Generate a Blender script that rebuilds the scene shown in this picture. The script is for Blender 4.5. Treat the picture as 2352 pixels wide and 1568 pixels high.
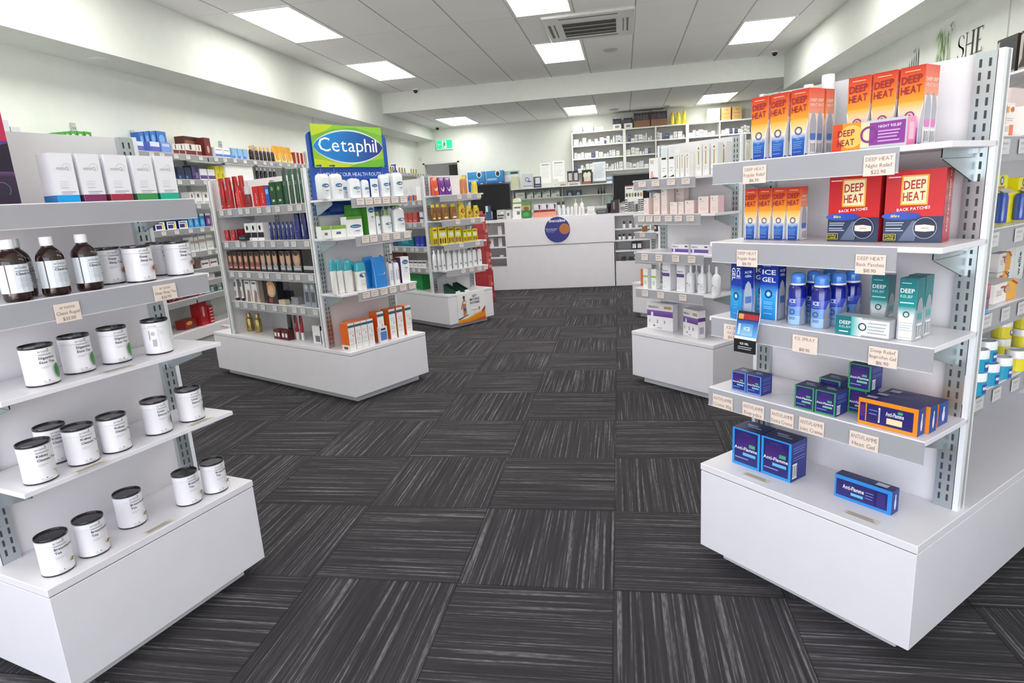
import bpy, math, random
from mathutils import Vector, Matrix
for _o in list(bpy.data.objects): bpy.data.objects.remove(_o, do_unlink=True)
SC = bpy.context.scene
COL = SC.collection
PI = math.pi
# ---------------------------------------------------------------- camera, light, exposure
def cam_setup():
    yaw, pit, rol, focal, eye = -0.185655, -0.224735, -0.064191, 1436.908, 1.2006
    f = Vector((math.sin(yaw)*math.cos(pit), math.cos(yaw)*math.cos(pit), math.sin(pit)))
    r0 = Vector((math.cos(yaw), -math.sin(yaw), 0)); u0 = r0.cross(f)
    r = r0*math.cos(rol)+u0*math.sin(rol); u = -r0*math.sin(rol)+u0*math.cos(rol)
    cd = bpy.data.cameras.new('camera'); co = bpy.data.objects.new('camera', cd); COL.objects.link(co)
    m = Matrix(((r.x, u.x, -f.x, 0), (r.y, u.y, -f.y, 0), (r.z, u.z, -f.z, eye), (0, 0, 0, 1)))
    co.matrix_world = m
    cd.sensor_width = 36; cd.lens = focal/2352*36; cd.clip_start = .05; cd.clip_end = 60
    SC.camera = co
cam_setup()
W = bpy.data.worlds.new('world'); SC.world = W; W.use_nodes = True
def daylight():        # overcast sky above the horizon, added glow below it to lift ceiling and undersides
    nt = W.node_tree; bg = nt.nodes['Background']; tc = nt.nodes.new('ShaderNodeTexCoord'); sp = nt.nodes.new('ShaderNodeSeparateXYZ'); rp = nt.nodes.new('ShaderNodeValToRGB')
    mr = nt.nodes.new('ShaderNodeMapRange'); mr.inputs[1].default_value = -1; mr.inputs[2].default_value = 1
    nt.links.new(tc.outputs['Generated'], sp.inputs[0]); nt.links.new(sp.outputs[2], mr.inputs[0]); nt.links.new(mr.outputs[0], rp.inputs[0]); nt.links.new(rp.outputs[0], bg.inputs[0])
    rp.color_ramp.elements[0].position = .47; rp.color_ramp.elements[0].color = (.95, .93, .93, 1)
    rp.color_ramp.elements[1].position = .53; rp.color_ramp.elements[1].color = (.44, .47, .54, 1)
    bg.inputs[1].default_value = 3.8
daylight()
PANEL_LIGHT = 5.8                                                   # ceiling light panels
vs = SC.view_settings
vs.view_transform = 'Standard'; vs.look = 'None'; vs.gamma = 1; vs.use_curve_mapping = False
vs.exposure = 1.08
# the shop front behind the camera is a glazed opening: guide sky sampling through it
pl = bpy.data.lights.new('shop_front_daylight', 'AREA'); pl.shape = 'RECTANGLE'; pl.size = 5.6; pl.size_y = 2.5
pl.cycles.is_portal = True
po = bpy.data.objects.new('shop_front_daylight', pl); COL.objects.link(po)
po.location = (-.75, -2.42, 1.3); po.rotation_euler = (PI/2, 0, 0)
# ---------------------------------------------------------------- materials
def lin(c): return c/12.92 if c <= .04045 else ((c+.055)/1.055)**2.4
def hx(s):
    if not isinstance(s, str): return s
    return tuple(lin(int(s[i:i+2], 16)/255) for i in (0, 2, 4))
def mat(name, rough=.5, metal=0., attr=True, col=None, coat=0., bump=0., emis=None, alpha=None, trans=0.):
    m = bpy.data.materials.new(name); m.use_nodes = True; nt = m.node_tree; b = nt.nodes['Principled BSDF']
    b.inputs['Roughness'].default_value = rough; b.inputs['Metallic'].default_value = metal
    if coat: b.inputs['Coat Weight'].default_value = coat
    if trans: b.inputs['Transmission Weight'].default_value = trans
    if emis:
        b.inputs['Emission Color'].default_value = (*hx(emis[0]), 1); b.inputs['Emission Strength'].default_value = emis[1]
    src = None
    if attr:
        a = nt.nodes.new('ShaderNodeVertexColor'); a.layer_name = 'Col'; src = a.outputs['Color']
    else:
        c = nt.nodes.new('ShaderNodeRGB'); c.outputs[0].default_value = (*hx(col), 1); src = c.outputs[0]
    # gentle procedural unevenness on every surface
    tc = nt.nodes.new('ShaderNodeTexCoord'); nz = nt.nodes.new('ShaderNodeTexNoise')
    nz.inputs['Scale'].default_value = 9; nz.inputs['Detail'].default_value = 3
    nt.links.new(tc.outputs['Object'], nz.inputs['Vector'])
    mr = nt.nodes.new('ShaderNodeMapRange'); mr.inputs['To Min'].default_value = .965; mr.inputs['To Max'].default_value = 1.035
    nt.links.new(nz.outputs['Fac'], mr.inputs['Value'])
    mx = nt.nodes.new('ShaderNodeVectorMath'); mx.operation = 'SCALE'
    nt.links.new(src, mx.inputs[0]); nt.links.new(mr.outputs[0], mx.inputs['Scale'])
    nt.links.new(mx.outputs[0], b.inputs['Base Color'])
    if bump:
        bp = nt.nodes.new('ShaderNodeBump'); bp.inputs['Strength'].default_value = bump; bp.inputs['Distance'].default_value = .002
        n2 = nt.nodes.new('ShaderNodeTexNoise'); n2.inputs['Scale'].default_value = 90
        nt.links.new(tc.outputs['Object'], n2.inputs['Vector']); nt.links.new(n2.outputs['Fac'], bp.inputs['Height'])
        nt.links.new(bp.outputs[0], b.inputs['Normal'])
    return m
MT = dict(
    card=mat('printed_card', .38), gloss=mat('gloss_plastic', .18, coat=.3), matte=mat('matte_surface', .75),
    lam=mat('white_laminate', .33, bump=.03), metal=mat('galvanised_metal', .38, .85), wall=mat('painted_plaster', .8, bump=.15),
    gold=mat('gold_metal', .22, .9), clear=mat('clear_plastic', .15, trans=.75),
    glow=mat('lit_panel', .4, attr=False, col='ffffff', emis=('fffdf6', PANEL_LIGHT)),
    exit=mat('lit_exit_sign', .4, attr=False, col='18a060', emis=('19b878', .9)))
def carpet():
    m = bpy.data.materials.new('striped_carpet_tiles'); m.use_nodes = True; nt = m.node_tree; N = nt.nodes; L = nt.links
    b = N['Principled BSDF']; b.inputs['Roughness'].default_value = .95; b.inputs['Specular IOR Level'].default_value = .2
    def math_(op, a, c=None, d=None):
        n = N.new('ShaderNodeMath'); n.operation = op
        for i, v in enumerate((a, c, d)):
            if v is None: continue
            if hasattr(v, 'links'): L.new(v, n.inputs[i])
            else: n.inputs[i].default_value = v
        return n.outputs[0]
    tc = N.new('ShaderNodeTexCoord'); mp = N.new('ShaderNodeMapping'); mp.vector_type = 'TEXTURE'
    mp.inputs['Location'].default_value = (-0.0536, 1.6663, 0); mp.inputs['Rotation'].default_value = (0, 0, 0.00687)
    mp.inputs['Scale'].default_value = (.4812, .4812, .4812)
    L.new(tc.outputs['Object'], mp.inputs['Vector']); sx = N.new('ShaderNodeSeparateXYZ'); L.new(mp.outputs[0], sx.inputs[0])
    X, Y = sx.outputs[0], sx.outputs[1]
    ix, iy = math_('FLOOR', X), math_('FLOOR', Y)
    par = math_('FLOORED_MODULO', math_('ADD', ix, iy), 2)
    fx, fy = math_('SUBTRACT', X, ix), math_('SUBTRACT', Y, iy)
    inv = math_('SUBTRACT', 1, par)
    across = math_('ADD', math_('MULTIPLY', fx, par), math_('MULTIPLY', fy, inv))
    along = math_('ADD', math_('MULTIPLY', fy, par), math_('MULTIPLY', fx, inv))
    seed = math_('ADD', math_('MULTIPLY', ix, 7.31), math_('MULTIPLY', iy, 13.7))
    def noise(fa, fl, off, det=2):
        cb = N.new('ShaderNodeCombineXYZ'); L.new(math_('MULTIPLY', across, fa), cb.inputs[0]); L.new(math_('MULTIPLY', along, fl), cb.inputs[1])
        L.new(math_('ADD', seed, off), cb.inputs[2]); n = N.new('ShaderNodeTexNoise'); n.inputs['Scale'].default_value = 1; n.inputs['Detail'].default_value = det
        L.new(cb.outputs[0], n.inputs['Vector']); return n.outputs['Fac']
    n1 = noise(70, .9, 0, 4); n2 = noise(100, 14, 40, 3); n3 = noise(26, .6, 80)
    def mrange(v, a, c, d, e):
        n = N.new('ShaderNodeMapRange'); L.new(v, n.inputs[0])
        for i, k in zip((1, 2, 3, 4), (a, c, d, e)): n.inputs[i].default_value = k
        return n.outputs[0]
    st = math_('MULTIPLY', mrange(n1, .545, .66, 0, 1), mrange(n2, .36, .6, .3, 1))
    st = math_('ADD', st, math_('MULTIPLY', mrange(n3, .45, .65, 0, .14), mrange(n2, .3, .7, .3, 1)))
    dk = mrange(n1, .3, .5, .72, 1.08)
    # joints between tiles
    ex = math_('MINIMUM', math_('MINIMUM', fx, math_('SUBTRACT', 1, fx)), math_('MINIMUM', fy, math_('SUBTRACT', 1, fy)))
    jo = mrange(ex, 0, .008, .45, 1)
    mx = N.new('ShaderNodeMix'); mx.data_type = 'RGBA'; L.new(st, mx.inputs[0])
    mx.inputs[6].default_value = (.040, .037, .041, 1); mx.inputs[7].default_value = (.17, .16, .17, 1)
    vm = N.new('ShaderNodeVectorMath'); vm.operation = 'SCALE'; L.new(mx.outputs[2], vm.inputs[0]); L.new(math_('MULTIPLY', dk, jo), vm.inputs['Scale'])
    L.new(vm.outputs[0], b.inputs['Base Color'])
    bp = N.new('ShaderNodeBump'); bp.inputs['Strength'].default_value = .5; bp.inputs['Distance'].default_value = .003
    L.new(math_('ADD', n1, n2), bp.inputs['Height']); L.new(bp.outputs[0], b.inputs['Normal'])
    return m
def ceiling_mat(x0, y0):
    m = bpy.data.materials.new('ceiling_tiles'); m.use_nodes = True; nt = m.node_tree; N = nt.nodes; L = nt.links
    b = N['Principled BSDF']; b.inputs['Roughness'].default_value = .85
    tc = N.new('ShaderNodeTexCoord'); sx = N.new('ShaderNodeSeparateXYZ'); L.new(tc.outputs['Object'], sx.inputs[0])
    def m_(op, a, c):
        n = N.new('ShaderNodeMath'); n.operation = op
        for i, v in enumerate((a, c)):
            if hasattr(v, 'links'): L.new(v, n.inputs[i])
            else: n.inputs[i].default_value = v
        return n.outputs[0]
    def edge(o, s, off):
        f = m_('FLOORED_MODULO', m_('SUBTRACT', o, off), s); return m_('MINIMUM', f, m_('SUBTRACT', s, f))
    ex, ey = edge(sx.outputs[0], .6, x0), edge(sx.outputs[1], 1.2, y0)
    lx = m_('LESS_THAN', ex, .008); ly = m_('MULTIPLY', m_('LESS_THAN', ey, .005), .35)
    ln = m_('MAXIMUM', lx, ly)
    mx = N.new('ShaderNodeMix'); mx.data_type = 'RGBA'; L.new(ln, mx.inputs[0])
    mx.inputs[6].default_value = (.92, .92, .89, 1); mx.inputs[7].default_value = (.50, .50, .48, 1)
    nz = N.new('ShaderNodeTexNoise'); nz.inputs['Scale'].default_value = 1.3; L.new(tc.outputs['Object'], nz.inputs['Vector'])
    mr = N.new('ShaderNodeMapRange'); mr.inputs[3].default_value = .96; mr.inputs[4].default_value = 1.04; L.new(nz.outputs['Fac'], mr.inputs[0])
    vm = N.new('ShaderNodeVectorMath'); vm.operation = 'SCALE'; L.new(mx.outputs[2], vm.inputs[0]); L.new(mr.outputs[0], vm.inputs['Scale'])
    L.new(vm.outputs[0], b.inputs['Base Color'])
    return m
# ---------------------------------------------------------------- glyphs (built-in font, one mesh outline per character)
GL = {}
def make_glyphs():
    chars = [chr(c) for c in range(33, 127)]
    obs = []
    for bold in (0, 1):
        for ch in chars:
            cu = bpy.data.curves.new('g', 'FONT'); cu.body = ch; cu.size = 1; cu.resolution_u = 2; cu.offset = .018 if bold else 0
            o = bpy.data.objects.new('g', cu); COL.objects.link(o); obs.append((bold, ch, o))
    dg = bpy.context.evaluated_depsgraph_get()
    for bold, ch, o in obs:
        me = bpy.data.meshes.new_from_object(o.evaluated_get(dg))
        vv = [(v.co.x, v.co.y) for v in me.vertices]; ff = [tuple(p.vertices) for p in me.polygons]
        x0 = min([v[0] for v in vv] or [0]); x1 = max([v[0] for v in vv] or [.3])
        GL[(bold, ch)] = ([(a-x0, b) for a, b in vv], ff, x1-x0)
        bpy.data.meshes.remove(me)
    for bold, ch, o in obs:
        cu = o.data; bpy.data.objects.remove(o); bpy.data.curves.remove(cu)
make_glyphs()
def text_width(s, bold): return sum((.30 if c == ' ' else GL[(bold, c)][2]+.075) for c in s)-.075
# ---------------------------------------------------------------- mesh builder with painted faces
class MB:
    def __init__(s): s.v = []; s.f = []; s.c = []; s.m = []; s.s = []
    def face(s, idx, cols, m, smooth=False):
        s.f.append(idx); s.c.append(cols); s.m.append(m); s.s.append(smooth)
    def poly(s, pts, col, m='card', smooth=False):
        b = len(s.v); s.v += [tuple(p) for p in pts]
        cols = [hx(c) for c in col] if isinstance(col, list) else [hx(col)]*len(pts)
        s.face(tuple(range(b, b+len(pts))), cols, m, smooth)
    def box(s, x0, y0, z0, x1, y1, z1, col, m='card', top=None, side=None, bev=0):
        c = hx(col); t = hx(top) if top else c; sd = hx(side) if side else c
        if bev:
            e = bev
            P = [(x0, y0+e), (x0+e, y0), (x1-e, y0), (x1, y0+e), (x1, y1-e), (x1-e, y1), (x0+e, y1), (x0, y1-e)]
            def ring(z, k):
                cx, cy = (x0+x1)/2, (y0+y1)/2
                b = len(s.v)
                for a, d in P: s.v.append((a+(k if a < cx else -k), d+(k if d < cy else -k), z))
                return b
            r = [ring(z0, e), ring(z0+e, 0), ring(z1-e, 0), ring(z1, e)]
            for a, d in zip(r, r[1:]):
                for i in range(8):
                    j = (i+1) % 8; s.face((a+i, a+j, d+j, d+i), [c]*4, m)
            s.face(tuple(r[3]+i for i in range(8)), [t]*8, m); s.face(tuple(r[0]+7-i for i in range(8)), [c]*8, m)
            return
        b = len(s.v)
        s.v += [(x0, y0, z0), (x1, y0, z0), (x1, y1, z0), (x0, y1, z0), (x0, y0, z1), (x1, y0, z1), (x1, y1, z1), (x0, y1, z1)]
        for q, k in (((0, 1, 5, 4), c), ((1, 2, 6, 5), sd), ((2, 3, 7, 6), c), ((3, 0, 4, 7), sd), ((4, 5, 6, 7), t), ((3, 2, 1, 0), c)):
            s.face(tuple(b+i for i in q), [k]*4, m)
    def bar(s, p, q, r, col, m='card', seg=8):
        p, q = Vector(p), Vector(q); d = (q-p).normalized(); a = d.orthogonal().normalized(); e = d.cross(a); b = len(s.v); c = hx(col)
        for o in (p, q):
            for i in range(seg):
                t = 2*PI*i/seg; s.v.append(tuple(o+a*r*math.cos(t)+e*r*math.sin(t)))
        for i in range(seg):
            j = (i+1) % seg; s.face((b+i, b+j, b+seg+j, b+seg+i), [c]*4, m, True)
        s.face(tuple(b+seg-1-i for i in range(seg)), [c]*seg, m); s.face(tuple(b+seg+i for i in range(seg)), [c]*seg, m)
    def loft(s, prof, col='ffffff', m='gloss', seg=24, ex=2., cx=0, cy=0, smooth=True):
        # prof: (rx, ry, z[, colour]) rings; superellipse exponent ex
        rings = []
        for pr in prof:
            rx, ry, z = pr[:3]; b = len(s.v)
            for i in range(seg):
                t = 2*PI*(i+.5)/seg; ct, st = math.cos(t), math.sin(t)
                s.v.append((cx+rx*math.copysign(abs(ct)**(2/ex), ct), cy+ry*math.copysign(abs(st)**(2/ex), st), z))
            rings.append((b, hx(pr[3]) if len(pr) > 3 else hx(col)))
        for (a, ca), (d, cd) in zip(rings, rings[1:]):
            for i in range(seg):
                j = (i+1) % seg; s.face((a+i, a+j, d+j, d+i), [cd]*4, m, smooth)
        s.face(tuple(rings[0][0]+seg-1-i for i in range(seg)), [rings[0][1]]*seg, m)
        s.face(tuple(rings[-1][0]+i for i in range(seg)), [rings[-1][1]]*seg, m)
    def sphere(s, c, r, col, m='gloss', sz=1., seg=16):
        pr = []
        for i in range(9):
            t = -PI/2+PI*i/8; pr.append((max(r*math.cos(t), 1e-4), max(r*math.cos(t), 1e-4), c[2]+r*sz*math.sin(t)))
        s.loft(pr, col, m, seg, 2, c[0], c[1])
    def build(s, name, parent=None, sharp=True, loc=None, rz=0.):
        me = bpy.data.meshes.new(name); me.from_pydata(s.v, [], s.f)
        ks = sorted(set(s.m)); [me.materials.append(MT[k]) for k in ks]
        ix = {k: i for i, k in enumerate(ks)}
        me.polygons.foreach_set('material_index', [ix[k] for k in s.m]); me.polygons.foreach_set('use_smooth', s.s)
        ca = me.color_attributes.new('Col', 'FLOAT_COLOR', 'CORNER'); fl = []
        for p, cs in zip(me.polygons, s.c):
            for c in cs: fl += [c[0], c[1], c[2], 1.]
        ca.data.foreach_set('color', fl)
        if sharp and any(s.s): me.set_sharp_from_angle(angle=math.radians(38))
        me.update()
        o = bpy.data.objects.new(name, me); COL.objects.link(o)
        if parent: o.parent = parent
        if loc is not None: o.location = loc
        if rz: o.rotation_euler = (0, 0, rz)
        return o
class Pt:
    """draws flat print (rectangles, ellipses, lettering) on a surface given by fn(u,v)->point, u,v in 0..1; w,h its size"""
    def __init__(s, mb, fn, w, h, m='card', lift=.00025, curved=False):
        s.mb, s.fn, s.w, s.h, s.m, s.k, s.lift, s.cv = mb, fn, w, h, m, 1, lift, curved
    def p(s, u, v): return s.fn(u, v, s.k*s.lift)
    def rect(s, u0, v0, u1, v1, c, c2=None, horiz=False):
        n = 10 if s.cv else 1
        a, b = hx(c), hx(c2 or c)
        for i in range(n):
            ua, ub = u0+(u1-u0)*i/n, u0+(u1-u0)*(i+1)/n
            if horiz:
                k1, k2 = i/n, (i+1)/n; ca = tuple(a[q]*(1-k1)+b[q]*k1 for q in range(3)); cb = tuple(a[q]*(1-k2)+b[q]*k2 for q in range(3))
                s.mb.poly([s.p(ua, v0), s.p(ub, v0), s.p(ub, v1), s.p(ua, v1)], [ca, cb, cb, ca], s.m)
            else: s.mb.poly([s.p(ua, v0), s.p(ub, v0), s.p(ub, v1), s.p(ua, v1)], [a, a, b, b], s.m)   # c at bottom, c2 at top
        s.k += 1
    def poly(s, pts, c):
        s.mb.poly([s.p(*q) for q in pts], c, s.m); s.k += 1
    def ell(s, u, v, ru, rv, c, n=20, c2=None):
        a, b = hx(c), hx(c2 or c)
        cols = []; pts = []
        for i in range(n):
            t = 2*PI*i/n; pts.append(s.p(u+ru*math.cos(t), v+rv*math.sin(t))); k = (1+math.cos(t))/2
            cols.append(tuple(a[q]*(1-k)+b[q]*k for q in range(3)))
        s.mb.poly(pts, cols, s.m); s.k += 1
    def circ(s, u, v, r, c): s.ell(u, v, r/s.w, r/s.h, c)
    def ring(s, u, v, r, t, c, n=24, a0=0, a1=2*PI):
        for i in range(n):
            a, b = a0+(a1-a0)*i/n, a0+(a1-a0)*(i+1)/n
            q = [(u+(r*math.cos(x))/s.w, v+(r*math.sin(x))/s.h) for x in (a, b)]; w = [(u+((r-t)*math.cos(x))/s.w, v+((r-t)*math.sin(x))/s.h) for x in (b, a)]
            s.mb.poly([s.p(*z) for z in q+w], c, s.m)
        s.k += 1
    def text(s, t, u, v, size, c, bold=0, al='l', sx=1., shear=0., fit=None, rot=0., slope=0.):
        """size = letter size in metres; u,v = baseline start (l), centre (c) or end (r)"""
        tw = text_width(t, bold)*size*sx
        if fit and tw > 0: sx *= fit*s.w/tw; tw = fit*s.w
        x = 0 if al == 'l' else (-tw/2 if al == 'c' else -tw)
        cr, sr = math.cos(rot), math.sin(rot); c = hx(c)
        for ch in t:
            if ch == ' ': x += .30*size*sx; continue
            vv, ff, gw = GL[(bold, ch)]; b = len(s.mb.v)
            for a, d in vv:
                X, Y = x+a*size*sx+d*size*shear, d*size+slope*(x+a*size*sx)
                s.mb.v.append(tuple(s.p(u+(X*cr-Y*sr)/s.w, v+(X*sr+Y*cr)/s.h)))
            for f in ff: s.mb.face(tuple(b+i for i in f), [c]*len(f), s.m)
            x += (gw+.075)*size*sx
        s.k += 1
def front(w, h, y=0., x0=None, z0=0.):
    x0 = -w/2 if x0 is None else x0
    return lambda u, v, k: (x0+u*w, y-k, z0+v*h)
def left(w, d, h, y0=0.):      # left side seen from the left: u runs back -> front
    return lambda u, v, k: (-w/2-k, y0+d*(1-u), v*h)
def right(w, d, h, y0=0.): return lambda u, v, k: (w/2+k, y0+d*u, v*h)
def topf(w, d, h): return lambda u, v, k: (-w/2+u*w, v*d, h+k)
def cylf(r, h, z0=0., span=PI, cy=0., off=0.):
    return lambda u, v, k: ((r+k)*math.sin((u-.5)*span+off), cy-(r+k)*math.cos((u-.5)*span+off), z0+v*h)
def supf(rx, ry, h, z0=0., ex=4., span=.86):
    def fn(u, v, k):
        x = (u-.5)*2*rx*span; return (x, -ry*(max(0., 1-abs(x/rx)**ex))**(1/ex)-k, z0+v*h)
    return fn
# ---------------------------------------------------------------- things, parts, copies, frames
def tag(o, label, cat, group=None, kind=None):
    o['label'] = label; o['category'] = cat
    if group: o['group'] = group
    if kind: o['kind'] = kind
    return o
def thing(name):
    o = bpy.data.objects.new(name, None); COL.objects.link(o); o.empty_display_size = .05; return o
def copy_tree(o, parent=None):
    c = o.copy(); COL.objects.link(c); c.parent = parent
    for ch in o.children: copy_tree(ch, c)
    return c
class Frame:
    """a wall- or shelf-aligned frame: x to the right, y away from the viewer, z up"""
    def __init__(s, ox, oy, ang):
        s.a = ang; s.ox, s.oy = ox, oy
        s.Y = (math.cos(ang), math.sin(ang)); s.X = (math.sin(ang), -math.cos(ang))
    def P(s, x, y, z=0.): return (s.ox+s.X[0]*x+s.Y[0]*y, s.oy+s.X[1]*x+s.Y[1]*y, z)
    def put(s, o, x, y, z, rz=0.):
        o.location = s.P(x, y, z); o.rotation_euler = (0, 0, s.a-PI/2+rz); return o
    def point_at(s, g, x, y):   # this frame's coordinates of a point given in frame g
        p = g.P(x, y); dx, dy = p[0]-s.ox, p[1]-s.oy
        return (dx*s.X[0]+dy*s.X[1], dx*s.Y[0]+dy*s.Y[1])
CACHE = {}
def prod(key, make):
    """first call builds the product, later calls copy it with its parts"""
    if key in CACHE: return copy_tree(CACHE[key])
    CACHE[key] = make(); return CACHE[key]
ORD = ['first', 'second', 'third', 'fourth', 'fifth', 'sixth', 'seventh', 'eighth', 'ninth', 'tenth', 'eleventh', 'twelfth', 'thirteenth',
       'fourteenth', 'fifteenth', 'sixteenth', 'seventeenth', 'eighteenth', 'nineteenth', 'twentieth', 'twenty-first', 'twenty-second']
def nth(i, n):
    if n == 1: return ''
    if n == 2: return ('left-hand ', 'right-hand ')[i]
    if n == 3: return ('leftmost ', 'middle ', 'rightmost ')[i]
    if i == 0: return 'leftmost '
    if i == n-1: return 'rightmost '
    return ORD[i]+' from left '
PREP = ('on', 'at', 'in', 'under', 'above', 'behind', 'beside', 'with')
def row(F, z, y, items, make, key, cat, desc, where, group=None, rz=0., n0=0, ntot=None, hmax=1.):
    """a row of like products on one shelf. items: (x centre, width, height); make(w,h)->object. label = which one + desc + where"""
    if not isinstance(items, list): items = [items]
    n = ntot or len(items); out = []
    ws = sum(i[1] for i in items)/len(items); hs = sum(i[2] for i in items)/len(items)
    same = len(items) > 1 and all(abs(i[1]-ws) < .13*ws and abs(i[2]-hs) < .2*hs for i in items)
    for i, (x, w, h) in enumerate(items):
        if same: w, h = ws, hs
        h = min(h, hmax)
        o = prod((key, round(w, 3), round(h, 3)), lambda: make(w*.97, h))
        F.put(o, x, y, z+.0007, rz)
        lab = (nth(i+n0, n)+desc+('' if desc.endswith(',') or where.split(' ')[0] in PREP else ',')+' '+where).strip()
        tag(o, lab, cat, group or (desc+' '+where if n > 1 else None)); out.append(o)
    return out
# ================================================================ the room
WALLC, CEILZ, REARZ, YB, YS = 'dee2db', 2.971, 2.68, 13.05, 10.25
FL = .045      # floor level
XL, XR, BLX, BRX, BLZ, BRZ = -4.19, 2.71, -3.81, 2.33, 2.454, 2.49
def struct(mb, name):
    o = mb.build(name); o['kind'] = 'structure'; return o
def wallbox(name, *b, col=WALLC):
    m = MB(); m.box(*b, col, 'wall'); return struct(m, name)
m = MB(); m.box(-4.3, -2.5, -.05, 4.2, 13.2, FL, '404040', 'matte'); fl = struct(m, 'floor'); fl.data.materials.clear(); fl.data.materials.append(carpet())
wallbox('wall_left', XL-.12, -2.5, 0, XL, YB+.12, 3.1)
wallbox('wall_right', XR, -2.5, 0, XR+.12, YS, 3.1)
wallbox('wall_right_rear', 4.1, YS+.12, 0, 4.22, YB+.12, 3.1)
wallbox('wall_jog', XR, YS, 0, 4.22, YS+.12, 3.1)
# back wall with the doorway at its left end
m = MB()
m.box(-3.32, YB, 0, 4.22, YB+.12, 3.1, WALLC, 'wall'); m.box(XL, YB, 2.0, -3.32, YB+.12, 3.1, WALLC, 'wall'); m.box(XL, YB, 0, -4.10, YB+.12, 2.0, WALLC, 'wall')
struct(m, 'wall_back')
m = MB(); m.box(-4.8, YB+1.6, 0, -3, YB+1.7, 2.5, '8f8f8c', 'wall'); m.box(-3.10, YB+.12, 0, -3, YB+1.6, 2.5, '8f8f8c', 'wall'); m.box(-4.9, YB+.12, 0, -4.8, YB+1.6, 2.5, '8f8f8c', 'wall')
m.box(-4.9, YB+.12, 2.5, -3, YB+1.7, 2.6, '8f8f8c', 'wall'); m.box(-4.9, YB+.12, -.05, -3, YB+1.7, 0, '3a3a3c', 'matte'); m.box(-3.68, YB+.5, 0, -3.10, YB+1.3, 1.98, '4c4a48', 'wall'); struct(m, 'wall_passage')
m = MB()
for x in (-4.10, -3.36): m.box(x, YB-.012, 0, x+.04, YB+.12, 2.02, 'd8d8d4', 'lam')
m.box(-4.10, YB-.012, 1.99, -3.32, YB+.12, 2.03, 'd8d8d4', 'lam'); struct(m, 'door_1')
# ceilings, step, bulkheads
m = MB(); m.box(-4.3, -2.5, CEILZ, 4.2, YS+.03, CEILZ+.1, 'ffffff', 'wall'); c = struct(m, 'ceiling'); c.data.materials.clear(); c.data.materials.append(ceiling_mat(-3.441, 5.6))
m = MB(); m.box(-4.3, YS+.055, REARZ, 4.22, YB+.12, REARZ+.1, 'ffffff', 'wall'); c2 = struct(m, 'ceiling'); c2.data.materials.clear(); c2.data.materials.append(ceiling_mat(-3.441, 11.5))
m = MB(); m.box(BLX, YS+.001, REARZ-.015, 4.22, YS+.06, 3.1, WALLC, 'wall'); struct(m, 'trim_1')
wallbox('trim_2', XL, -2.5, BLZ, BLX, YB, CEILZ)
wallbox('trim_3', BRX, -2.5, BRZ, XR, YS, CEILZ)
# glazed shop front behind the camera
m = MB()
m.box(-4.31, -2.6, 0, -3.6, -2.5, 3.1, WALLC, 'wall'); m.box(2.1, -2.6, 0, 2.83, -2.5, 3.1, WALLC, 'wall'); m.box(-3.6, -2.6, 2.6, 2.1, -2.5, 3.1, WALLC, 'wall'); struct(m, 'wall_front')
m = MB()
for x in (-3.6, -1.73, .17, 2.06): m.box(x, -2.58, 0, x+.05, -2.52, 2.6, '9a9c9e', 'metal')
m.box(-3.6, -2.58, 0, 2.1, -2.52, .08, '9a9c9e', 'metal'); m.box(-3.6, -2.58, 2.54, 2.1, -2.52, 2.6, '9a9c9e', 'metal'); struct(m, 'window_1')
# panel joints on the side walls
for nm, x, y in (('trim_4', XL, 8.5), ('trim_5', XR-.004, 5.35)):
    m = MB(); m.box(x, y, 0, x+.004, y+.012, BLZ, 'b9bab4', 'wall'); struct(m, nm)
# ---------------------------------------------------------------- ceiling fittings
def light_panel():
    r = thing('ceiling_light'); m = MB(); w, l = .595, 1.195
    for b in ((-w/2, -l/2, w/2, -l/2+.03), (-w/2, l/2-.03, w/2, l/2), (-w/2, -l/2+.03, -w/2+.03, l/2-.03), (w/2-.03, -l/2+.03, w/2, l/2-.03)): m.box(b[0], b[1], -.008, b[2], b[3], 0, 'e8e8e4', 'lam')
    m.build('frame', r); m = MB(); m.box(-w/2+.03, -l/2+.03, -.006, w/2-.03, l/2-.03, -.001, 'ffffff', 'glow'); d = m.build('diffuser', r); d['label'] = 'lit white diffuser'
    return r
LTS = [(-3.141, 6.2, 0, 'over the left aisle, nearest the camera'), (-3.141, 8.6, 0, 'over the left aisle, just before the ceiling step'), (-.741, 6.2, 0, 'in the middle, in front of the air conditioner'),
       (-.741, 8.6, 0, 'in the middle, just behind the air conditioner'), (1.659, 8.6, 0, 'over the right aisle beside the right bulkhead'),
       (-3.04, 12.1, 1, 'in the rear ceiling above the green exit sign'), (-.72, 12.1, 1, 'in the rear ceiling, middle, above the back wall'), (1.64, 12.1, 1, 'in the rear ceiling above the yellow bottles, right'),
       (1.659, 6.2, 0, None), (1.659, 3.8, 0, None), (-3.141, 3.8, 0, None), (-.741, 3.8, 0, None), (-3.141, 1.4, 0, None)]  # unseen panels assumed along the grid; near right one added to brighten gondola bases
for x, y, rear, lab in LTS:
    o = prod('light', light_panel); o.location = (x, y, REARZ if rear else CEILZ)
    tag(o, ('square white LED panel light '+lab) if lab else 'assumed white LED panel light overhead, out of view above the camera', 'ceiling light', 'LED panel lights')
r = thing('air_conditioner'); m = MB(); X0, X1, Y0, Y1 = -.475, .475, -.53, .53
m.box(X0, Y0, -.03, X1, Y1, 0, 'd6d6d2', 'lam', bev=.01); m.build('panel', r)
m = MB(); m.box(-.28, -.24, -.036, .28, .30, -.0305, '4a4744', 'matte'); g = m.build('intake_grille', r); g['label'] = 'dark grey intake grille'
m = MB()
for k in range(3): m.box(-.28, -.12+k*.16, -.040, .28, -.105+k*.16, -.036, '9a9894', 'lam')
m.build('louvre', g)
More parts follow.
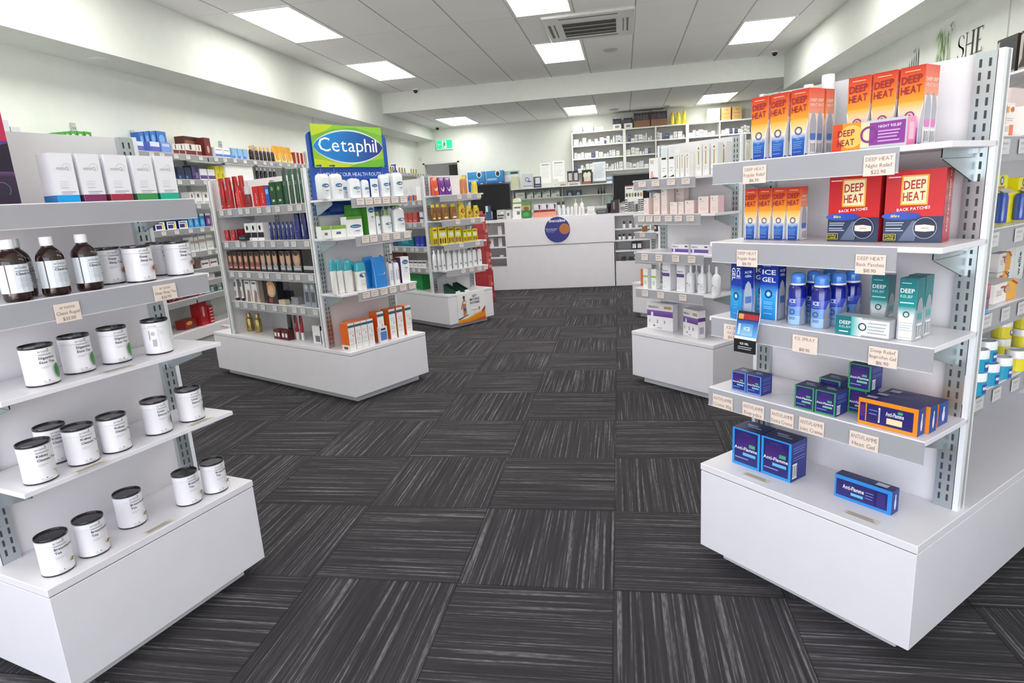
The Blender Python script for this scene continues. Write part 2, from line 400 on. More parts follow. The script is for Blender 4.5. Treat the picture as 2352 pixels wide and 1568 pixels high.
for nm, b in (('air_slot', (-.30, -.45, .30, -.42)), ('air_slot', (-.30, .40, .30, .43)), ('air_slot', (-.43, -.24, -.40, .30)), ('air_slot', (.39, -.24, .41, .30)), ('air_slot', (-.37, -.24, -.355, .30)), ('air_slot', (.35, -.24, .36, .30))):
    m = MB(); m.box(b[0], b[1], -.0325, b[2], b[3], -.0302, '807d78', 'matte'); m.build(nm, r)
r.location = (-.315, 7.4, CEILZ); tag(r, 'square cassette air conditioner with dark grille in the main ceiling', 'air conditioner')
def dome_cam():
    r = thing('security_camera'); m = MB(); m.loft([(.05, .05, -.02), (.055, .055, -.01), (.055, .055, 0)], 'e6e6e2'); m.build('mount', r)
    m = MB(); m.sphere((0, 0, -.03), .035, '16161a'); m.build('dome', r); return r
for x, y, z, t in ((-3.19, 10.12, CEILZ, 'left end of the ceiling step'), (2.13, 9.95, CEILZ, 'right end of the ceiling step beside the bulkhead'), (-3.62, 12.7, REARZ, 'back corner of the rear ceiling above the exit sign')):
    o = prod('cam', dome_cam); o.location = (x, y, z); tag(o, 'black dome security camera at the '+t, 'security camera')
def disc(name, r_, h, c):
    def f():
        m = MB(); m.loft([(r_*.8, r_*.8, -h), (r_, r_, -h*.5), (r_, r_, 0)], c, 'lam', 28); return m.build(name)
    return f
for x, y, z, t, k in ((-.12, 8.75, CEILZ, 'white smoke detector on the main ceiling right of the middle light', 0), (-.14, 12.4, REARZ, 'white smoke detector on the rear ceiling right of the middle light', 0), (.83, 12.55, REARZ, 'smaller white disc on the rear ceiling above the yellow bottles', 1)):
    o = prod(('det', k), disc('smoke_detector', .09 if not k else .05, .02, 'b2b2ae')); o.location = (x, y, z); tag(o, t, 'smoke detector')
for x, y, t in ((-4.0, 4.65, 'nearest of the three on the left'), (-4.0, 6.1, 'middle one of the three on the left'), (-4.0, 8.6, 'farthest of the three on the left')):
    o = prod('sof', disc('ceiling_speaker', .09, .006, 'dcdcd8')); o.location = (x, y, BLZ); tag(o, 'flat round speaker in the bulkhead underside, '+t, 'ceiling speaker', 'flush speakers in the bulkhead underside')
for x, y, t in ((2.52, 5.75, 'nearest of the three on the right'), (2.52, 7.0, 'middle one of the three on the right'), (2.52, 8.5, 'farthest of the three on the right')):
    o = prod('sof', disc('ceiling_speaker', .09, .006, 'dcdcd8')); o.location = (x, y, BRZ); tag(o, 'flat round speaker in the bulkhead underside, '+t, 'ceiling speaker', 'flush speakers in the bulkhead underside')
# exit sign
r = thing('exit_sign'); m = MB(); m.box(-.175, -.03, 0, .175, 0, .20, 'e9ece8', 'lam'); m.build('housing', r)
m = MB(); m.box(-.165, -.034, .02, .165, -.03, .185, '18a060', 'exit'); d = m.build('lit_face', r); d['label'] = 'green lit face'
m = MB(); P = Pt(m, front(.33, .165, -.0345, z0=.02), .33, .165)
P.rect(.36, .08, .64, .92, 'f4fff6'); P.circ(.50, .78, .013, '16955a'); P.poly([(.44, .38), (.48, .68), (.54, .68), (.56, .42)], '16955a'); P.poly([(.45, .4), (.40, .14), (.44, .14), (.51, .4)], '16955a'); P.poly([(.50, .42), (.55, .28), (.60, .28), (.56, .45)], '16955a'); P.poly([(.48, .64), (.40, .55), (.41, .5), (.50, .6)], '16955a'); P.poly([(.53, .64), (.60, .5), (.62, .54), (.55, .68)], '16955a')
P.poly([(.08, .5), (.16, .62), (.16, .54), (.28, .54), (.28, .46), (.16, .46), (.16, .38)], 'eafff0')
m.build('running_figure', d)
m = MB(); m.box(-.01, -.02, .2, .01, -.005, .42-.20+.02, 'dddddd', 'lam'); m.build('bracket', r)
r.location = (-3.594, YB-.001, 2.26); tag(r, 'green running-man exit sign high on the back wall', 'exit sign')
m = MB(); m.box(-.02, -.015, 0, .02, 0, .07, 'e4e4e0', 'lam'); m.box(-.012, -.03, .01, .012, -.015, .025, 'c8c8c4', 'lam'); o = m.build('door_sensor'); o.location = (-4.13, YB-.001, 2.09); tag(o, 'small white sensor on the back wall beside the doorway top', 'sensor')
# ---------------------------------------------------------------- gondola shelving
WH = 'eeebf0'
def upright(parent, x, y0, z0, z1, name='upright'):
    """slotted steel strip facing -y, with a white edge post outside"""
    m = MB(); m.box(x-.021, y0, z0, x+.021, y0+.014, z1, 'c2cacc', 'metal')
    z = z0+.02
    while z < z1-.03:
        for k in (-.009, .009): m.box(x+k-.0025, y0-.0006, z, x+k+.0025, y0, z+.017, '3c4244', 'matte')
        z += .027
    return m.build(name, parent)
def bracket(parent, x, yb, z, L):
    m = MB(); t = .0015
    for s in (0,):
        m.poly([(x-t, yb, z), (x-t, yb, z-.075), (x-t, yb-.03, z-.07), (x-t, yb-L, z-.02), (x-t, yb-L, z)][::-1], 'b4bdc0', 'metal')
        m.poly([(x+t, yb, z), (x+t, yb, z-.075), (x+t, yb-.03, z-.07), (x+t, yb-L, z-.02), (x+t, yb-L, z)], 'b4bdc0', 'metal')
        m.box(x-t, yb-L, z-.021, x+t, yb-.03, z-.019, 'b4bdc0', 'metal'); m.box(x-.012, yb-.035, z-.012, x+.012, yb-.002, z-.001, 'c4ccce', 'metal')
    return m.build('bracket', parent)
def ticket(parent, xc, w, h, yf, zt, lines, col='ecdcd0', tc='947c70'):
    m = MB(); m.box(xc-w/2, yf-.0022, zt-h, xc+w/2, yf-.0006, zt, col)
    if lines:
        P = Pt(m, lambda u, v, k: (xc-w/2+u*w, yf-.0022-k, zt-h+v*h), w, h); n = len(lines); s = h/(n+.35)*.88
        for i, t in enumerate(lines):
            P.text(t, .5, 1-(i+.95)/(n+.25), s, tc, 0, 'c', sx=min(1., w*.92/max(.001, text_width(t, 0)*s)))
    else:
        P = Pt(m, lambda u, v, k: (xc-w/2+u*w, yf-.0022-k, zt-h+v*h), w, h)
        P.rect(.12, .62, .8, .78, 'b9b2b2'); P.rect(.12, .28, .6, .42, 'c9c2c2')
    return m.build('price_ticket', parent)
def shelf(parent, x0, x1, yf, yb, z, rail=None, tickets=(), brk=(), th=.013, railc='a9a9ae', railh=.042, name='shelf', thin=None):
    m = MB(); m.box(x0, yf, z-th, x1, yb, z, WH, 'lam', bev=.0012); s = m.build(name, parent)
    if rail:
        m = MB(); m.box(rail[0], yf-.001, z-th-railh, rail[1], yf+.001, z-th*.2, railc, 'gloss'); m.box(rail[0], yf-.003, z-th-railh-.002, rail[1], yf+.002, z-th-railh, 'd4d4d8', 'gloss'); m.build('ticket_rail', s)
    for t in tickets: ticket(s, t[0], t[1], t[2], yf-.003, z-th*.2-(t[4] if len(t) > 4 else .001), t[3])
    for b in brk: bracket(s, b, yb, z-th, (yb-yf)*.8)
    return s
def small_tickets(x0, x1, n, w=.05, h=.034, seed=1):
    R = random.Random(seed); return [(x0+(x1-x0)*(i+.5)/n+R.uniform(-.2, .2)*(x1-x0)/n, w, h, None, .004) for i in range(n)]
def gondola(F, w, L, shelves, side=None, label='', ztop=1.445, z1=.368):
    """w: end width (x), L: length (y). shelves: dicts for the near end. side: ('L' or 'R', [z..], front offset)"""
    r = thing('shelf_unit'); F.put(r, 0, 0, 0); tag(r, label, 'shelving')
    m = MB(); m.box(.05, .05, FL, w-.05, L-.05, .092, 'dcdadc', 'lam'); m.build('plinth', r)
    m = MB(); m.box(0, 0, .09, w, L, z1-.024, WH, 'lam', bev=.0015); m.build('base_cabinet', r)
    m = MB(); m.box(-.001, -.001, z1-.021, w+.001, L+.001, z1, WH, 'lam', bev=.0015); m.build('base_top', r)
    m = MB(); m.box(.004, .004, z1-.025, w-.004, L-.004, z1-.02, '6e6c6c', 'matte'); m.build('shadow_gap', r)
    yp = .245
    for y, nm in ((yp, 'end_panel'), (L-yp-.022, 'end_panel')):
        m = MB(); m.box(.05, y+.004, z1, w-.05, y+.018, ztop, 'e4e1e3', 'lam'); m.box(.012, y+.004, z1, .05, y+.018, ztop, 'dcdcdc', 'lam'); m.box(w-.05, y+.004, z1, w-.012, y+.018, ztop, 'dcdcdc', 'lam'); m.build(nm, r)
        for x in (.012, w-.024):
            m = MB(); m.box(x, y-.012, z1, x+.012, y+.026, ztop+.002, 'f2f4f6', 'lam'); m.build('edge_post', r)
    for x in (.047, w-.047): upright(r, x, yp-.011, z1, ztop)
    m = MB(); m.box(w/2-.008, yp+.022, z1, w/2+.008, L-yp-.022, ztop, 'dfdddd', 'lam'); m.build('spine_panel', r)
    for s in shelves:
        shelf(r, s.get('x0', .012), s.get('x1', w-.012), s.get('yf', .02), s.get('yb', yp-.001), s['z'], s.get('rail', (.02, w-.05)), s.get('t', ()), (.047, w-.047))
    if side:
        sd, zs, off = side; q = thing('side_shelves'); q.parent = r
        if sd == 'R': q.location = (w, 0, 0); q.rotation_euler = (0, 0, PI/2)          # q: x runs along +y, y goes inward
        else: q.location = (0, L, 0); q.rotation_euler = (0, 0, -PI/2)
        a, b = yp+.024, L-yp-.024
        for i, z in enumerate(zs):
            bk = (a+.02, b-.02)
            s = MB(); s.box(a, off, z-.013, b, w/2-.01, z, WH, 'lam', bev=.0012); so = s.build('shelf', r)
            so.location = q.location; so.rotation_euler = q.rotation_euler
            m = MB(); m.box(a+.01, off-.001, z-.057, b-.01, off+.001, z-.002, 'a4a4a8', 'gloss'); m.build('ticket_rail', so)
            for t in small_tickets(a+.02, b-.02, 9, seed=i+7): ticket(so, t[0], t[1], t[2], off-.003, z-.008, None, 'd8d6d6')
            for x in bk: bracket(so, x, w/2-.01, z-.013, .2)
        for x in (a+.32, b-.32):
            so = upright(r, x, w/2-.022, z1, ztop-.02); so.location = q.location; so.rotation_euler = q.rotation_euler
        bpy.data.objects.remove(q)
    return r
CF = Frame(-1.6099, 3.3717, 2.65751)
CS = Frame(-3.0437, 4.1257, 1.08671)
RF = Frame(0.2177, 1.8657, 0.76452)
RS = Frame(0.6443, 1.4209, 2.33532)
LF = Frame(-1.3600, 1.0936, 2.87825)
LS = Frame(-2.9241, 1.5153, 1.30745)
BF = Frame(0.0330, 3.7987, 0.78803)
BS = Frame(0.4550, 3.3789, 2.35882)
VF = Frame(-1.6035, 5.4971, 2.50627)
VS = Frame(-2.9074, 6.4585, 0.93547)
WL = Frame(-3.8700, 0.0000, 3.14159)
WB = Frame(0.0000, 12.7500, 1.57080)
WR = Frame(2.4000, 0.0000, 0.00000)
KC = Frame(0.0000, 7.9310, 1.57080)
B2 = Frame(0.0660, 5.9000, 0.78803)
wC, wR, wL, wB, wV = 0.6193, 0.6163, 0.6177, 0.5952, 0.5497
GLEN = 1.62
RZ = [1.258, 1.044, .829, .613, .368]; LZ = [1.258, 1.041, .829, .606, .368]; CZ = [1.26, 1.038, .71, .368]; VZ = [1.266, 1.043, .829, .591, .368]; BZ = [1.254, 1.06, .845, .63, .368]
RSZ = [1.27, 1.058, .86, .645]; CSZ = [1.25, 1.033, .825, .61, .368]
def TK(F, z, yf, *a): return a
gondola(RF, wR, GLEN, [
    dict(z=RZ[0], rail=(-.0+.02, wR-.11), t=[(0.1551, 0.0686, .045, ['DEEP HEAT', 'Regular Relief', '$16.90'], .012), (0.4676, 0.0663, .045, ['DEEP HEAT', 'Night Relief', '$22.90'], .012)]),
    dict(z=RZ[1], rail=(.02, wR-.10), t=[(0.1385, 0.0639, .045, ['DEEP HEAT', 'Regular Relief', '$16.90'], .016), (0.4626, 0.0667, .045, ['DEEP HEAT', 'Back Patches', '$18.90'], .016)]),
    dict(z=RZ[2], rail=(.02, wR-.01), t=[(0.0959, 0.0582, .045, ['ICE GEL', 'Ice Gel', '$14.90'], .012), (0.3135, 0.0671, .045, ['ICE SPRAY', '', '$18.90'], .012), (0.5041, 0.0633, .045, ['Deep Relief', 'Ibuprofen Gel', '$16.90'], .012)]),
    dict(z=RZ[3], rail=(.012, wR-.012), t=[(0.0659, 0.0692, .04, ['ANTI-FLAMME', 'Creme 90g'], .013), (0.1686, 0.0686, .04, ['ANTI-FLAMME', 'Everyday'], .013), (0.2578, 0.0669, .04, ['ANTI-FLAMME', 'Extra Creme'], .013), (0.3411, 0.0676, .04, ['ANTI-FLAMME', 'Joint Creme'], .013), (0.4742, 0.0681, .04, ['ANTI-FLAMME', 'Heat Gel'], .013)]),
], ('R', RSZ, .035), 'white gondola in the right foreground stocked with red, orange and blue boxes')
gondola(LF, wL, GLEN, [
    dict(z=LZ[0], rail=(.02, wL-.02)),
    dict(z=LZ[1], rail=(.02, wL-.02), t=[(0.1908, 0.0583, .045, ['artemis', 'Chest Rapid', '$33.90'], .016), (0.4517, 0.0679, .042, ['artemis', 'Deep Sleep Tea', '$26.90'], .010)]),
    dict(z=LZ[2], rail=None), dict(z=LZ[3], rail=None)], None, 'white gondola in the left foreground stocked with round white tins')
gondola(CF, wC, GLEN, [
    dict(z=CZ[0], yb=.215, rail=(.15, wC-.02), t=[(x, .055, .036, None, .004) for x in (.215, .28, .345, .415, .485, .56)]),
    dict(z=CZ[1], rail=(.15, wC-.02), t=[(x, .055, .036, None, .004) for x in (.22, .285, .38, .47, .56)]),
    dict(z=CZ[2], rail=(.12, wC-.02), t=[(x, .055, .036, None, .004) for x in (.18, .245, .32, .395, .48, .56)])],
    ('L', CSZ[:4], .04), 'white gondola left of the aisle under the green and blue header sign')
gondola(VF, wV, GLEN, [
    dict(z=VZ[0], t=[(x, .05, .036, None, .004) for x in (.24, .36, .48)]), dict(z=VZ[1], t=[(x, .05, .036, None, .004) for x in (.2, .38, .5)]),
    dict(z=VZ[2], t=[(x, .05, .036, None, .004) for x in (.22, .42)]), dict(z=VZ[3], t=[(x, .05, .036, None, .004) for x in (.22, .32, .42, .5)])],
    ('L', [1.235, 1.031, .80, .60], .05), 'white gondola farther back on the left with a poster on its base')
gondola(BF, wB, GLEN, [
    dict(z=BZ[0], rail=(.02, .46), t=[(x, .055, .03, None, .006) for x in (.09, .19, .30, .40)]), dict(z=BZ[1], rail=(.02, wB-.1), t=[(x, .05, .03, None, .006) for x in (.08, .14, .2, .28, .35, .43)]),
    dict(z=BZ[2], rail=(.02, wB-.08), t=[(x, .05, .036, None, .006) for x in (.1, .21, .33, .44)]), dict(z=BZ[3], rail=(.02, wB-.08), t=[(x, .05, .034, None, .006) for x in (.1, .22, .38)])],
    ('R', [1.265, 1.055, .85, .645], .035), 'white gondola on the right of the aisle with pink and purple boxes')
gondola(B2, wB, GLEN, [dict(z=.828, x1=.3, rail=(.02, .28), t=[(.12, .06, .034, None, .006)]), dict(z=1.25, x1=.3), dict(z=.60, x1=.3)], None, 'white gondola farthest back on the right, mostly hidden behind another')
# ---------------------------------------------------------------- wall shelving on the left
r = thing('shop_shelving'); WL.put(r, 0, 0, 0); tag(r, 'long white wall shelving with grey ticket strips along the left wall', 'shelving')
WLZ = [1.77, 1.55, 1.335, 1.12, .905, .745, .63, .50, .21]
for i, z in enumerate(WLZ[:-1]):
    m = MB(); x0, x1 = (3.2, 12.8) if i < 4 else (3.9, 8.6)
    for a in ([x0+1.2*k for k in range(int((x1-x0)/1.2)+1)]):
        m = MB(); m.box(a+.003, 0, z-.014, min(a+1.2, x1)-.003, .30, z, WH, 'lam'); s = m.build('shelf', r)
        m = MB(); m.box(a+.01, -.001, z-.055, min(a+1.2, x1)-.01, .001, z-.003, '9c9ca0', 'gloss'); m.build('ticket_rail', s)
        if i < 5:
            for t in small_tickets(a, min(a+1.2, x1), 7, .055, .034, seed=int(a*10)+i): ticket(s, t[0], t[1], t[2], -.003, z-.01, None, 'e2e2e0')
m = MB(); m.box(3.2, 0, .12, 10.6, .31, .21, WH, 'lam'); m.box(3.2, .03, FL, 10.6, .31, .12, 'd4d4d4', 'lam'); m.build('base_cabinet', r)
for k in range(13):
    upright(r, 3.22+.615*k, .304, .21, 1.98)
# ---------------------------------------------------------------- right wall shelving
r = thing('shop_shelving'); WR.put(r, 0, 0, 0); tag(r, 'white wall shelving along the right wall under the large wall lettering', 'shelving')
for z in (1.77, 1.45, 1.12, .8, .5):
    for a in (-9.6, -8.4, -7.2, -6., -4.8, -3.6):
        m = MB(); m.box(a+.003, 0, z-.016, a+1.197, .30, z, WH, 'lam'); m.build('shelf', r)
m = MB(); m.box(-9.6, 0, FL, -2.4, .309, .21, WH, 'lam'); m.build('base_cabinet', r)
for k in range(13): upright(r, -9.58+.6*k, .293, .21, 1.9)
# wall graphics above it
RWF = Frame(2.708, 0, 0)
r = thing('lettering_sign'); RWF.put(r, 0, 0, 0); tag(r, 'wall graphic with green bamboo beside tall thin black lettering', 'sign')
m = MB(); P = Pt(m, lambda u, v, k: (-6.4+u*1.0, -.0004-k, 2.0+v*.5), 1., .5, 'matte', .0004)
K = '343434'
def stem(u, w, v0=.14, v1=.50): P.poly([(u, v0), (u+w, v0), (u+w, v1), (u, v1)], K); P.poly([(u-.014, v0), (u+w+.014, v0), (u+w+.014, v0+.012), (u-.014, v0+.012)], K); P.poly([(u-.014, v1-.012), (u+w+.014, v1-.012), (u+w+.014, v1), (u-.014, v1)], K)
cs = [(.395+.042*math.cos(t)*s_, vc+.085*math.sin(t)) for (vc, s_, rng) in ((.415, 1, range(2, 15)), (.225, -1, range(14, 1, -1))) for t in [PI*k/10 if s_ == 1 else PI*k/10+0*PI for k in rng]]
cs = [(.395+.040*math.cos(PI*k/12), .41+.085*math.sin(PI*k/12)) for k in range(1, 18)]+[(.395+.045*math.cos(PI*k/12), .225+.085*math.sin(PI*k/12)) for k in range(6, -12, -1)]
for i in range(len(cs)-1):
    (a0, b0), (a1, b1) = cs[i], cs[i+1]; th = .004+.012*math.exp(-((i-17)/5.)**2)
    P.mb.poly([P.p(a0-th, b0), P.p(a0+th, b0), P.p(a1+th, b1), P.p(a1-th, b1)], K, 'matte'); P.mb.poly([P.p(a0-th, b0), P.p(a0+th, b0), P.p(a1+th, b1), P.p(a1-th, b1)][::-1], K, 'matte')
stem(.475, .010); stem(.565, .022); P.rect(.475, .31, .58, .322, K); stem(.635, .022); P.rect(.64, .488, .72, .50, K); P.rect(.64, .14, .72, .152, K); P.rect(.64, .31, .70, .322, K); P.rect(.715, .44, .722, .50, K); P.rect(.718, .14, .726, .20, K)
P.text('AROMATHERAPY', .30, .04, .042, '555555', 0, fit=.44); m.build('lettering', r)
m = MB(); P = Pt(m, lambda u, v, k: (-6.42+u*.3, -.0004-k, 2.0+v*.42), .3, .42, 'matte', .0003)
R = random.Random(5)
for k in range(3): P.poly([(.25+.2*k, 0), (.28+.2*k, 0), (.27+.2*k, .8-.1*k), (.25+.2*k, .8-.1*k)], '6f8f5a')
for k in range(60):
    u, v, a, l = R.uniform(.08, .78), R.uniform(.12, .95), R.uniform(-2.4, -.6), R.uniform(.10, .17)
    P.poly([(u, v), (u+l*.5*math.cos(a)/.3*.5-.015, v+l*.5*math.sin(a)/.42+.01), (u+l*math.cos(a)/.3*.6, v+l*math.sin(a)/.42), (u+l*.5*math.cos(a)/.3*.5+.02, v+l*.5*math.sin(a)/.42)], R.choice(['7fa85e', '9cc47a', '5d8a4a', 'b4d296']))
P.poly([(.82, .86), (.9, .8), (1.02, .92), (.9, .9)], '8c9690'); P.poly([(.9, .8), (.98, .7), (1., .78)], '8c9690')
o = m.build('bamboo_picture', r)
r2 = MB(); P = Pt(r2, lambda u, v, k: (-7.05+u*.45, -.0004-k, 2.0+v*.4), .45, .4, 'matte', .0003)
for k in range(6): P.poly([(.1+.1*k, 0), (.14+.1*k, 0), (.13+.1*k, .42+.05*k), (.115+.1*k, .50+.06*k), (.1+.1*k, .42+.05*k)], '4a4c48')
P.poly([(.35, .75), (.42, .7), (.5, .8), (.42, .78)], 'a4aaa6')
o = r2.build('stem_picture'); RWF.put(o, 0, 0, 0); tag(o, 'faint grey wall graphic of upright stems left of the bamboo', 'wall graphic')
# ---------------------------------------------------------------- service counter
CT, KS = .94, .9625
r = thing('service_counter'); KC.put(r, 0, 0, FL); tag(r, 'long white service counter at the back with a round blue sign', 'counter')
def kb(nm, *b, col=WH, par=None, mt='lam', bev=.0015):
    m = MB(); m.box(*b, col, mt, bev=bev); return m.build(nm, par or r)
DT = .93
def kc(nm, *q, par=None, col=WH): return kb(nm, *[v*KS for v in q], col=col, par=par)
kc('worktop', -2.3, -.005, DT-.035, 1.3, .62, DT)
kc('front_panel', -1.535, 0, 0, -.115, .05, .57); kc('front_panel', -1.535, -.012, .576, -.115, .05, DT-.035)
kc('kneehole_back', -1.535, .05, 0, -.115, .07, DT-.035)
for x in (-1.55, -.13, -2.3, 1.28): kc('upright_panel', x, 0, 0, x+.016, .60, DT-.035)
for a, b in ((-2.285, -1.55), (-.113, 1.28)):
    kc('cabinet_front', a, 0, 0, b, .02, .30, par=r); kc('cabinet_back', a, .28, 0, b, .30, DT-.035, col='d6d4d4')
    for z in ((.44, .58, .735) if a < -1 else (.455, .59, .735)): kc('shelf', a, .004, z-.018, b, .28, z)
    kc('shelf', a, 0, .30, b, .28, .315)
kc('rear_panel', -2.3, .60, 0, 1.3, .615, DT-.035)
# round sign on the counter front (printed disc)
r = thing('round_sign'); m = MB()
prf = 40; R0 = .166
ds = [(R0*math.cos(2*PI*i/prf), R0*math.sin(2*PI*i/prf)) for i in range(prf)]
m.poly([(a, -.012, b) for a, b in ds], 'eef0f6'); m.poly([(a, -.004, b) for a, b in ds][::-1], 'dddddd')
for i in range(prf):
    a, b = ds[i], ds[(i+1) % prf]; m.poly([(a[0], -.004, a[1]), (b[0], -.004, b[1]), (b[0], -.012, b[1]), (a[0], -.012, a[1])], 'eef0f6')
P = Pt(m, lambda u, v, k: (-R0+u*2*R0, -.012-k, -R0+v*2*R0), 2*R0, 2*R0)
P.circ(.5, .5, R0*.965, '2a2f86'); P.text('Buccaline', .5, .79, .052, 'ffffff', 1, 'c'); P.text('When diarrhoea', .06, .52, .020, 'dfe3f4', 1); P.text('hits you hard', .08, .46, .020, 'dfe3f4', 1); P.text('Oral vaccine', .12, .40, .016, 'aeb4dc')
P.circ(.77, .52, R0*.40, 'b5713c')
m.build('disc', r); KC.put(r, -.818, -.0105, .781); tag(r, 'round dark blue printed sign fixed on the white counter front', 'sign')
# ---------------------------------------------------------------- dispensary shelving on the back wall
DZ = [2.36, 2.11, 1.865, 1.62]; DX = [-.955, .045, .633, 1.215, 1.80, 2.40, 3.0]
r = thing('dispensary_shelving'); WB.put(r, 0, 0, 0); tag(r, 'tall white open dispensary shelving full of medicine boxes on the back wall', 'shelving')
for x in DX: kb('upright_panel', x-.012 if x not in (.045, 1.215) else x-.028, 0, 1.60, x+.012 if x not in (.045, 1.215) else x+.028, .29, 2.36, par=r, col='f0f0ec')
for z in DZ: 
    for a, b in zip(DX, DX[1:]): kb('shelf', a-.012, .002, z-.024, b+.012, .29, z, par=r, col='f0f0ec')
kb('back_board', DX[0], .284, 1.6, DX[-1], .298, 2.36, par=r, col='c4c2bc')
r = thing('dispensary_bench'); WB.put(r, 0, 0, 0); tag(r, 'white wall bench and two thin shelves below the dispensary shelving', 'shelving')
kb('shelf', -2.9, -.15, 1.355, 3., .298, 1.372, par=r, col='f0f0ec'); kb('shelf', -2.9, .0, 1.155, 3., .298, 1.172, par=r, col='f0f0ec')
kb('bench_top', -2.9, -.2, .90, 3., .298, .94, par=r, col='f0f0ec'); kb('bench_front', -2.9, -.18, 0, 3., .29, .90, par=r, col='dcdcda')
for x in (-2.2, -1.2, -.4, .4, 1.2): kb('support_post', x-.012, .14, .94, x+.012, .295, 1.355, par=r, col='d8dad8')
for x0, x1, z0, z1, t, cc in ((-1.644, -1.43, 1.45, 1.85, 'white notice sheet pinned on the back wall, left of the pair', 'f6f8f6'), (-1.395, -1.145, 1.46, 1.874, 'white notice sheet pinned on the back wall, right of the pair', 'f8faf8')):
    m = MB(); m.box(x0, -.002, z0, x1, 0, z1, cc); P = Pt(m, lambda u, v, k: (x0+u*(x1-x0), -.002-k, z0+v*(z1-z0)), x1-x0, z1-z0)
    P.rect(.15, .88, .85, .93, '9aa0a4')
    for k in range(7): P.rect(.12, .78-.08*k, .85-(k % 3)*.08, .795-.08*k, 'c4cacb')
    o = m.build('notice'); o.location = (0, YB-.001, 0); tag(o, t, 'notice')
m = MB(); m.box(-.125, -.002, 0, .125, 0, .36, 'e2e8ee'); P = Pt(m, front(.25, .36, -.002), .25, .36)
for k in range(9): P.rect(.1, .86-.085*k, .9-(k % 3)*.07, .885-.085*k, 'a9b6c2')
o = m.build('notice'); WB.put(o, -.45, -.004, 1.42); tag(o, 'pale blue printed sheet hanging in front of the dispensary shelves', 'notice')
# ================================================================ product builders (front at y=0, depth +y, base z=0)
def carton(name='carton', d=.05, col='f4f4f4', fp=None, sp=None, tp=None, top=None, bev=.0012, mt='card', side=None):
    def make(w, h):
        m = MB(); m.box(-w/2, 0, 0, w/2, d, h, col, mt, top=top, side=side)
        if fp: fp(Pt(m, front(w, h), w, h, mt), w, h)
        if sp:
            sp(Pt(m, left(w, d, h), d, h, mt), d, h); sp(Pt(m, right(w, d, h), d, h, mt), d, h)
        if tp: tp(Pt(m, topf(w, d, h), w, d, mt), w, d)
        return m.build(name)
    return make
def lines(P, u0, u1, vs, c, t=.012):
    for i, v in enumerate(vs): P.rect(u0, v, u1-(i % 3)*.06*(u1-u0), v+t, c)
def barcode(P, u0, v0, u1, v1):
    P.rect(u0, v0, u1, v1, 'f6f6f6'); n = 9
    for i in range(n):
        if i % 3 != 2: P.rect(u0+(u1-u0)*(i+.2)/n, v0+(v1-v0)*.1, u0+(u1-u0)*(i+.7)/n, v1-(v1-v0)*.1, '303038')
# --- rub cartons: red to orange with wavy silver corners
def heat_front(kind):
    def f(P, w, h):
        P.rect(0, .82, 1, 1, 'e4601c', 'c02c1a'); P.rect(0, .56, 1, .82, 'f49c28', 'e4601c'); P.rect(0, .36, 1, .56, 'f9e2b0' if kind == 'r' else 'f7dccc', 'f6ac34')
        if kind == 'r': P.rect(0, .26, 1, .36, '3c78c4', 'f4e8d8'); P.rect(0, 0, 1, .26, '1c3f98', '2b6cbe')
        else: P.rect(0, .22, 1, .36, 'e6b8dc', 'f7ddd8'); P.rect(0, 0, 1, .22, '8a3a94', 'd08ac4')
        for s in (0, 1):
            q = lambda u, v: (u if not s else 1-u, v)
            P.poly([q(0, .02), q(.13, .02), q(.12, .2), q(.07, .38), q(0, .5)][::(1 if not s else -1)], 'b4b6bd')
            P.poly([q(.12, 0), q(.15, 0), q(.14, .2), q(.09, .39), q(.02, .52), q(0, .54), q(0, .5), q(.07, .38), q(.12, .2)][::(1 if not s else -1)], 'f0f0f2')
        P.rect(.2, .935, .8, .945, 'f6c9a4')
        P.text('DEEP', .08, .785, h*.135, '8e1c34', 1, fit=.82, slope=.06); P.text('HEAT', .08, .655, h*.135, '8e1c34', 1, fit=.82, slope=.06)
        c = '24418c' if kind == 'r' else '7c3a80'; P.ring(.5, .375, .2*w, .055*w, c); P.ell(.5, .375, .06, .06*w/h*1.2, 'f6f6fa' if kind == 'r' else c)
        if kind == 'r':
            P.text('REGULAR', .5, .275, h*.028, 'cfe0f8', 1, 'c'); P.text('RELIEF', .5, .245, h*.022, 'cfe0f8', 0, 'c'); lines(P, .26, .74, (.20, .17, .14, .11, .05), '7fa4dc', .010)
        else: P.text('NIGHT RELIEF', .5, .26, h*.024, '6a2a74', 1, 'c'); lines(P, .26, .74, (.2, .16, .12, .05), 'b87cbc', .010)
    return f
def heat_side(kind):
    def f(P, w, h):
        P.rect(0, .62, 1, 1, 'f2a080', 'e2502c'); P.text('DEEP', .5, .80, h*.06, 'f7dccc', 1, 'c', fit=.75); P.text('HEAT', .5, .73, h*.06, 'f7dccc', 1, 'c', fit=.75)
        P.rect(0, 0, 1, .62, 'd8dadf', 'f0d8d0'); P.poly([(.12, .24), (.88, .24), (.88, .48), (.72, .60), (.5, .66), (.28, .60), (.12, .48)], 'a9abb4')
        P.rect(.2, .22, .8, .32, '4a78c0' if kind == 'r' else 'd878b8')
        barcode(P, .25, .02, .8, .19)
    return f
def tube_carton(kind, d=.036): return carton('rub_carton', d, 'dcdce0', heat_front(kind), heat_side(kind), top='cc3a1e')
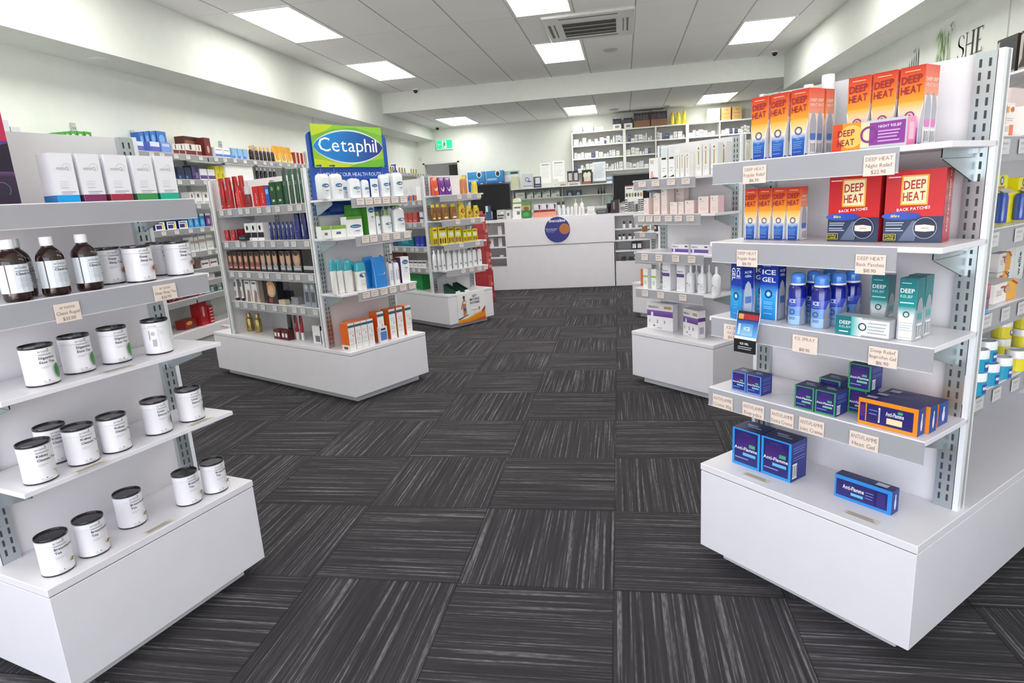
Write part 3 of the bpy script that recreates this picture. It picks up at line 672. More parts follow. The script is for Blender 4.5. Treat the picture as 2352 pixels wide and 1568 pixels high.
def lying_heat(w, h):
    m = MB(); m.box(-w/2, 0, 0, w/2, .036, h, 'c4c4ca', top='d8b8b0', side='e88ab0'); P = Pt(m, front(w, h), w, h)
    P.rect(0, 0, .14, 1, 'cc3a1c', 'd8501c'); P.rect(.14, 0, .40, 1, 'ee8c24', 'f09428'); P.rect(.40, .06, .52, .94, 'f6d8b0', 'f6d8b0'); P.rect(.52, .10, .98, .90, '8a3a94', '8a3a94')
    P.ell(.27, .5, .17, .42, 'f7c060'); P.text('DEEP', .08, .52, h*.33, '8e1c34', 1, fit=.24, slope=.03); P.text('HEAT', .08, .17, h*.33, '8e1c34', 1, fit=.24, slope=.03)
    P.ring(.51, .5, .30*h, .08*h, '7c3a80'); P.text('NIGHT RELIEF', .64, .70, h*.13, 'f0d8f0', 1); lines(P, .64, .92, (.55, .44, .33, .2), 'd0a0d4', .05)
    Q = Pt(m, right(w, .036, h), .036, h); Q.rect(0, 0, 1, 1, 'e870a8', 'f09ab8'); Q.rect(.2, .2, .8, .8, 'f4b8cc')
    return m.build('rub_carton')
def patch_front(P, w, h):
    P.rect(0, .36, 1, 1, 'cc2228', 'c41e26'); P.rect(0, 0, 1, .36, '3e4a66', '2c3654')
    P.rect(.27, .52, .73, .93, 'f2b040', 'f0a838'); P.rect(.30, .54, .70, .91, 'f9e6b4', 'fae8b8')
    P.text('DEEP', .31, .735, h*.17, 'b0242c', 1, fit=.37, slope=.06); P.text('HEAT', .31, .575, h*.17, 'b0242c', 1, fit=.37, slope=.06)
    P.text('BACK PATCHES', .22, .435, h*.055, 'f8ecec', 1, fit=.56, slope=.08); P.rect(.04, .905, .26, .92, 'f4dcdc')
    P.ell(.30, .37, .34, .055, '3a5cc0', c2='2a48a8'); P.text('16hrs', .12, .355, h*.055, 'f4e65a', 1, shear=.2)
    P.poly([(.28, .02), (.50, .30), (.66, .30), (.56, .02)], '66728c'); P.ring(.72, .20, .20*w, .008*w, 'c8ccd4', 32); P.ell(.72, .20, .19, .19*w/h, '232a44')
    P.poly([(.56, .16), (.72, .15), (.88, .16), (.88, .23), (.72, .25), (.56, .24)], 'f2dcd0'); P.rect(.66, .195, .79, .203, 'a06a5a')
    lines(P, .05, .36, (.27, .24, .19, .16), 'b8c0d0', .014)
    P.rect(.02, .03, .24, .12, 'e8d83c'); P.rect(.03, .036, .23, .114, '1e2030'); P.text('EXTRA', .13, .08, h*.034, 'e8d83c', 1, 'c'); P.text('LARGE', .13, .045, h*.034, 'e8d83c', 1, 'c')
def patch_side(P, w, h):
    P.rect(0, .36, 1, 1, 'a01a20', 'a81c22'); P.rect(0, 0, 1, .36, 'b02026', 'b02026'); P.text('BACK PATCHES', .62, .14, w*.22, 'f0d8d8', 1, rot=PI/2); P.text('DEEP HEAT', .62, .66, w*.26, 'e8b050', 1, rot=PI/2)
def ice_front(P, w, h):
    P.rect(0, .62, 1, 1, '1c3fb4', '0f2178'); P.rect(0, .44, 1, .62, '4fb4ec', '1c3fb4'); P.rect(0, 0, 1, .44, '1a86d4', '35aef0')
    for s in (0, 1):
        q = lambda u, v: (u if not s else 1-u, v); P.poly([q(0, 0), q(.09, 0), q(.10, .3), q(.05, .5), q(0, .56)][::(1 if not s else -1)], 'c8d4e2')
    P.text('ICE', .12, .79, h*.115, 'eef4ff', 1, fit=.76); P.text('GEL', .12, .66, h*.115, 'eef4ff', 1, fit=.76); P.ring(.5, .45, .21*w, .06*w, '16306c'); P.ell(.5, .45, .1, .1*w/h, 'd8ecfa')
    P.rect(.15, .93, .6, .94, 'b8c8f0'); lines(P, .25, .78, (.30, .27, .22, .19, .1), '9ed4f6', .012)
def ice_front_turned(P, w, h):
    P.rect(0, .62, 1, 1, '1c3fb4', '0f2178'); P.rect(0, .44, 1, .62, '4fb4ec', '1c3fb4'); P.rect(0, 0, 1, .44, '1a86d4', '35aef0')
    P.text('ICE', .52, .93, w*.42, 'eef4ff', 1, rot=-PI/2); P.text('GEL', .12, .93, w*.42, 'eef4ff', 1, rot=-PI/2); P.ring(.5, .42, .22*w, .06*w, '16306c'); P.ell(.5, .42, .1, .1*w/h, 'd8ecfa'); lines(P, .3, .7, (.3, .26, .2, .1), '8fd0f4', .01)
def ice_side(P, w, h):
    P.rect(0, .56, 1, 1, '16349c', '0d1c6c'); P.rect(0, 0, 1, .56, '8fa0bc', '3f6cc8'); P.poly([(.14, .02), (.86, .02), (.86, .50), (.72, .64), (.5, .70), (.28, .64), (.14, .50)], 'b4bcc8'); P.text('ICE', .5, .84, h*.055, 'dfe8ff', 1, 'c', fit=.6); P.text('GEL', .5, .77, h*.055, 'dfe8ff', 1, 'c', fit=.6); P.rect(.25, .30, .8, .42, '5a7ab8')
def relief_front(P, w, h):
    P.rect(0, .55, 1, 1, '1a9494', '0e6c74'); P.rect(0, .40, 1, .55, 'dceeee', '1a9494'); P.rect(0, 0, 1, .40, 'eef0f0', 'eef2f2')
    for s in (0, 1):
        q = lambda u, v: (u if not s else 1-u, v); P.poly([q(0, 0), q(.10, 0), q(.10, .26), q(.04, .45), q(0, .5)][::(1 if not s else -1)], 'b2b6ba')
    P.text('DEEP', .08, .77, h*.095, 'f4fafa', 1, fit=.8); P.text('RELIEF', .10, .69, h*.062, 'b4dcdc', 1, fit=.7); P.ring(.5, .42, .19*w, .06*w, '2c4448'); P.rect(.1, .60, .9, .62, 'c8ecec'); P.rect(.15, .92, .7, .93, 'c8ecec')
    lines(P, .15, .9, (.28, .24, .20, .16, .04), 'b8bcc0', .008)
def relief_side(P, w, h):
    P.rect(0, .5, 1, 1, '14807f', '0d6670'); P.rect(0, 0, 1, .5, 'c8cace', '8fb0b4'); P.poly([(.14, .3), (.86, .3), (.86, .55), (.7, .66), (.5, .7), (.3, .66), (.14, .55)], '9a9ea6'); P.rect(.25, .34, .8, .44, '3aa0a4'); barcode(P, .2, .03, .85, .27)
def lying_relief(w, h):
    m = MB(); m.box(-w/2, 0, 0, w/2, .04, h, 'a8a8ac', top='b8bcbe'); P = Pt(m, front(w, h), w, h)
    P.rect(0, 0, .30, 1, '12848a', '0e7078'); P.rect(.30, 0, .50, 1, '2ab0b0', 'e8eeee', True); P.rect(.5, .08, 1, .92, 'e6e8ea', 'eceeee')
    P.text('DEEP', .08, .56, h*.26, 'eef8f8', 1, fit=.22); P.text('RELIEF', .08, .36, h*.17, 'a8d8d8', 1, fit=.22); P.rect(.08, .14, .26, .2, 'eef8f8'); P.ring(.52, .52, .21*h, .06*h, '2c4448'); lines(P, .62, .96, (.74, .56, .40, .24), 'a8acb0', .04)
    return m.build('gel_carton')
def jar_carton(edge, d=.055, barc=True):
    def f(P, w, h):
        P.rect(0, 0, 1, 1, edge, edge); P.rect(.08, .07, .92, .96, '2c2a72', '2a2468'); P.ell(.5, .66, .36, .26, '3c2a78'); P.rect(.16, .5, .84, .84, '4a2c80', '3a246c')
        P.text('Anti-Flamme', .09, .44, h*.125, 'f4f4fa', 1, fit=.82); P.rect(.40, .30, .86, .38, '6fb8e8' if edge != '3f9460' else '7cc49a'); P.rect(.12, .20, .60, .23, '8a9cd0'); P.rect(.62, .55, .84, .64, '4fae7c')
    def s(P, w, h):
        P.rect(0, 0, 1, 1, '2e3480', '34408e'); lines(P, .12, .88, (.84, .78, .72, .60, .54), '7a88c4', .02)
        if barc: barcode(P, .06, .08, .36, .46)
        else: lines(P, .12, .8, (.4, .3, .2), '7a88c4', .03)
    def t(P, w, d_): P.rect(.22, .55, .6, .68, '9aa4d0'); P.rect(.32, .38, .8, .48, '9aa4d0')
    return carton('jar_carton', d, '2a2c70', f, s, t, top='1f2158')
def long_carton(edge, d=.04, flip=False):
    def f(P, w, h):
        P.rect(0, 0, 1, 1, edge, edge); P.rect(.03, .12, .93, .84, '2e2a74', '2a2468')
        if edge == '2f8fe0': P.text('Anti-Flamme', .15, .48, h*.25, 'f4f4fa', 1, fit=.38); P.rect(.30, .26, .52, .38, '6fc0f0'); P.rect(.72, .18, .735, .80, '1e1c50'); P.rect(.76, .2, .9, .78, '3a2c7c'); lines(P, .56, .70, (.6, .48, .36), '8a90d0', .03)
        else: P.rect(.13, .15, .15, .82, edge); P.rect(.03, .3, .12, .74, '5a2c74'); P.text('Anti-Flamme', .48, .52, h*.22, 'f4f4fa', 1, fit=.3); P.rect(.50, .22, .76, .44, 'f8e0b0'); P.rect(.68, .66, .76, .76, '4fae7c'); lines(P, .2, .34, (.6, .46), '8a90d0', .03); barcode(P, .36, .2, .39, .76)
    def s(P, w, h): P.rect(0, 0, 1, 1, '2a4a9a' if edge != '2f8fe0' else '2c3c8c'); P.ell(.5, .4, .14, .25, 'dfe8f8'); P.rect(.42, .5, .58, .8, 'dfe8f8')
    def t(P, w, d_): lines(P, .15, .55, (.25, .4, .55, .7), '5c5c94', .05); P.rect(.68, .25, .88, .75, 'c8c8dc') if edge == '2f8fe0' else P.rect(.08, .3, .26, .7, 'b8b0cc')
    return carton('cream_carton', d, edge, f, s, t, top='262862')
def aerosol(w, h):
    r = w/2; o = thing('spray_can'); m = MB()
    m.loft([(r*.96, r*.96, 0, 'a8b8cc'), (r, r, .006, '9cc0e4'), (r, r, h*.18, '9cc0e4'), (r, r, h*.36, '6f98d8'), (r, r, h*.52, '3a50b8'), (r, r, h*.66, '16208c'), (r*.93, r*.93, h*.735, '131a78'), (r*.74, r*.74, h*.775, '131a78')], cy=r, seg=32)
    b = m.build('can_body', o); P = None
    m = MB(); P = Pt(m, cylf(r+.0003, h*.72, 0, PI*.9, r), r*PI*.9, h*.72, 'card', .0003, True); P.text('ICE', .5, .60, h*.10, 'e8eefc', 1, 'c', sx=.9); P.text('SPRAY', .5, .545, h*.03, '9aa8d8', 1, 'c'); P.ring(.5, .36, r*.30, r*.09, '3c4a6c'); lines(P, .38, .64, (.2, .16), '3a3c78', .012)
    P.poly([(.80, .02), (1., .02), (1., .70), (.9, .60), (.82, .42)], '8a90a0'); P.poly([(.0, .02), (.2, .02), (.18, .42), (.1, .60), (.0, .70)], '8a90a0')
    m.build('can_print', o)
    m = MB(); m.loft([(r*.80, r*.80, h*.765, 'e2e8f0'), (r*.80, r*.80, h*.80, 'e2e8f0'), (r*.78, r*.78, h*.805, '3c74cc'), (r*.80, r*.80, h*.90, '4080d4'), (r*.76, r*.76, h*.95, '4a8ade'), (r*.60, r*.60, h*.985, '4a8ade'), (r*.25, r*.25, h, '5a98e6')], cy=r, seg=32); c = m.build('cap', o); c['label'] = 'light blue domed cap'
    return o
def bare_can(col, capc, labfn=None, name='spray_can'):
    def mk(w, h):
        r = w/2; o = thing(name); m = MB(); m.loft([(r*.96, r*.96, 0), (r, r, .004), (r, r, h*.68), (r*.85, r*.85, h*.73), (r*.6, r*.6, h*.77)], col, 'gold' if col == 'b8a468' else 'gloss', 24, cy=r)
        b = m.build('can_body', o); m = MB(); m.loft([(r*.62, r*.62, h*.76), (r*.62, r*.62, h*.98), (r*.58, r*.58, h)], capc, 'gold' if col == 'b8a468' else 'gloss', 20, cy=r); m.build('cap', o)
        if labfn: m = MB(); labfn(Pt(m, cylf(r+.0003, h*.68, 0, PI*.9, r), r*PI*.9, h*.68, 'card', .0003, True)); m.build('label_print', o)
        return o
    return mk
# --- tea tins
def tea_tin(title, pic, back=False):
    def mk(w, h):
        r = w/2; o = thing('tea_tin'); m = MB(); hs = h*.79
        m.loft([(r, r, .003), (r, r, hs)], 'f1eff3', 'card', 40, cy=0); m.build('tin_body', o)
        m = MB(); m.loft([(r*1.006, r*1.006, 0), (r*1.012, r*1.012, .002), (r*1.006, r*1.006, .0035)], '222024', 'gloss', 40); c = m.build('base_rim', o); c['label'] = 'thin black base rim'
        m = MB(); m.loft([(r*1.012, r*1.012, hs+.0005), (r*1.012, r*1.012, h-.007)], 'f3f1f5', 'card', 40)
        m.build('lid', o)
        m = MB(); n = 40
        m.loft([(r*1.02, r*1.02, h-.004), (r*1.028, r*1.028, h-.002), (r*1.015, r*1.015, h), (r*.965, r*.965, h), (r*.955, r*.955, h-.005), (.001, .001, h-.005)], '29262a', 'gloss', 40); c = m.build('lid_cap', o); c['label'] = 'recessed black cap'
        m = MB(); sp = PI*1.3; P = Pt(m, cylf(r*1.013, h, 0, sp, 0, -.55), r*sp, h, 'card', .0003, True)
        if back:
            P.text('artemis', .36, .82, h*.07, '77737a', 0); P.ell(.42, .62, .035, .06, 'b8b4ba'); barcode(P, .40, .22, .47, .48); P.rect(.515, .1, .519, .74, 'c8c4ca'); P.rect(.36, .45, .368, .72, '55525a'); lines(P, .54, .60, (.66, .60), 'a8a4aa', .008)
        else:
            P.text('artemis', .52, .83, h*.085, '77747c', 0); P.circ(.675, .895, .0016, '88858c'); P.rect(.52, .765, .72, .775, '2c2a2e')
            for i, t in enumerate(title): P.text(t, .52, .665-.105*i, h*.085, '38363c', 1)
            P.rect(.52, .47, .66, .478, 'b0acb2'); P.rect(.52, .44, .62, .448, 'c0bcc2'); P.rect(.52, .12, .555, .128, '6c6a70'); P.ell(.60, .13, .012, .014, '6c6a70'); lines(P, .52, .68, (.085, .06), 'a4a0a6', .007)
            if pic == 'leaf':
                P.poly([(.70, .30), (.735, .15), (.76, .13), (.79, .22), (.79, .40), (.76, .52), (.73, .50), (.70, .42)], '3f8440'); P.poly([(.73, .15), (.745, .15), (.775, .5), (.765, .5)], '6aa85c')
            elif pic == 'flower':
                R = random.Random(3)
                for k in range(16): a = R.uniform(.2, 2.9); P.ell(.76+.07*math.cos(a)*R.uniform(.5, 1), .24+.09*math.sin(a), .016, .02, R.choice(['b8a878', '8c8a54', 'd8c8a0', 'a49860']), 8)
                P.rect(.757, .03, .762, .28, '6c6a3c')
            elif pic == 'clover':
                for k in range(9): P.ell(.76+.045*math.cos(k*.7), .36+.055*math.sin(k*.7), .025, .035, ('c09a88', 'a87c6c', '8a5c50')[k % 3], 9)
                P.ell(.76, .36, .035, .045, 'b48c7c', 10); P.rect(.772, .04, .778, .27, '3c3a34')
            elif pic == 'sprig':
                for k in range(7): a = k*.9; P.poly([(.75, .10+.045*k), (.75+.05*math.cos(a), .14+.045*k+.03*math.sin(a)), (.75+.03*math.cos(a+.4), .12+.045*k+.04*math.sin(a+.4))], ('5a5c50', '8c8e80', '3c4038')[k % 3])
                P.rect(.748, .06, .752, .40, '5a5c50')
            elif pic == 'thistle':
                P.poly([(.735, .28), (.755, .22), (.775, .28), (.785, .40), (.755, .55), (.725, .40)], '3e3c40'); P.rect(.753, .06, .758, .24, '5c6050')
        pr = m.build('label_print', o)
        return o
    return mk
def syrup_bottle(w, h):
    r = w/2; o = thing('medicine_bottle'); m = MB()
    m.loft([(r*.90, r*.90, 0), (r*.98, r*.98, .004), (r, r, h*.05), (r, r, h*.63), (r*.97, r*.97, h*.67), (r*.86, r*.86, h*.73), (r*.62, r*.62, h*.79), (r*.44, r*.44, h*.825), (r*.42, r*.42, h*.86)], '2a1512', 'gloss', 36); b = m.build('glass_body', o); b['label'] = 'dark amber glass body'
    m = MB(); m.loft([(r*.47, r*.47, h*.85), (r*.48, r*.48, h*.86), (r*.48, r*.48, h*.985), (r*.44, r*.44, h)], 'f0f0f2', 'gloss', 28); m.build('cap', o)
    m = MB(); lh = h*.46; P = Pt(m, cylf(r+.0006, lh, h*.14, PI*1.15), r*PI*1.15, lh, 'card', .0003, True)
    P.rect(0, 0, 1, 1, 'dfe4e9'); P.rect(.265, 0, .285, 1, '26262a'); P.text('artemis', .44, .84, lh*.14, '8c9299'); P.rect(.44, .75, .86, .765, '2c2c30'); P.text('Chest Rapid', .44, .62, lh*.13, '3c4048', 1, fit=.42); lines(P, .46, .82, (.52, .46, .40, .32, .26, .20), 'c2ccd8', .02); P.ell(.90, .28, .025, .04, '7c9486')
    m.build('label', o); return o
def q_carton(band, bside):
    def f(P, w, h):
        P.rect(0, 0, 1, .145, band); P.text('mitoQ', .20, .66, h*.10, '9a9a9e', 0, fit=.55); P.ring(.66, .71, w*.19, w*.012, 'b4b4b8', 22, -.9, 3.6)
        lines(P, .2, .62, (.42, .38, .345), 'c0c0c4', .006); P.rect(.2, .285, .58, .305, 'cfcfd3'); P.rect(.2, .20, .85, .212, '84848a'); P.rect(.2, .165, .68, .175, '9a9aa0')
    def s(P, w, h): P.rect(0, 0, 1, 1, 'e4e4ea', 'e8e8ec'); P.rect(0, 0, 1, .145, bside)
    return carton('supplement_carton', .055, 'f1f0f4', f, s, top='f2f2f4')
def sunset_box(w, h):
    m = MB(); m.box(-w/2, 0, 0, w/2, .12, h, '34203c', top='302038', side='5c2450'); P = Pt(m, front(w, h), w, h)
    P.rect(0, .66, 1, 1, '5a2450', '5c2450'); P.rect(.62, .66, 1, 1, 'c02c54', 'c02c54'); P.rect(0, .34, 1, .66, 'c878a8', '4c3a8c')
    P.poly([(.0, .34), (.0, .38), (.3, .42), (.45, .45), (.6, .43), (.75, .56), (.9, .62), (1, .64), (1, .34)], '241c2e'); P.rect(0, .28, 1, .34, '2a2032', '6c4c78'); P.rect(0, 0, 1, .28, '2a1e34', '3c2444'); P.poly([(0, 0), (0, .25), (.35, .2), (.55, .0)], 'a85a84')
    P.text('mito', .50, .13, h*.085, 'f0f0f4', 1); P.ring(.84, .15, h*.08, h*.008, '5c7c74', 18, -.8, 1.8)
    return m.build('display_box')
# --- generic bottles and tubes
def pump_bottle(body='f2f4f5', pump='1c3e9c', pr=None, ex=3.4, bf=.74, name='pump_bottle', pumph=None):
    def mk(w, h):
        rx = w/2; ry = rx*.62; o = thing(name); m = MB(); hb = h*bf
        m.loft([(rx*.94, ry*.94, 0), (rx, ry, .004), (rx, ry, hb*.80), (rx*.95, ry*.95, hb*.90), (rx*.75, ry*.8, hb*.97), (rx*.35, ry*.5, hb)], body, 'gloss', 28, ex, cy=ry); m.build('bottle_body', o)
        m = MB(); m.loft([(rx*.30, rx*.30, hb-.001), (rx*.30, rx*.30, hb+h*.07), (rx*.12, rx*.12, hb+h*.08), (rx*.10, rx*.10, h*.95), (rx*.2, rx*.2, h*.955), (rx*.2, rx*.2, h)], pump, 'gloss', 16, cy=ry); m.box(-rx*.7, ry-.004, h*.955, 0, ry+.004, h*.99, pump, 'gloss'); c = m.build('pump', o)
        if pr: m = MB(); pr(Pt(m, supf(rx, ry, hb*.86, 0, ex), w*.86, hb*.86, 'card', .0004)); q = m.build('label_print', o); q.location = (0, ry, 0)
        return o
    return mk
def cap_bottle(body, cap, pr=None, ex=2.6, bf=.80, capr=.5, name='bottle', depth=.62, shoulder=.9, mt='gloss', capex=2.):
    def mk(w, h):
        rx = w/2; ry = rx*depth; o = thing(name); m = MB(); hb = h*bf
        m.loft([(rx*.93, ry*.93, 0), (rx, ry, .003), (rx, ry, hb*.78), (rx*shoulder, ry*shoulder, hb*.92), (rx*min(shoulder, capr*1.15), ry*min(shoulder, capr*1.15) if depth < 1 else rx*capr*1.1, hb)], body, mt, 24, ex, cy=ry); m.build('bottle_body', o)
        m = MB(); cr = rx*capr; m.loft([(cr, cr if capr < .6 else ry*.98*capr, hb-.001), (cr, cr if capr < .6 else ry*.98*capr, h*.98), (cr*.93, (cr if capr < .6 else ry*capr)*.93, h)], cap, 'gloss', 20, capex if capr < .6 else ex, cy=ry); m.build('cap', o)
        if pr: m = MB(); pr(Pt(m, supf(rx, ry, hb*.80, 0, ex), w*.86, hb*.80, 'card', .0004)); q = m.build('label_print', o); q.location = (0, ry, 0)
        return o
    return mk
def dome_bottle(body, cap, pr=None):
    def mk(w, h):
        rx = w/2; ry = rx*.6; o = thing('lotion_bottle'); m = MB(); hb = h*.66
        m.loft([(rx*.9, ry*.9, 0), (rx*.98, ry, .003), (rx*.92, ry, hb*.5), (rx, ry, hb)], body, 'gloss', 24, 2.6, cy=ry); m.build('bottle_body', o)
        m = MB(); m.loft([(rx*1.01, ry*1.01, hb), (rx*1.04, ry*1.04, hb+.25*(h-hb)), (rx*.98, ry*.98, hb+.6*(h-hb)), (rx*.75, ry*.8, hb+.88*(h-hb)), (rx*.3, ry*.35, h)], cap, 'gloss', 24, 2.4, cy=ry); m.build('cap', o)
        if pr: m = MB(); pr(Pt(m, supf(rx, ry*1.02, hb, 0, 2.6), w*.86, hb, 'card', .0006)); q = m.build('label_print', o); q.location = (0, ry, 0)
        return o
    return mk
def stand_tube(body, cap, pr=None, name='squeeze_tube', capf=.16, top=None):
    def mk(w, h):
        rx = w/2; ry = rx*.55; o = thing(name); m = MB(); hc = h*capf
        m.loft([(rx*.80, ry, hc), (rx*.84, ry, hc+.004), (rx*.97, ry*.75, h*.65), (rx, ry*.35, h*.93, top or body), (rx, ry*.18, h, top or body)], body, 'gloss', 24, 2.6, cy=ry); m.build('tube_body', o)
        m = MB(); m.loft([(rx*.78, ry*.98, 0), (rx*.80, ry, .002), (rx*.80, ry, hc)], cap, 'gloss', 24, 2.4, cy=ry); m.build('cap', o)
        if pr: m = MB(); pr(Pt(m, lambda u, v, k: ((u-.5)*w*.72, ry-ry*(1-.8*(v*.75+.12))-.0015-k-ry*.12, hc+v*(h-hc)), w*.72, h-hc, 'card', .0004)); m.build('label_print', o)
        return o
    return mk
def jar(body, lid, pr=None, name='jar', lf=.38):
    def mk(w, h):
        r = w/2; o = thing(name); m = MB(); hb = h*(1-lf); m.loft([(r*.90, r*.90, 0), (r*.97, r*.97, .003), (r*.97, r*.97, hb)], body, 'gloss', 28, cy=r); m.build('jar_body', o)
        m = MB(); m.loft([(r, r, hb), (r, r, h*.94), (r*.94, r*.94, h), (r*.8, r*.8, h), (r*.79, r*.79, h-.002, 'c8ccd0'), (.001, .001, h-.002, 'c8ccd0')], lid, 'gloss', 28, cy=r); m.build('lid', o)
        if pr: m = MB(); pr(Pt(m, cylf(r*.97+.0004, hb, 0, PI*.95, r), r*PI*.95, hb, 'card', .0003, True)); m.build('label_print', o)
        return o
    return mk
def pouch(col, pr=None, name='pouch', d=.035):
    def mk(w, h):
        m = MB(); rx = w/2
        m.loft([(rx, d*.5, 0), (rx*.98, d*.48, h*.25), (rx*.96, d*.36, h*.6), (rx, d*.12, h*.92), (rx*1.0, d*.04, h)], col, 'gloss', 20, 4, cy=d/2)
        if pr: pr(Pt(m, lambda u, v, k: ((u-.5)*w*.88, d/2-d*(.5-.13*v if v < .3 else .46-.42*(v-.3)/.7)-.0012-k, v*h), w*.88, h, 'card', .0004))
        return m.build(name)
    return mk
def oval_brand(P, blue='1f7cc0', dark='1c3c84', txt=True, v=.62, band='cfe4a8'):
    P.ell(.55, v, .40, .105, band); P.ell(.55, v, .36, .085, blue, c2=dark)
    if txt: P.text('Cetaphil', .57, v-.026, P.h*.06, 'ffffff', 1, 'c', fit=.5)
    lines(P, .36, .80, (v-.22, v-.30, v-.38), 'a8b0b8', .014); P.rect(.5, v-.25, .8, v-.225, '3c4058')
def blob_label(c1, c2='d8dce0', v=.5, t='c4c8cc'):
    def f(P, *a): P.rect(.1, v-.12, .9, v+.14, c1); lines(P, .2, .75, (v-.2, v-.28), t, .02); P.rect(.2, v, .8, v+.04, c2)
    return f
def simple(c, c2=None, t='9aa0a8', band=None, bv=.3, txt=None, tcol='303038'):
    """plain carton front: optional colour band, small copy lines, optional word"""
    def f(P, *a):
        if c2: P.rect(0, 0, 1, 1, c, c2)
        if band: P.rect(0, bv, 1, bv+.2, band)
        if txt: P.text(txt, .5, .68, P.h*.14, tcol, 1, 'c', sx=min(1, .8*P.w/(text_width(txt, 1)*P.h*.14)))
        lines(P, .15, .8, (.20, .12), t, .03)
    return f
# ================================================================ right foreground gondola, front
RFt = 'right foreground gondola'
row(RF, RZ[0], .03, [(0.157, 0.0488, 0.1537), (0.2113, 0.0474, 0.1522), (0.2667, 0.0493, 0.1521)], tube_carton('r'), 'heat_r', 'carton', 'upright orange and blue rub carton, front row', 'on its top shelf, '+RFt)
FB = [(0.2544, 0.0488, 0.1558)]
for i, yy in enumerate((.078, .122)):
    row(RF, RZ[0], yy, FB, tube_carton('r'), 'heat_r', 'carton', 'orange and blue rub carton '+('one' if not i else 'two')+' behind the third front carton', 'top shelf, '+RFt, 'rub cartons queued behind')
row(RF, RZ[0], .085, [(0.378, 0.0529, 0.1638), (0.4342, 0.0516, 0.1644), (0.4919, 0.0527, 0.1623)], tube_carton('n'), 'heat_n', 'carton', 'upright orange and purple rub carton', 'on the top shelf, '+RFt)
row(RF, RZ[0], .128, [(0.4855, 0.0507, 0.1659)], tube_carton('n'), 'heat_n2', 'carton', 'orange and purple rub carton behind the rightmost upright one', 'top shelf, '+RFt)
row(RF, RZ[0], .035, [(0.4298, 0.1679, 0.0595)], lying_heat, 'heat_l', 'carton', 'orange and purple rub carton lying on its side', 'on top shelf, '+RFt)
row(RF, RZ[0], .185, (0.2315, .045, [(0.2532, 0.0385, 0.2002)][0][2]), cap_bottle('e8eaec', 'f0f2f4', None, bf=.82, capr=.72, ex=2, depth=1), 'wb', 'bottle', 'white bottle standing behind the cartons', 'on the top shelf, '+RFt)
row(RF, RZ[0], .17, [(0.1914, 0.0319, 0.1819)], cap_bottle('e8eaec', 'f0f2f4', None, bf=.8, capr=.8, ex=2, depth=1), 'wb2', 'bottle', 'shorter white bottle hidden behind the cartons', 'on the top shelf, '+RFt)
row(RF, RZ[1], .11, [(0.0797, 0.0413, 0.1371), (0.1243, 0.0423, 0.1386), (0.1678, 0.0393, 0.1388), (0.2096, 0.039, 0.139)], tube_carton('r', .03), 'heat_s', 'carton', 'small orange and blue rub carton', 'on the second shelf, '+RFt)
PB_ = [(0.3667, 0.1265, 0.1607), (0.5012, 0.1166, 0.1614)]
row(RF, RZ[1], .11, (PB_[0][0], .128, PB_[0][2]), carton('patch_box', .065, 'b81f26', patch_front, patch_side, top='8c1a20'), 'patch', 'patch box', 'left-hand large red back patch box', 'on the second shelf, '+RFt)
row(RF, RZ[1], .115, (PB_[1][0]-.001, .122, PB_[1][2]), carton('patch_box', .055, 'b81f26', patch_front, patch_side, top='8c1a20'), 'patch2', 'patch box', 'right-hand large red back patch box', 'on the second shelf, '+RFt, rz=.14)
o = row(RF, RZ[2], .03, [(0.0964, 0.0521, 0.1541)], carton('gel_carton', .036, '1a2f90', ice_front_turned, ice_side, top='101f6c'), 'iceT', 'carton', 'blue gel carton with sideways lettering', 'at left of the third shelf, '+RFt, rz=-.30)
row(RF, RZ[2], .075, [(0.1672, 0.0555, 0.1574)], carton('gel_carton', .036, '1a2f90', ice_front, ice_side, top='101f6c'), 'ice', 'carton', 'blue gel carton with upright lettering', 'on the third shelf, '+RFt)
row(RF, RZ[2], .12, [(0.1148, 0.0539, 0.1536)], carton('gel_carton', .036, '1a2f90', ice_front, ice_side, top='101f6c'), 'ice2', 'carton', 'blue gel carton tucked behind the other two', 'on the third shelf, '+RFt)
CW = .0455
for (x, w, h), y, t in zip([(0.2536, 0.0523, 0.1331), (0.3198, 0.0513, 0.1406)] + [(0.2651, 0.0407, 0.1343), (0.3331, 0.0404, 0.1338)] + [(0.279, 0.039, 0.1363), (0.3393, 0.039, 0.1352)], (.05, .047, .105, .10, .156, .156),
        ('front left one of the six', 'front right one of the six', 'second row left of the six', 'second row right of the six', 'back row left of the six', 'back row right of the six')):
    row(RF, RZ[2], y, (x, CW/.97, .136), aerosol, 'aero', 'spray can', 'blue spray can,', t+', third shelf, '+RFt, 'blue spray cans on the third shelf')
row(RF, RZ[2], .13, [(0.4317, 0.0406, 0.1314)], carton('gel_carton', .036, 'c8cacc', relief_front, relief_side, top='0e6a70'), 'rel', 'carton', 'teal and white gel carton, left upright one', 'on third shelf, '+RFt)
row(RF, RZ[2], .055, [(0.5297, 0.0381, 0.1411)], carton('gel_carton', .036, 'c8cacc', relief_front, relief_side, top='0e6a70'), 'rel', 'carton', 'teal and white gel carton, right front upright one', 'on third shelf, '+RFt)
row(RF, RZ[2], .105, [(0.5252, 0.0394, 0.1416)], carton('gel_carton', .036, 'c8cacc', relief_front, relief_side, top='0e6a70'), 'rel', 'carton', 'teal and white gel carton behind the right front one', 'third shelf, '+RFt)
row(RF, RZ[2], .03, [(0.4447, 0.1294, 0.0454)], lying_relief, 'rell', 'carton', 'teal and white gel carton lying on its side', 'on third shelf, '+RFt)
row(RF, RZ[3], .045, [(0.0981, 0.0491, 0.0547), (0.1482, 0.0483, 0.057)], jar_carton('5b8fe0', .05, False), 'jcs', 'carton', 'tiny purple-blue jar carton with light blue edges', 'on the fourth shelf, '+RFt)
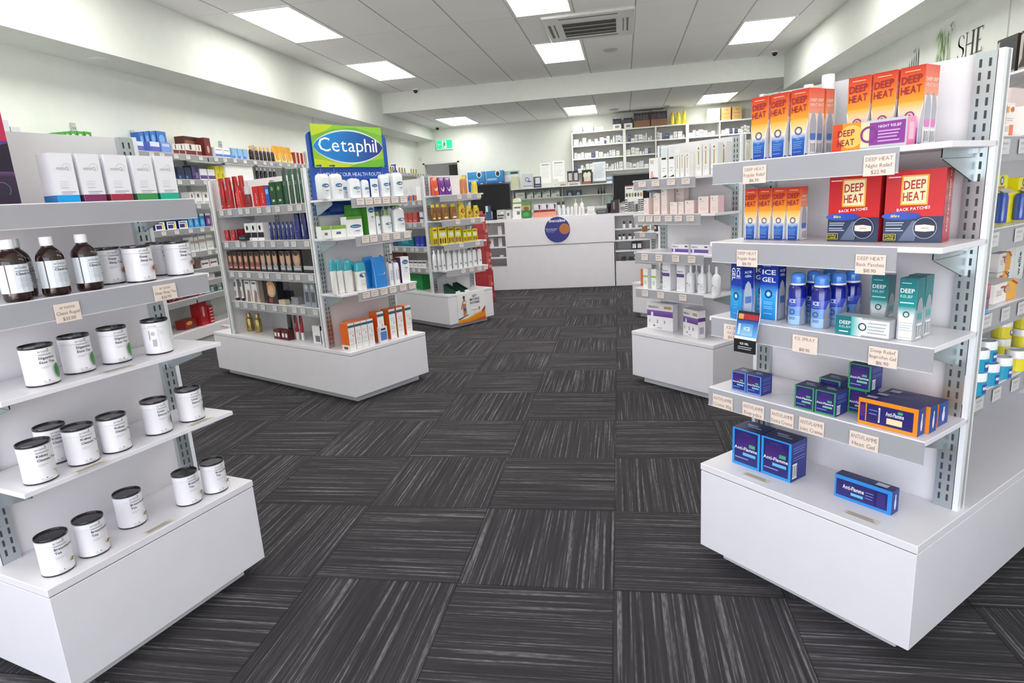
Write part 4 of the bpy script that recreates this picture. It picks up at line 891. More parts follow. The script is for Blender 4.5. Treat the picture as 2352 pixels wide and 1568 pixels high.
row(RF, RZ[3], .03, [(0.3093, 0.0573, 0.061), (0.3662, 0.0541, 0.0632)], jar_carton('3f9460'), 'jcg', 'carton', 'purple jar carton with green edges, front row', 'on fourth shelf, '+RFt)
row(RF, RZ[3], .095, [(0.3391, 0.0593, 0.0733)], jar_carton('3f9460'), 'jcg', 'carton', 'purple jar carton with green edges behind the front pair', 'fourth shelf, '+RFt)
b = row(RF, RZ[3], .09, [(0.415, 0.0461, 0.064)], jar_carton('3f9460'), 'jcg', 'carton', 'purple jar carton with green edges under another one', 'on fourth shelf, '+RFt)[0]
hh = max((v.co.z for v in b.data.vertices))
row(RF, RZ[3]+hh+.0005, .085, [(0.4197, 0.0568, 0.0662)], jar_carton('3f9460'), 'jcg', 'carton', 'purple jar carton with green edges stacked on top', 'on fourth shelf, '+RFt)
row(RF, RZ[3], .035, [(0.5138, 0.1377, 0.0654)], long_carton('f09020', .035), 'lco', 'carton', 'long purple carton with orange edges, frontmost of three', 'fourth shelf, '+RFt)
row(RF, RZ[3], .073, [(0.5205, 0.141, 0.0641)], long_carton('f09020', .035), 'lco', 'carton', 'long purple carton with orange edges, middle of three', 'fourth shelf, '+RFt)
row(RF, RZ[3], .13, [(0.5185, 0.1333, 0.0561)], long_carton('f09020', .05), 'lco2', 'carton', 'long purple carton with orange edges, rearmost of three', 'fourth shelf, '+RFt)
row(RF, RZ[4], .075, [(0.1055, 0.1035, 0.1142), (0.2047, 0.0921, 0.1188)], jar_carton('2f9be8', .075), 'jcb', 'carton', 'big blue-edged jar carton', 'on the base top, '+RFt)
row(RF, RZ[4], .095, [(0.4401, 0.1493, 0.0636)], long_carton('2f8fe0', .035), 'lcb', 'carton', 'long blue-edged carton lying alone', 'on the base top, '+RFt)
# flat price labels lying on surfaces
for F_, (x, y), z, rot, t in ((RF, [0.171, 0.035], .3682, 0, 'flat printed price label on the base top below the blue cartons, right gondola'), (RF, [0.472, 0.034], .3682, 0, 'flat printed price label on the base top near the lone long carton'),
        (LF, [0.301, 0.016], .3682, 0, 'flat printed price label on the base top, left foreground gondola'), (LF, [0.168, 0.022], .6062, 0, 'flat printed price label on the fourth shelf, left end, left foreground gondola'),
        (LF, (.50, .032), .6062, 0, 'flat printed price label on the fourth shelf, right end, left foreground gondola'), (LF, [0.287, 0.028], .8292, 0, 'flat printed price label on the third shelf, left foreground gondola')):
    m = MB(); m.box(-.042, -.011, 0, .042, .011, .0006, 'e6ddd0'); P = Pt(m, lambda u, v, k: (-.042+u*.084, -.011+v*.022, .0006+k), .084, .022); lines(P, .08, .92, (.15, .4, .65), 'a89c8c', .14)
    o = m.build('price_label'); F_.put(o, x, y, z+.0005, rot); tag(o, t, 'price label')
# leaflet display hanging on the third shelf edge
r = thing('shelf_talker'); m = MB(); w = .068
m.poly([(-w/2, -.028, -.01), (w/2, -.028, -.01), (w/2+.002, -.012, .068), (-w/2-.002, -.012, .068)], 'f2f2f2'); m.box(-w/2, -.03, -.045, w/2, -.027, -.008, '18181c')
P = Pt(m, lambda u, v, k: (-w/2+u*w, -.028-k+.016*v, -.01+v*.078), w, .078)
P.rect(0, 0, 1, .12, 'e8eef4'); P.rect(0, .12, 1, .68, '6ab4ec', '1f4a9c'); P.rect(0, .68, 1, 1, '20306c', '1c1c30'); P.rect(.06, .72, .3, .90, 'e0a048'); P.rect(.3, .72, .96, .90, 'b02830'); P.rect(.26, .16, .80, .58, '9accee', '4c8cd0'); P.text('ICE', .53, .34, .014, 'e8f4ff', 1, 'c'); P.rect(.12, .18, .24, .56, 'c8dcf0')
m.build('printed_card', r)
m = MB(); P = Pt(m, front(w, .037, -.0305, z0=-.045), w, .037); P.text('ICE GEL', .5, .62, .008, 'f0f0f0', 1, 'c'); lines(P, .2, .85, (.42, .28), 'c8c8cc', .05); m.build('lettering', r)
m = MB(); m.box(-.01, -.027, -.02, .01, -.003, -.015, 'd0d4d8', 'gloss'); m.build('clip', r)
xx = [(0.1558, 0.0644, 0.0208)][0][0]; RF.put(r, xx, .018, RZ[2]-.036); tag(r, 'small blue and black leaflet display clipped to the third shelf edge', 'leaflet display')
# ---------------------------------------------------------------- right gondola, aisle side on the right
RST = 'far right side shelves'
def orange_carton(P, *a): P.rect(0, 0, 1, 1, 'f6f0ec', 'faf4f0'); P.rect(.72, 0, 1, .34, 'ee6c28'); P.rect(.30, .36, .42, .60, 'f4a030'); lines(P, .46, .95, (.52, .46), 'c8a898', .02); P.poly([(.1, .08), (.14, .1), (.2, .26), (.17, .27)], '8c6a60'); lines(P, .3, .66, (.26, .2, .14), 'b8a49c', .02); P.rect(.05, .66, .34, .95, '8a44a8'); P.rect(.36, .70, .52, .88, 'f4a848'); P.ell(.78, .8, .1, .08, 'd8603c')
row(RS, RSZ[0], .05, [(0.3886, 0.0829, 0.0742)], carton('carton', .06, 'f6f0ee', orange_carton), 'orc', 'carton', 'white carton with purple and orange print, far end', 'top shelf, '+RST)
row(RS, RSZ[0], .03, [(0.4889, 0.0763, 0.0668)], carton('carton', .06, 'f4eee8', orange_carton), 'orc2', 'carton', 'white carton with orange corner nearest the camera', 'top shelf, '+RST)
row(RS, RSZ[0], .13, [(0.6969, 0.1337, 0.1308)], carton('carton', .06, 'e8d4d0', simple('ecd8d4', None)), 'orc3', 'carton', 'tall dusty pink carton behind the white ones', 'top shelf, '+RST)
def yellow_unit(w, h):
    r = thing('display_carton'); m = MB()
    m.box(-w/2, .02, 0, w/2, .07, h*.62, 'f2e414'); m.box(-w/2, .045, h*.62, w/2, .07, h, 'f4e60c')
    m.poly([(-w/2, .02, h*.62), (w/2, .02, h*.62), (w/2, .045, h*.72), (-w/2, .045, h*.72)], 'e8e4d0'); m.build('tray', r)
    m = MB(); P = Pt(m, front(w, h, .045), w, h); P.circ(.5, .88, w*.16, '3a5ca8'); P.circ(.5, .88, w*.09, 'c8dcf0'); P.rect(.2, .745, .8, .76, '4a4a38'); P.rect(.25, .72, .75, .735, 'b83c24'); Q = Pt(m, front(w, h, .02), w, h); Q.rect(.12, .05, .44, .5, 'f6ec50'); m.build('printed_front', r)
    m = MB(); m.loft([(w*.14, .012, h*.05), (w*.15, .013, h*.1), (w*.15, .013, h*.52), (w*.1, .01, h*.6)], '28489c', 'gloss', 16, 2.4, w*.2, .006); b = m.build('tube', r); b['label'] = 'dark blue tube in the tray'
    return r
for k_, q_ in enumerate([(0.4161, 0.0984, 0.132), (0.5323, 0.1233, 0.1211), (0.6796, 0.1479, 0.1109)]): row(RS, RSZ[1], .05, (q_[0], .075, q_[2]), yellow_unit, 'yel', 'display carton', nth(k_, 3)+'bright yellow display carton with a blue tube', 'second shelf, '+RST, 'yellow display cartons')
row(RS, RSZ[1], .03, [(0.3059, 0.018, 0.073)], cap_bottle('a8b0b2', '14888e', None, bf=.5, capr=.98, name='jar', depth=1), 'teal', 'jar', 'grey and teal jar left of the yellow display cartons', 'second shelf, '+RST)
def plaster(P, *a): P.rect(0, 0, 1, 1, 'f4eee8', 'f6f0ea'); P.rect(.55, 0, 1, 1, 'f2ac2c', 'f4b43c'); P.ell(.55, .62, .14, .2, '8c6248'); P.ell(.58, .60, .12, .18, 'd8a888'); P.ell(.36, .78, .1, .06, 'd0402c'); lines(P, .1, .35, (.6, .5, .4), 'b4a8a0', .03); P.poly([(.7, 1), (.8, 1), (1, .78), (1, .7)], 'c42c24')
PS = [(0.6511, 0.1477, 0.034)][0]; PS = (PS[0]+.01, .075, .052)
row(RS, RSZ[2], .115, PS, carton('carton', .05, 'f4eee8', plaster), 'pla1', 'carton', 'white and amber carton, lower of the left stack', 'third shelf, '+RST)
row(RS, RSZ[2]+.0535, .115, (PS[0]+.008, .085, .052), carton('carton', .05, 'f4eee8', plaster), 'pla2', 'carton', 'white and amber carton, upper of the left stack', 'third shelf, '+RST)
row(RS, RSZ[2], .05, [(0.4965, 0.1491, 0.0522)], carton('carton', .045, 'f4f0ea', plaster), 'pla3', 'carton', 'low white and amber carton lying in front', 'third shelf, '+RST, hmax=.05)
row(RS, RSZ[2], .02, [(0.2969, 0.0319, 0.0695)], carton('carton', .03, '8c6a74', lambda P, *a: (P.rect(0, 0, 1, .16, '58a8e8'), P.rect(0, .5, 1, 1, '6c4c58', 'd87c84'))), 'pink', 'carton', 'small pink and blue carton at the near end', 'third shelf, '+RST)
for k_, x_ in enumerate((.73, .81, .89)): row(RS, RSZ[2], .15, (x_, .075, .14), carton('carton', .05, 'eef0ee', lambda P, *a: (P.ell(.5, .86, .36, .12, '6ab0dc'), P.text('wellie', .62, .1, P.w*.4, '3c4448', 1, rot=PI/2))), 'wel', 'carton', nth(k_, 3)+'tall white carton with vertical lettering', 'third shelf, '+RST, 'tall white cartons')
JT = jar('1c9cb8', 'f4f6f8', lambda P, *a: (P.rect(0, 0, 1, 1, '1e9ec0'), P.rect(.34, .1, .66, .8, '3c50a8'), P.rect(.36, .4, .62, .6, 'dfe8f4')))
JY = jar('e8dc3c', 'f4f4f0', lambda P, *a: (P.rect(0, 0, 1, 1, 'ecdc30'), P.ell(.5, .5, .12, .3, '6a5ca8'), P.rect(.42, .4, .6, .6, 'e8e4f4')))
JL = [([(0.3489, 0.0329, 0.0731)][0], .02, 0, 'T', 'teal jar, near end, lower'), ([(0.3489, 0.0329, 0.0731)][0], .02, 1, 'T', 'teal jar, near end, upper'),
      ([(0.4555, 0.0237, 0.0622)][0], .03, 0, 'T', 'teal jar, second along, lower'), ([(0.4555, 0.0237, 0.0622)][0], .04, 1, 'T', 'teal jar, second along, upper'),
      ([(0.5405, 0.0242, 0.0452)][0], .03, 0, 'T', 'teal jar, third along, single'),
      ([(0.6426, 0.0285, 0.0245)][0], .03, 0, 'Y', 'yellow banded jar, front, lower'),
      ([(0.767, 0.0373, -0.0158)][0], .11, 0, 'Y', 'yellow banded jar, rear left, lower'), ([(0.767, 0.0373, -0.0158)][0], .11, 1, 'Y', 'yellow banded jar, rear left, upper'),
      ([(0.9359, 0.0407, -0.0498)][0], .11, 0, 'Y', 'yellow banded jar, rear right, lower'), ([(0.9359, 0.0407, -0.0498)][0], .11, 1, 'Y', 'yellow banded jar, rear right, upper')]
for q_, y, z, k, t in JL:
    row(RS, RSZ[3]+.0585*z, y, (q_[0], .053, .057), JT if k == 'T' else JY, 'jar'+k, 'jar', 'white lidded '+t+',', 'fourth shelf, '+RST, 'white lidded jars on the right side shelves')
row(RS, RSZ[3], .02, [(0.246, 0.0216, 0.0734)], carton('carton', .03, 'f0e8e0', simple('f4f0ec', None, band='e88c30', bv=.2)), 'oc', 'carton', 'small white and orange carton beside the teal jars', 'fourth shelf, '+RST)
row(RS, .368, .11, [(.33, .05, .15)], carton('carton', .05, '2a3c78', lambda P, *a: (P.rect(.1, .6, .9, .9, '3c4c90'), P.rect(0, .2, 1, .26, 'e08878'))), 'nv', 'carton', 'tall navy carton behind the end post', 'base top, '+RST)
row(RS, .368, .05, [(.305, .04, .085)], carton('carton', .04, '3ca4e4', lambda P, *a: (P.rect(0, .55, 1, 1, 'e8c4c8'), P.ell(.5, .3, .3, .1, 'd8707c'))), 'pb', 'carton', 'small light blue and pink carton behind the end post', 'base top, '+RST)
# ================================================================ left foreground gondola
LFt = 'left foreground gondola'
row(LF, LZ[0], .03, [(.055, .20, .205)], sunset_box, 'sun', 'display box', 'large dark box with pink sunset picture', 'on top shelf, '+LFt)
QL = [(0.262, 0.053, 0.1148), (0.326, 0.0559, 0.1149), (0.3954, 0.0603, 0.1151), (0.4679, 0.06, 0.1151), (0.5344, 0.0573, 0.116)]
for i, (q, bc, sc, cn) in enumerate(zip(QL, ('12a0ec', '7c2c5c', 'a82c40', '3c9450', '18b090'), ('2078b8', '5c2448', '7c2434', '2c6c3c', '14846c'), ('bright blue', 'plum', 'red', 'green', 'turquoise'))):
    row(LF, LZ[0], .035, q, q_carton(bc, sc), 'q%d' % i, 'carton', 'tall white supplement carton with a %s base band' % cn, 'on top shelf, '+LFt)
for (x, y, t) in (([(0.1107, 0.0517, 0.6396)][0][0], .045, 'front left one, at the picture edge'), ([(0.1575, 0.0527, 0.6627)][0][0], .115, 'one behind the front left bottle'), ([(0.1933, 0.0575, 0.6586)][0][0], .045, 'one in the middle'), ([(0.2736, 0.058, 0.677)][0][0], .045, 'one beside the tins')):
    row(LF, LZ[1], y, (x, .0595, .139), syrup_bottle, 'syr', 'medicine bottle', 'dark amber bottle,', t+', second shelf', 'amber medicine bottles on the second shelf', rz=-.12)
TW, TH = .0725, .098
def tins(z, lst, title, pic, shelfname):
    for x, y, t in lst:
        row(LF, z, y, (x, TW, TH), tea_tin(title, pic), ('tin', title[0]), 'tea tin', 'white tea tin', t, 'round white tea tins on the '+shelfname, rz=.02)
tins(LZ[1], [([(0.3811, 0.0645, 0.7113)][0][0], 0.13, 'left of the four on the second shelf'), ([(0.4249, 0.0725, 0.7099)][0][0], 0.065, 'front middle of the four on the second shelf'), ([(0.5653, 0.0584, 0.7597)][0][0], 0.165, 'rear one of the four on the second shelf'), ([(0.5616, 0.0712, 0.7448)][0][0], 0.085, 'right of the four on the second shelf')], ('Deep', 'Sleep Tea'), 'clover', 'second shelf')
tins(LZ[2], [([(0.1413, 0.0706, 0.8613)][0][0], 0.09, 'with green leaf, left, on the third shelf'), ([(0.2467, 0.0718, 0.8907)][0][0], 0.12, 'with green leaf, middle, on the third shelf'), ([(0.3474, 0.0731, 0.9138)][0][0], 0.12, 'with green leaf, right, on the third shelf')], ('Digestive', 'Ease Tea'), 'leaf', 'third shelf')
row(LF, LZ[2], .095, ([(0.4565, 0.0737, 0.9344)][0][0], TW, TH), tea_tin((), None, True), 'tinback', 'tea tin', 'white tea tin turned to show its barcode', 'on the third shelf, '+LFt, rz=.02)
tins(LZ[3], [([(0.0775, 0.0724, 1.0662)][0][0], 0.07, 'at the front left on the fourth shelf'), ([(0.166, 0.0695, 1.1031)][0][0], 0.165, 'half hidden behind the front left one, fourth shelf'), ([(0.1862, 0.0683, 1.0928)][0][0], 0.08, 'third from left on the fourth shelf'), ([(0.2711, 0.073, 1.1114)][0][0], 0.075, 'fourth from left on the fourth shelf')], ('Kidney', 'Cleanse Tea'), 'sprig', 'fourth shelf')
tins(LZ[3], [([(0.4019, 0.0691, 1.1432)][0][0], 0.085, 'with dark thistle, second from right, fourth shelf'), ([(0.5127, 0.075, 1.1686)][0][0], 0.085, 'with dark thistle, rightmost on the fourth shelf')], ('Liver', 'Detox Tea'), 'thistle', 'fourth shelf')
tins(LZ[4], [([(0.066, 0.07, 1.3012)][0][0], 0.068, 'leftmost of five on the base top'), ([(0.1543, 0.07, 1.3211)][0][0], 0.066, 'second of five on the base top'), ([(0.2903, 0.0699, 1.3603)][0][0], 0.112, 'middle of five on the base top'), ([(0.4419, 0.0674, 1.3877)][0][0], 0.07, 'fourth of five on the base top'), ([(0.5275, 0.0689, 1.4051)][0][0], 0.057, 'rightmost of five on the base top')], ('Breastfeeding', 'Tea'), 'flower', 'base top')
# ================================================================ header-sign gondola, front
CFt = 'header-sign gondola'
r = thing('header_sign'); m = MB()
def rr_(m, x0, z0, x1, z1, rad, y0, y1, c):
    pts = []
    for cx, cz, a in ((x1-rad, z1-rad, 0), (x0+rad, z1-rad, PI/2)):
        for i in range(6): t = a+PI/2*i/5; pts.append((cx+rad*math.cos(t), cz+rad*math.sin(t)))
    pts += [(x0, z0), (x1, z0)]
    m.poly([(a, y0, b) for a, b in pts][::-1], c, 'gloss'); m.poly([(a, y1, b) for a, b in pts], c, 'gloss')
    for i in range(len(pts)):
        a, b = pts[i], pts[(i+1) % len(pts)]; m.poly([(a[0], y0, a[1]), (b[0], y0, b[1]), (b[0], y1, b[1]), (a[0], y1, a[1])], c, 'gloss')
rr_(m, .045, 1.17, .645, 1.648, .03, .222, .231, '2356b0'); m.build('back_card', r)
m = MB(); m.box(.07, .208, 1.447, .60, .213, 1.69, '6cb43c'); P = Pt(m, lambda u, v, k: (.07+.53*u, .208-k, 1.447+.243*v), .53, .243)
P.rect(0, 0, 1, 1, 'a8c820', '5cae3c'); P.poly([(0, 1), (0, .72), (.3, .9), (.6, .96), (1, .80), (1, 1)], '8cc43c'); P.poly([(0, 1), (.3, 1), (.2, .86), (0, .72)], 'c0d42c'); P.poly([(0, 0), (0, .2), (.35, .1), (.55, .02), (.5, 0)], 'c4d428'); P.poly([(1, 0), (1, .22), (.7, .14), (.45, 0)], '6cb434')
def lens(u0, u1, vc, hv, n=18):
    top = [(u0+(u1-u0)*i/n, vc+hv*math.sin(PI*i/n)**.62) for i in range(n+1)]; bot = [(u0+(u1-u0)*i/n, vc-hv*math.sin(PI*i/n)**.62) for i in range(n, -1, -1)]
    return bot[::-1][1:-1]+top[::-1]
P.poly(lens(-.005, 1.005, .49, .415), 'd4dde0'); P.poly([(u, v) for u, v in lens(0, 1, .49, .375)], ['%02x%02x%02x' % tuple(int(a+(b-a)*max(0, min(1, (u-.3)/.7))) for a, b in ((0x10, 0x2a), (0x86, 0x2c), (0xd0, 0x78))) for u, v in lens(0, 1, .49, .375)])
P.text('Cetaphil', .075, .375, .115, 'ffffff', 0, fit=.83); P.ring(.93, .64, .006, .0015, 'ffffff', 12)
o = m.build('brand_board', r); o['label'] = 'green board with blue oval'
m = MB(); P = Pt(m, lambda u, v, k: (.045+.6*u, .222-k, 1.385+.05*v), .6, .05, 'card', .0003); P.text('COMPLETE YOUR HEALTH ROUTINE', .5, .2, .032, 'dfe8f8', 0, 'c', fit=.86); m.build('lettering', r)
m = MB(); m.box(.10, .155, 1.188, .55, .2215, 1.192, '27408c', 'gloss'); m.box(.10, .155, 1.192, .55, .159, 1.244, '27408c', 'gloss'); m.box(.10, .159, 1.192, .104, .2215, 1.244, '27408c', 'gloss'); q = m.build('support_tray', r); q['label'] = 'dark blue tray under the shelf'
CF.put(r, 0, 0, 0); tag(r, 'large green and blue header sign standing at the back of the top shelf', 'sign')
BL = lambda P, *a: oval_brand(P, band='cfe4b0')
row(CF, CZ[0], .05, [(0.0079, 0.0783, 0.1871), (0.099, 0.0808, 0.192)], pump_bottle(pr=BL), 'pb1', 'pump bottle', 'large white pump bottle with blue pump', 'left end of the top shelf, '+CFt)
row(CF, CZ[0], .12, [(0.1959, 0.052, 0.1465)], pump_bottle(pr=BL), 'pb1b', 'pump bottle', 'white pump bottle partly hidden behind two larger ones', 'top shelf, '+CFt)
row(CF, CZ[0], .05, [(0.2261, 0.0843, 0.1252)], cap_bottle('f2f4f5', '1c3e9c', BL, 3.4, .9, .4), 'cb1', 'bottle', 'broad white bottle with low blue cap', 'top shelf middle, '+CFt)
row(CF, CZ[0], .05, [(0.3021, 0.0536, 0.1185)], cap_bottle('f2f4f5', '1c3e9c', BL, 3, .86, .45), 'cb2', 'bottle', 'narrow white bottle with blue cap', 'top shelf middle, '+CFt)
row(CF, CZ[0], .05, [(0.3627, 0.0616, 0.1063)], carton('carton', .04, 'f0f3f5', BL, side='26469c'), 'cc1', 'carton', 'white carton with blue side and oval', 'top shelf, '+CFt)
row(CF, CZ[0], .05, [(0.4568, 0.0719, 0.1794)], pump_bottle(pr=BL, bf=.74), 'pb2', 'pump bottle', 'medium white pump bottle with blue pump', 'right part of top shelf, '+CFt)
row(CF, CZ[0], .11, [(0.5473, 0.058, 0.1917)], pump_bottle(pr=BL), 'pb2b', 'pump bottle', 'white pump bottle behind the right end pair', 'top shelf, '+CFt)
row(CF, CZ[0], .05, [(0.5673, 0.0841, 0.1929)], pump_bottle(pr=BL), 'pb3', 'pump bottle', 'large white pump bottle at the right end', 'top shelf, '+CFt)
row(CF, CZ[1], .06, [(-0.0174, 0.0657, 0.0721), (0.0711, 0.1054, 0.0706)], carton('soap_carton', .05, 'f4f5f2', lambda P, *a: (P.rect(0, .72, 1, 1, '7ca83c', '8cb848'), P.rect(.3, .3, .62, .5, '6c7078')), top='90b850'), 'soap', 'soap carton', 'low white and green soap carton', 'second shelf left end, '+CFt)
row(CF, CZ[1], .05, [(0.1808, 0.1168, 0.1159)], carton('cream_carton', .055, 'f3f5f4', lambda P, *a: (oval_brand(P, v=.5, band='dfeccc'), P.rect(0, .86, 1, 1, '6c9c34')), top='7cac40'), 'crc', 'carton', 'square white cream carton with green top', 'second shelf, '+CFt)
row(CF, CZ[1], .108, [(0.254, 0.127, 0.1829)], carton('carton', .04, '4c9c3c', lambda P, *a: (P.rect(.2, 0, .24, 1, '3c8830'), P.rect(.5, 0, .53, 1, '60ac48'), P.rect(.76, 0, .80, 1, '3c8830'))), 'grn', 'carton', 'tall plain green carton behind the square white one', 'second shelf, '+CFt)
row(CF, CZ[1], .06, [(0.3203, 0.0584, 0.1755)], carton('carton', .045, 'f2f4f3', lambda P, *a: oval_brand(P, v=.82), side='4c9c34'), 'wgc', 'carton', 'tall white carton with green side', 'second shelf middle, '+CFt)
row(CF, CZ[1], .05, [(0.3675, 0.0278, 0.1339)], cap_bottle('f2f4f3', '7cac34', BL, 3, .8, .6), 'gb0', 'bottle', 'slim white bottle with green cap beside tall carton', 'second shelf, '+CFt)
row(CF, CZ[1], .05, [(0.4418, 0.0791, 0.1411)], cap_bottle('f2f4f3', '7cac34', BL, 3, .78, .38), 'gb1', 'bottle', 'medium white bottle with green cap', 'second shelf right part, '+CFt)
row(CF, CZ[1], .05, [(0.55, 0.0915, 0.1819)], cap_bottle('f2f4f3', '7cac34', BL, 3, .82, .38), 'gb2', 'bottle', 'large white bottle with green cap', 'second shelf right end, '+CFt)
row(CF, CZ[1], .115, [(0.4806, 0.0385, 0.1893), (0.5287, 0.0391, 0.19)], cap_bottle('f2f4f3', '7cac34', None, 3, .78, .5), 'gb3', 'bottle', 'white bottle with green cap in the back row', 'second shelf, '+CFt)
row(CF, CZ[2], .08, [(0.0153, 0.0397, 0.2127), (0.0628, 0.0403, 0.2073), (0.1254, 0.0588, 0.1976)], dome_bottle('f3f1ec', '3cb0c0'), 'dm', 'lotion bottle', 'white lotion bottle with turquoise dome cap', 'third shelf left part, '+CFt)
row(CF, CZ[2], .12, [(0.1894, 0.0481, 0.1768)], dome_bottle('f0e8d4', '3cb0c0'), 'dm2', 'lotion bottle', 'cream lotion bottle with turquoise dome cap', 'third shelf behind, '+CFt)
row(CF, CZ[2], .05, [(0.1953, 0.0751, 0.1768)], dome_bottle('f3f1ec', '3cb0c0', lambda P, *a: (P.ell(.55, .8, .4, .12, '3c6c8c'), lines(P, .3, .8, (.5, .4, .3), 'b8b4ac', .02))), 'dm3', 'lotion bottle', 'wider white lotion bottle with label and turquoise cap', 'third shelf, '+CFt)
row(CF, CZ[2], .04, [(0.3352, 0.1065, 0.1878)], pouch('1c84d8', lambda P, *a: (P.rect(.25, .42, .85, .86, 'e4ecf2'), P.rect(.33, .62, .8, .76, '34507c')), 'wipes_pack', .05), 'bp1', 'wipes pack', 'bright blue wipes pack with white label, front one', 'third shelf, '+CFt)
row(CF, CZ[2], .10, [(0.3051, 0.0842, 0.1908)], pouch('1c84d8', None, 'wipes_pack', .05), 'bp2', 'wipes pack', 'bright blue wipes pack behind the front one', 'third shelf, '+CFt)
row(CF, CZ[2], .05, [(0.4282, 0.0322, 0.1499), (0.4775, 0.0425, 0.1497)], cap_bottle('f2f2f6', '4c3c5c', lambda P, *a: P.rect(.2, .25, .8, .85, '7c8090'), 3, .92, .5), 'wpc', 'bottle', 'white bottle with grey label', 'third shelf right part, '+CFt)
row(CF, CZ[2], .12, [(0.421, 0.0291, 0.1916), (0.4692, 0.0295, 0.1892), (0.5107, 0.0298, 0.1876)], pump_bottle('f0eef4', '5c4468', None), 'ppp', 'pump bottle', 'white bottle with purple pump in the back row', 'third shelf, '+CFt)
row(CF, CZ[2], .05, [(0.5454, 0.0731, 0.1645)], carton('carton', .05, 'f4f4f6', lambda P, *a: oval_brand(P, v=.8, band='dfe8e8'), side='4c2c58'), 'pcs', 'carton', 'tall white carton with dark purple side', 'third shelf right end, '+CFt)
def ow(P, *a): P.rect(0, .84, 1, .93, '2c5c6c', '34708c'); lines(P, .15, .8, (.68, .62, .40, .34, .22), 'b8bcc0', .014); P.rect(.6, .5, .75, .58, 'c8a898')
OWS = lambda P, *a: (P.rect(0, 0, 1, .2, 'f0e4dc'), P.rect(.25, .04, .75, .13, '5c5450'))
row(CF, CZ[3], .04, [(0.0554, 0.0501, 0.1608), (0.1059, 0.0441, 0.1617), (0.1534, 0.0443, 0.166), (0.2024, 0.0469, 0.1675)], carton('carton', .075, 'e86a1c', lambda P, *a: (P.rect(0, 0, 1, 1, 'f6f5f2', 'f6f5f2'), ow(P)), OWS, top='f08038'), 'ow1', 'carton', 'white fronted carton with orange sides, left block', 'base top, '+CFt)
row(CF, CZ[3], .13, [(0.1657, 0.1026, 0.1547)], carton('carton', .06, 'ea7020', None, None, top='f28c48'), 'ow1b', 'carton', 'orange carton behind the left block of four', 'base top, '+CFt)
row(CF, CZ[3], .05, [(0.2949, 0.0504, 0.1938), (0.3921, 0.056, 0.1933), (0.4563, 0.0497, 0.1905), (0.53, 0.059, 0.1863)], carton('carton', .075, 'e86a1c', lambda P, *a: (P.rect(0, 0, 1, 1, 'f6f5f2', 'f6f5f2'), ow(P)), None, top='f08038'), 'ow2', 'carton', 'tall white and orange carton, right block', 'base top, '+CFt)
row(CF, CZ[3], .02, [(0.2833, 0.0645, 0.1007)], carton('carton', .02, 'e8ecf2', lambda P, *a: (P.rect(.1, .15, .9, .7, '5c88cc'), P.rect(.2, .78, .8, .9, '2c3c50'))), 'bcard', 'leaflet', 'small blue and white leaflet card in front of the cartons', 'base top, '+CFt)
# ---------------------------------------------------------------- header-sign gondola, left side
CSt = 'left side, '+CFt
def redb(P, *a): P.ell(.5, .42, .30, .13, '2a1c20'); P.ell(.5, .42, .24, .09, 'c8c0c0'); P.ell(.5, .42, .2, .07, '3a2428'); P.rect(.4, .12, .6, .2, 'f0c8c0')
row(CS, CSZ[0], .06, [(0.3198, 0.0541, 0.2069), (0.4075, 0.0534, 0.2067)], cap_bottle('b4201f', 'a81c1c', redb, 3, .72, .92, 'body_wash_bottle'), 'red1', 'bottle', 'tall red bottle with black emblem', 'top shelf, '+CSt)
row(CS, CSZ[0], .10, [(0.4312, 0.0459, 0.2132), (0.5111, 0.0492, 0.2105)], cap_bottle('b4201f', 'a81c1c', None, 3, .72, .92, 'body_wash_bottle'), 'red2', 'bottle', 'tall plain red bottle', 'top shelf, '+CSt)
row(CS, CSZ[0], .05, [(0.539, 0.0355, 0.1469)], bare_can('cc2c24', 'b82420', lambda P, *a: P.text('Old Spice', .56, .25, .018, 'f0d8c8', 1, rot=PI/2)), 'redcan', 'spray can', 'shorter red spray can in front of tall red bottles', 'top shelf, '+CSt)
row(CS, CSZ[0], .06, [(0.6326, 0.059, 0.1353)], cap_bottle('7c2428', 'c8c8cc', lambda P, *a: P.rect(.1, .5, .9, .7, '3a2a2c'), 2.2, .62, .9, 'roll_on'), 'roll', 'roll-on bottle', 'red roll-on bottle with clear grey cap', 'top shelf, '+CSt)
row(CS, CSZ[0], .06, [(0.7536, 0.0729, 0.1284), (0.8283, 0.0662, 0.1266)], carton('carton', .04, 'c8241e', lambda P, *a: P.text('Old Spice', .62, .15, .016, 'f4d8c8', 1, rot=PI/2)), 'redcar', 'carton', 'red carton with vertical white script', 'top shelf, '+CSt)
row(CS, CSZ[0], .06, [(0.889, 0.045, 0.1202)], carton('carton', .04, '2858b4', lambda P, *a: P.rect(.15, .6, .85, .85, '8cc4ec')), 'blucar', 'carton', 'narrow blue carton beside red cartons', 'top shelf, '+CSt)
row(CS, CSZ[0], .06, [(0.9532, 0.0736, 0.1563), (1.026, 0.0624, 0.1251)], carton('carton', .045, '1e4a2c', lambda P, *a: (P.circ(.45, .72, P.w*.2, '8c9c54'), P.rect(.3, .15, .7, .25, 'b8c4b8'))), 'grcar', 'carton', 'dark green carton with round emblem', 'top shelf, '+CSt)
row(CS, CSZ[0], .06, [(1.0849, 0.041, 0.2045), (1.1458, 0.0406, 0.2051), (1.2047, 0.0368, 0.2057), (1.2588, 0.0365, 0.2066)], stand_tube('1f5034', '184028', lambda P, *a: (P.ring(.5, .55, P.w*.36, P.w*.07, 'b8ccc0', 14),), capf=.12), 'grtube', 'squeeze tube', 'tall dark green tube', 'top shelf, '+CSt)
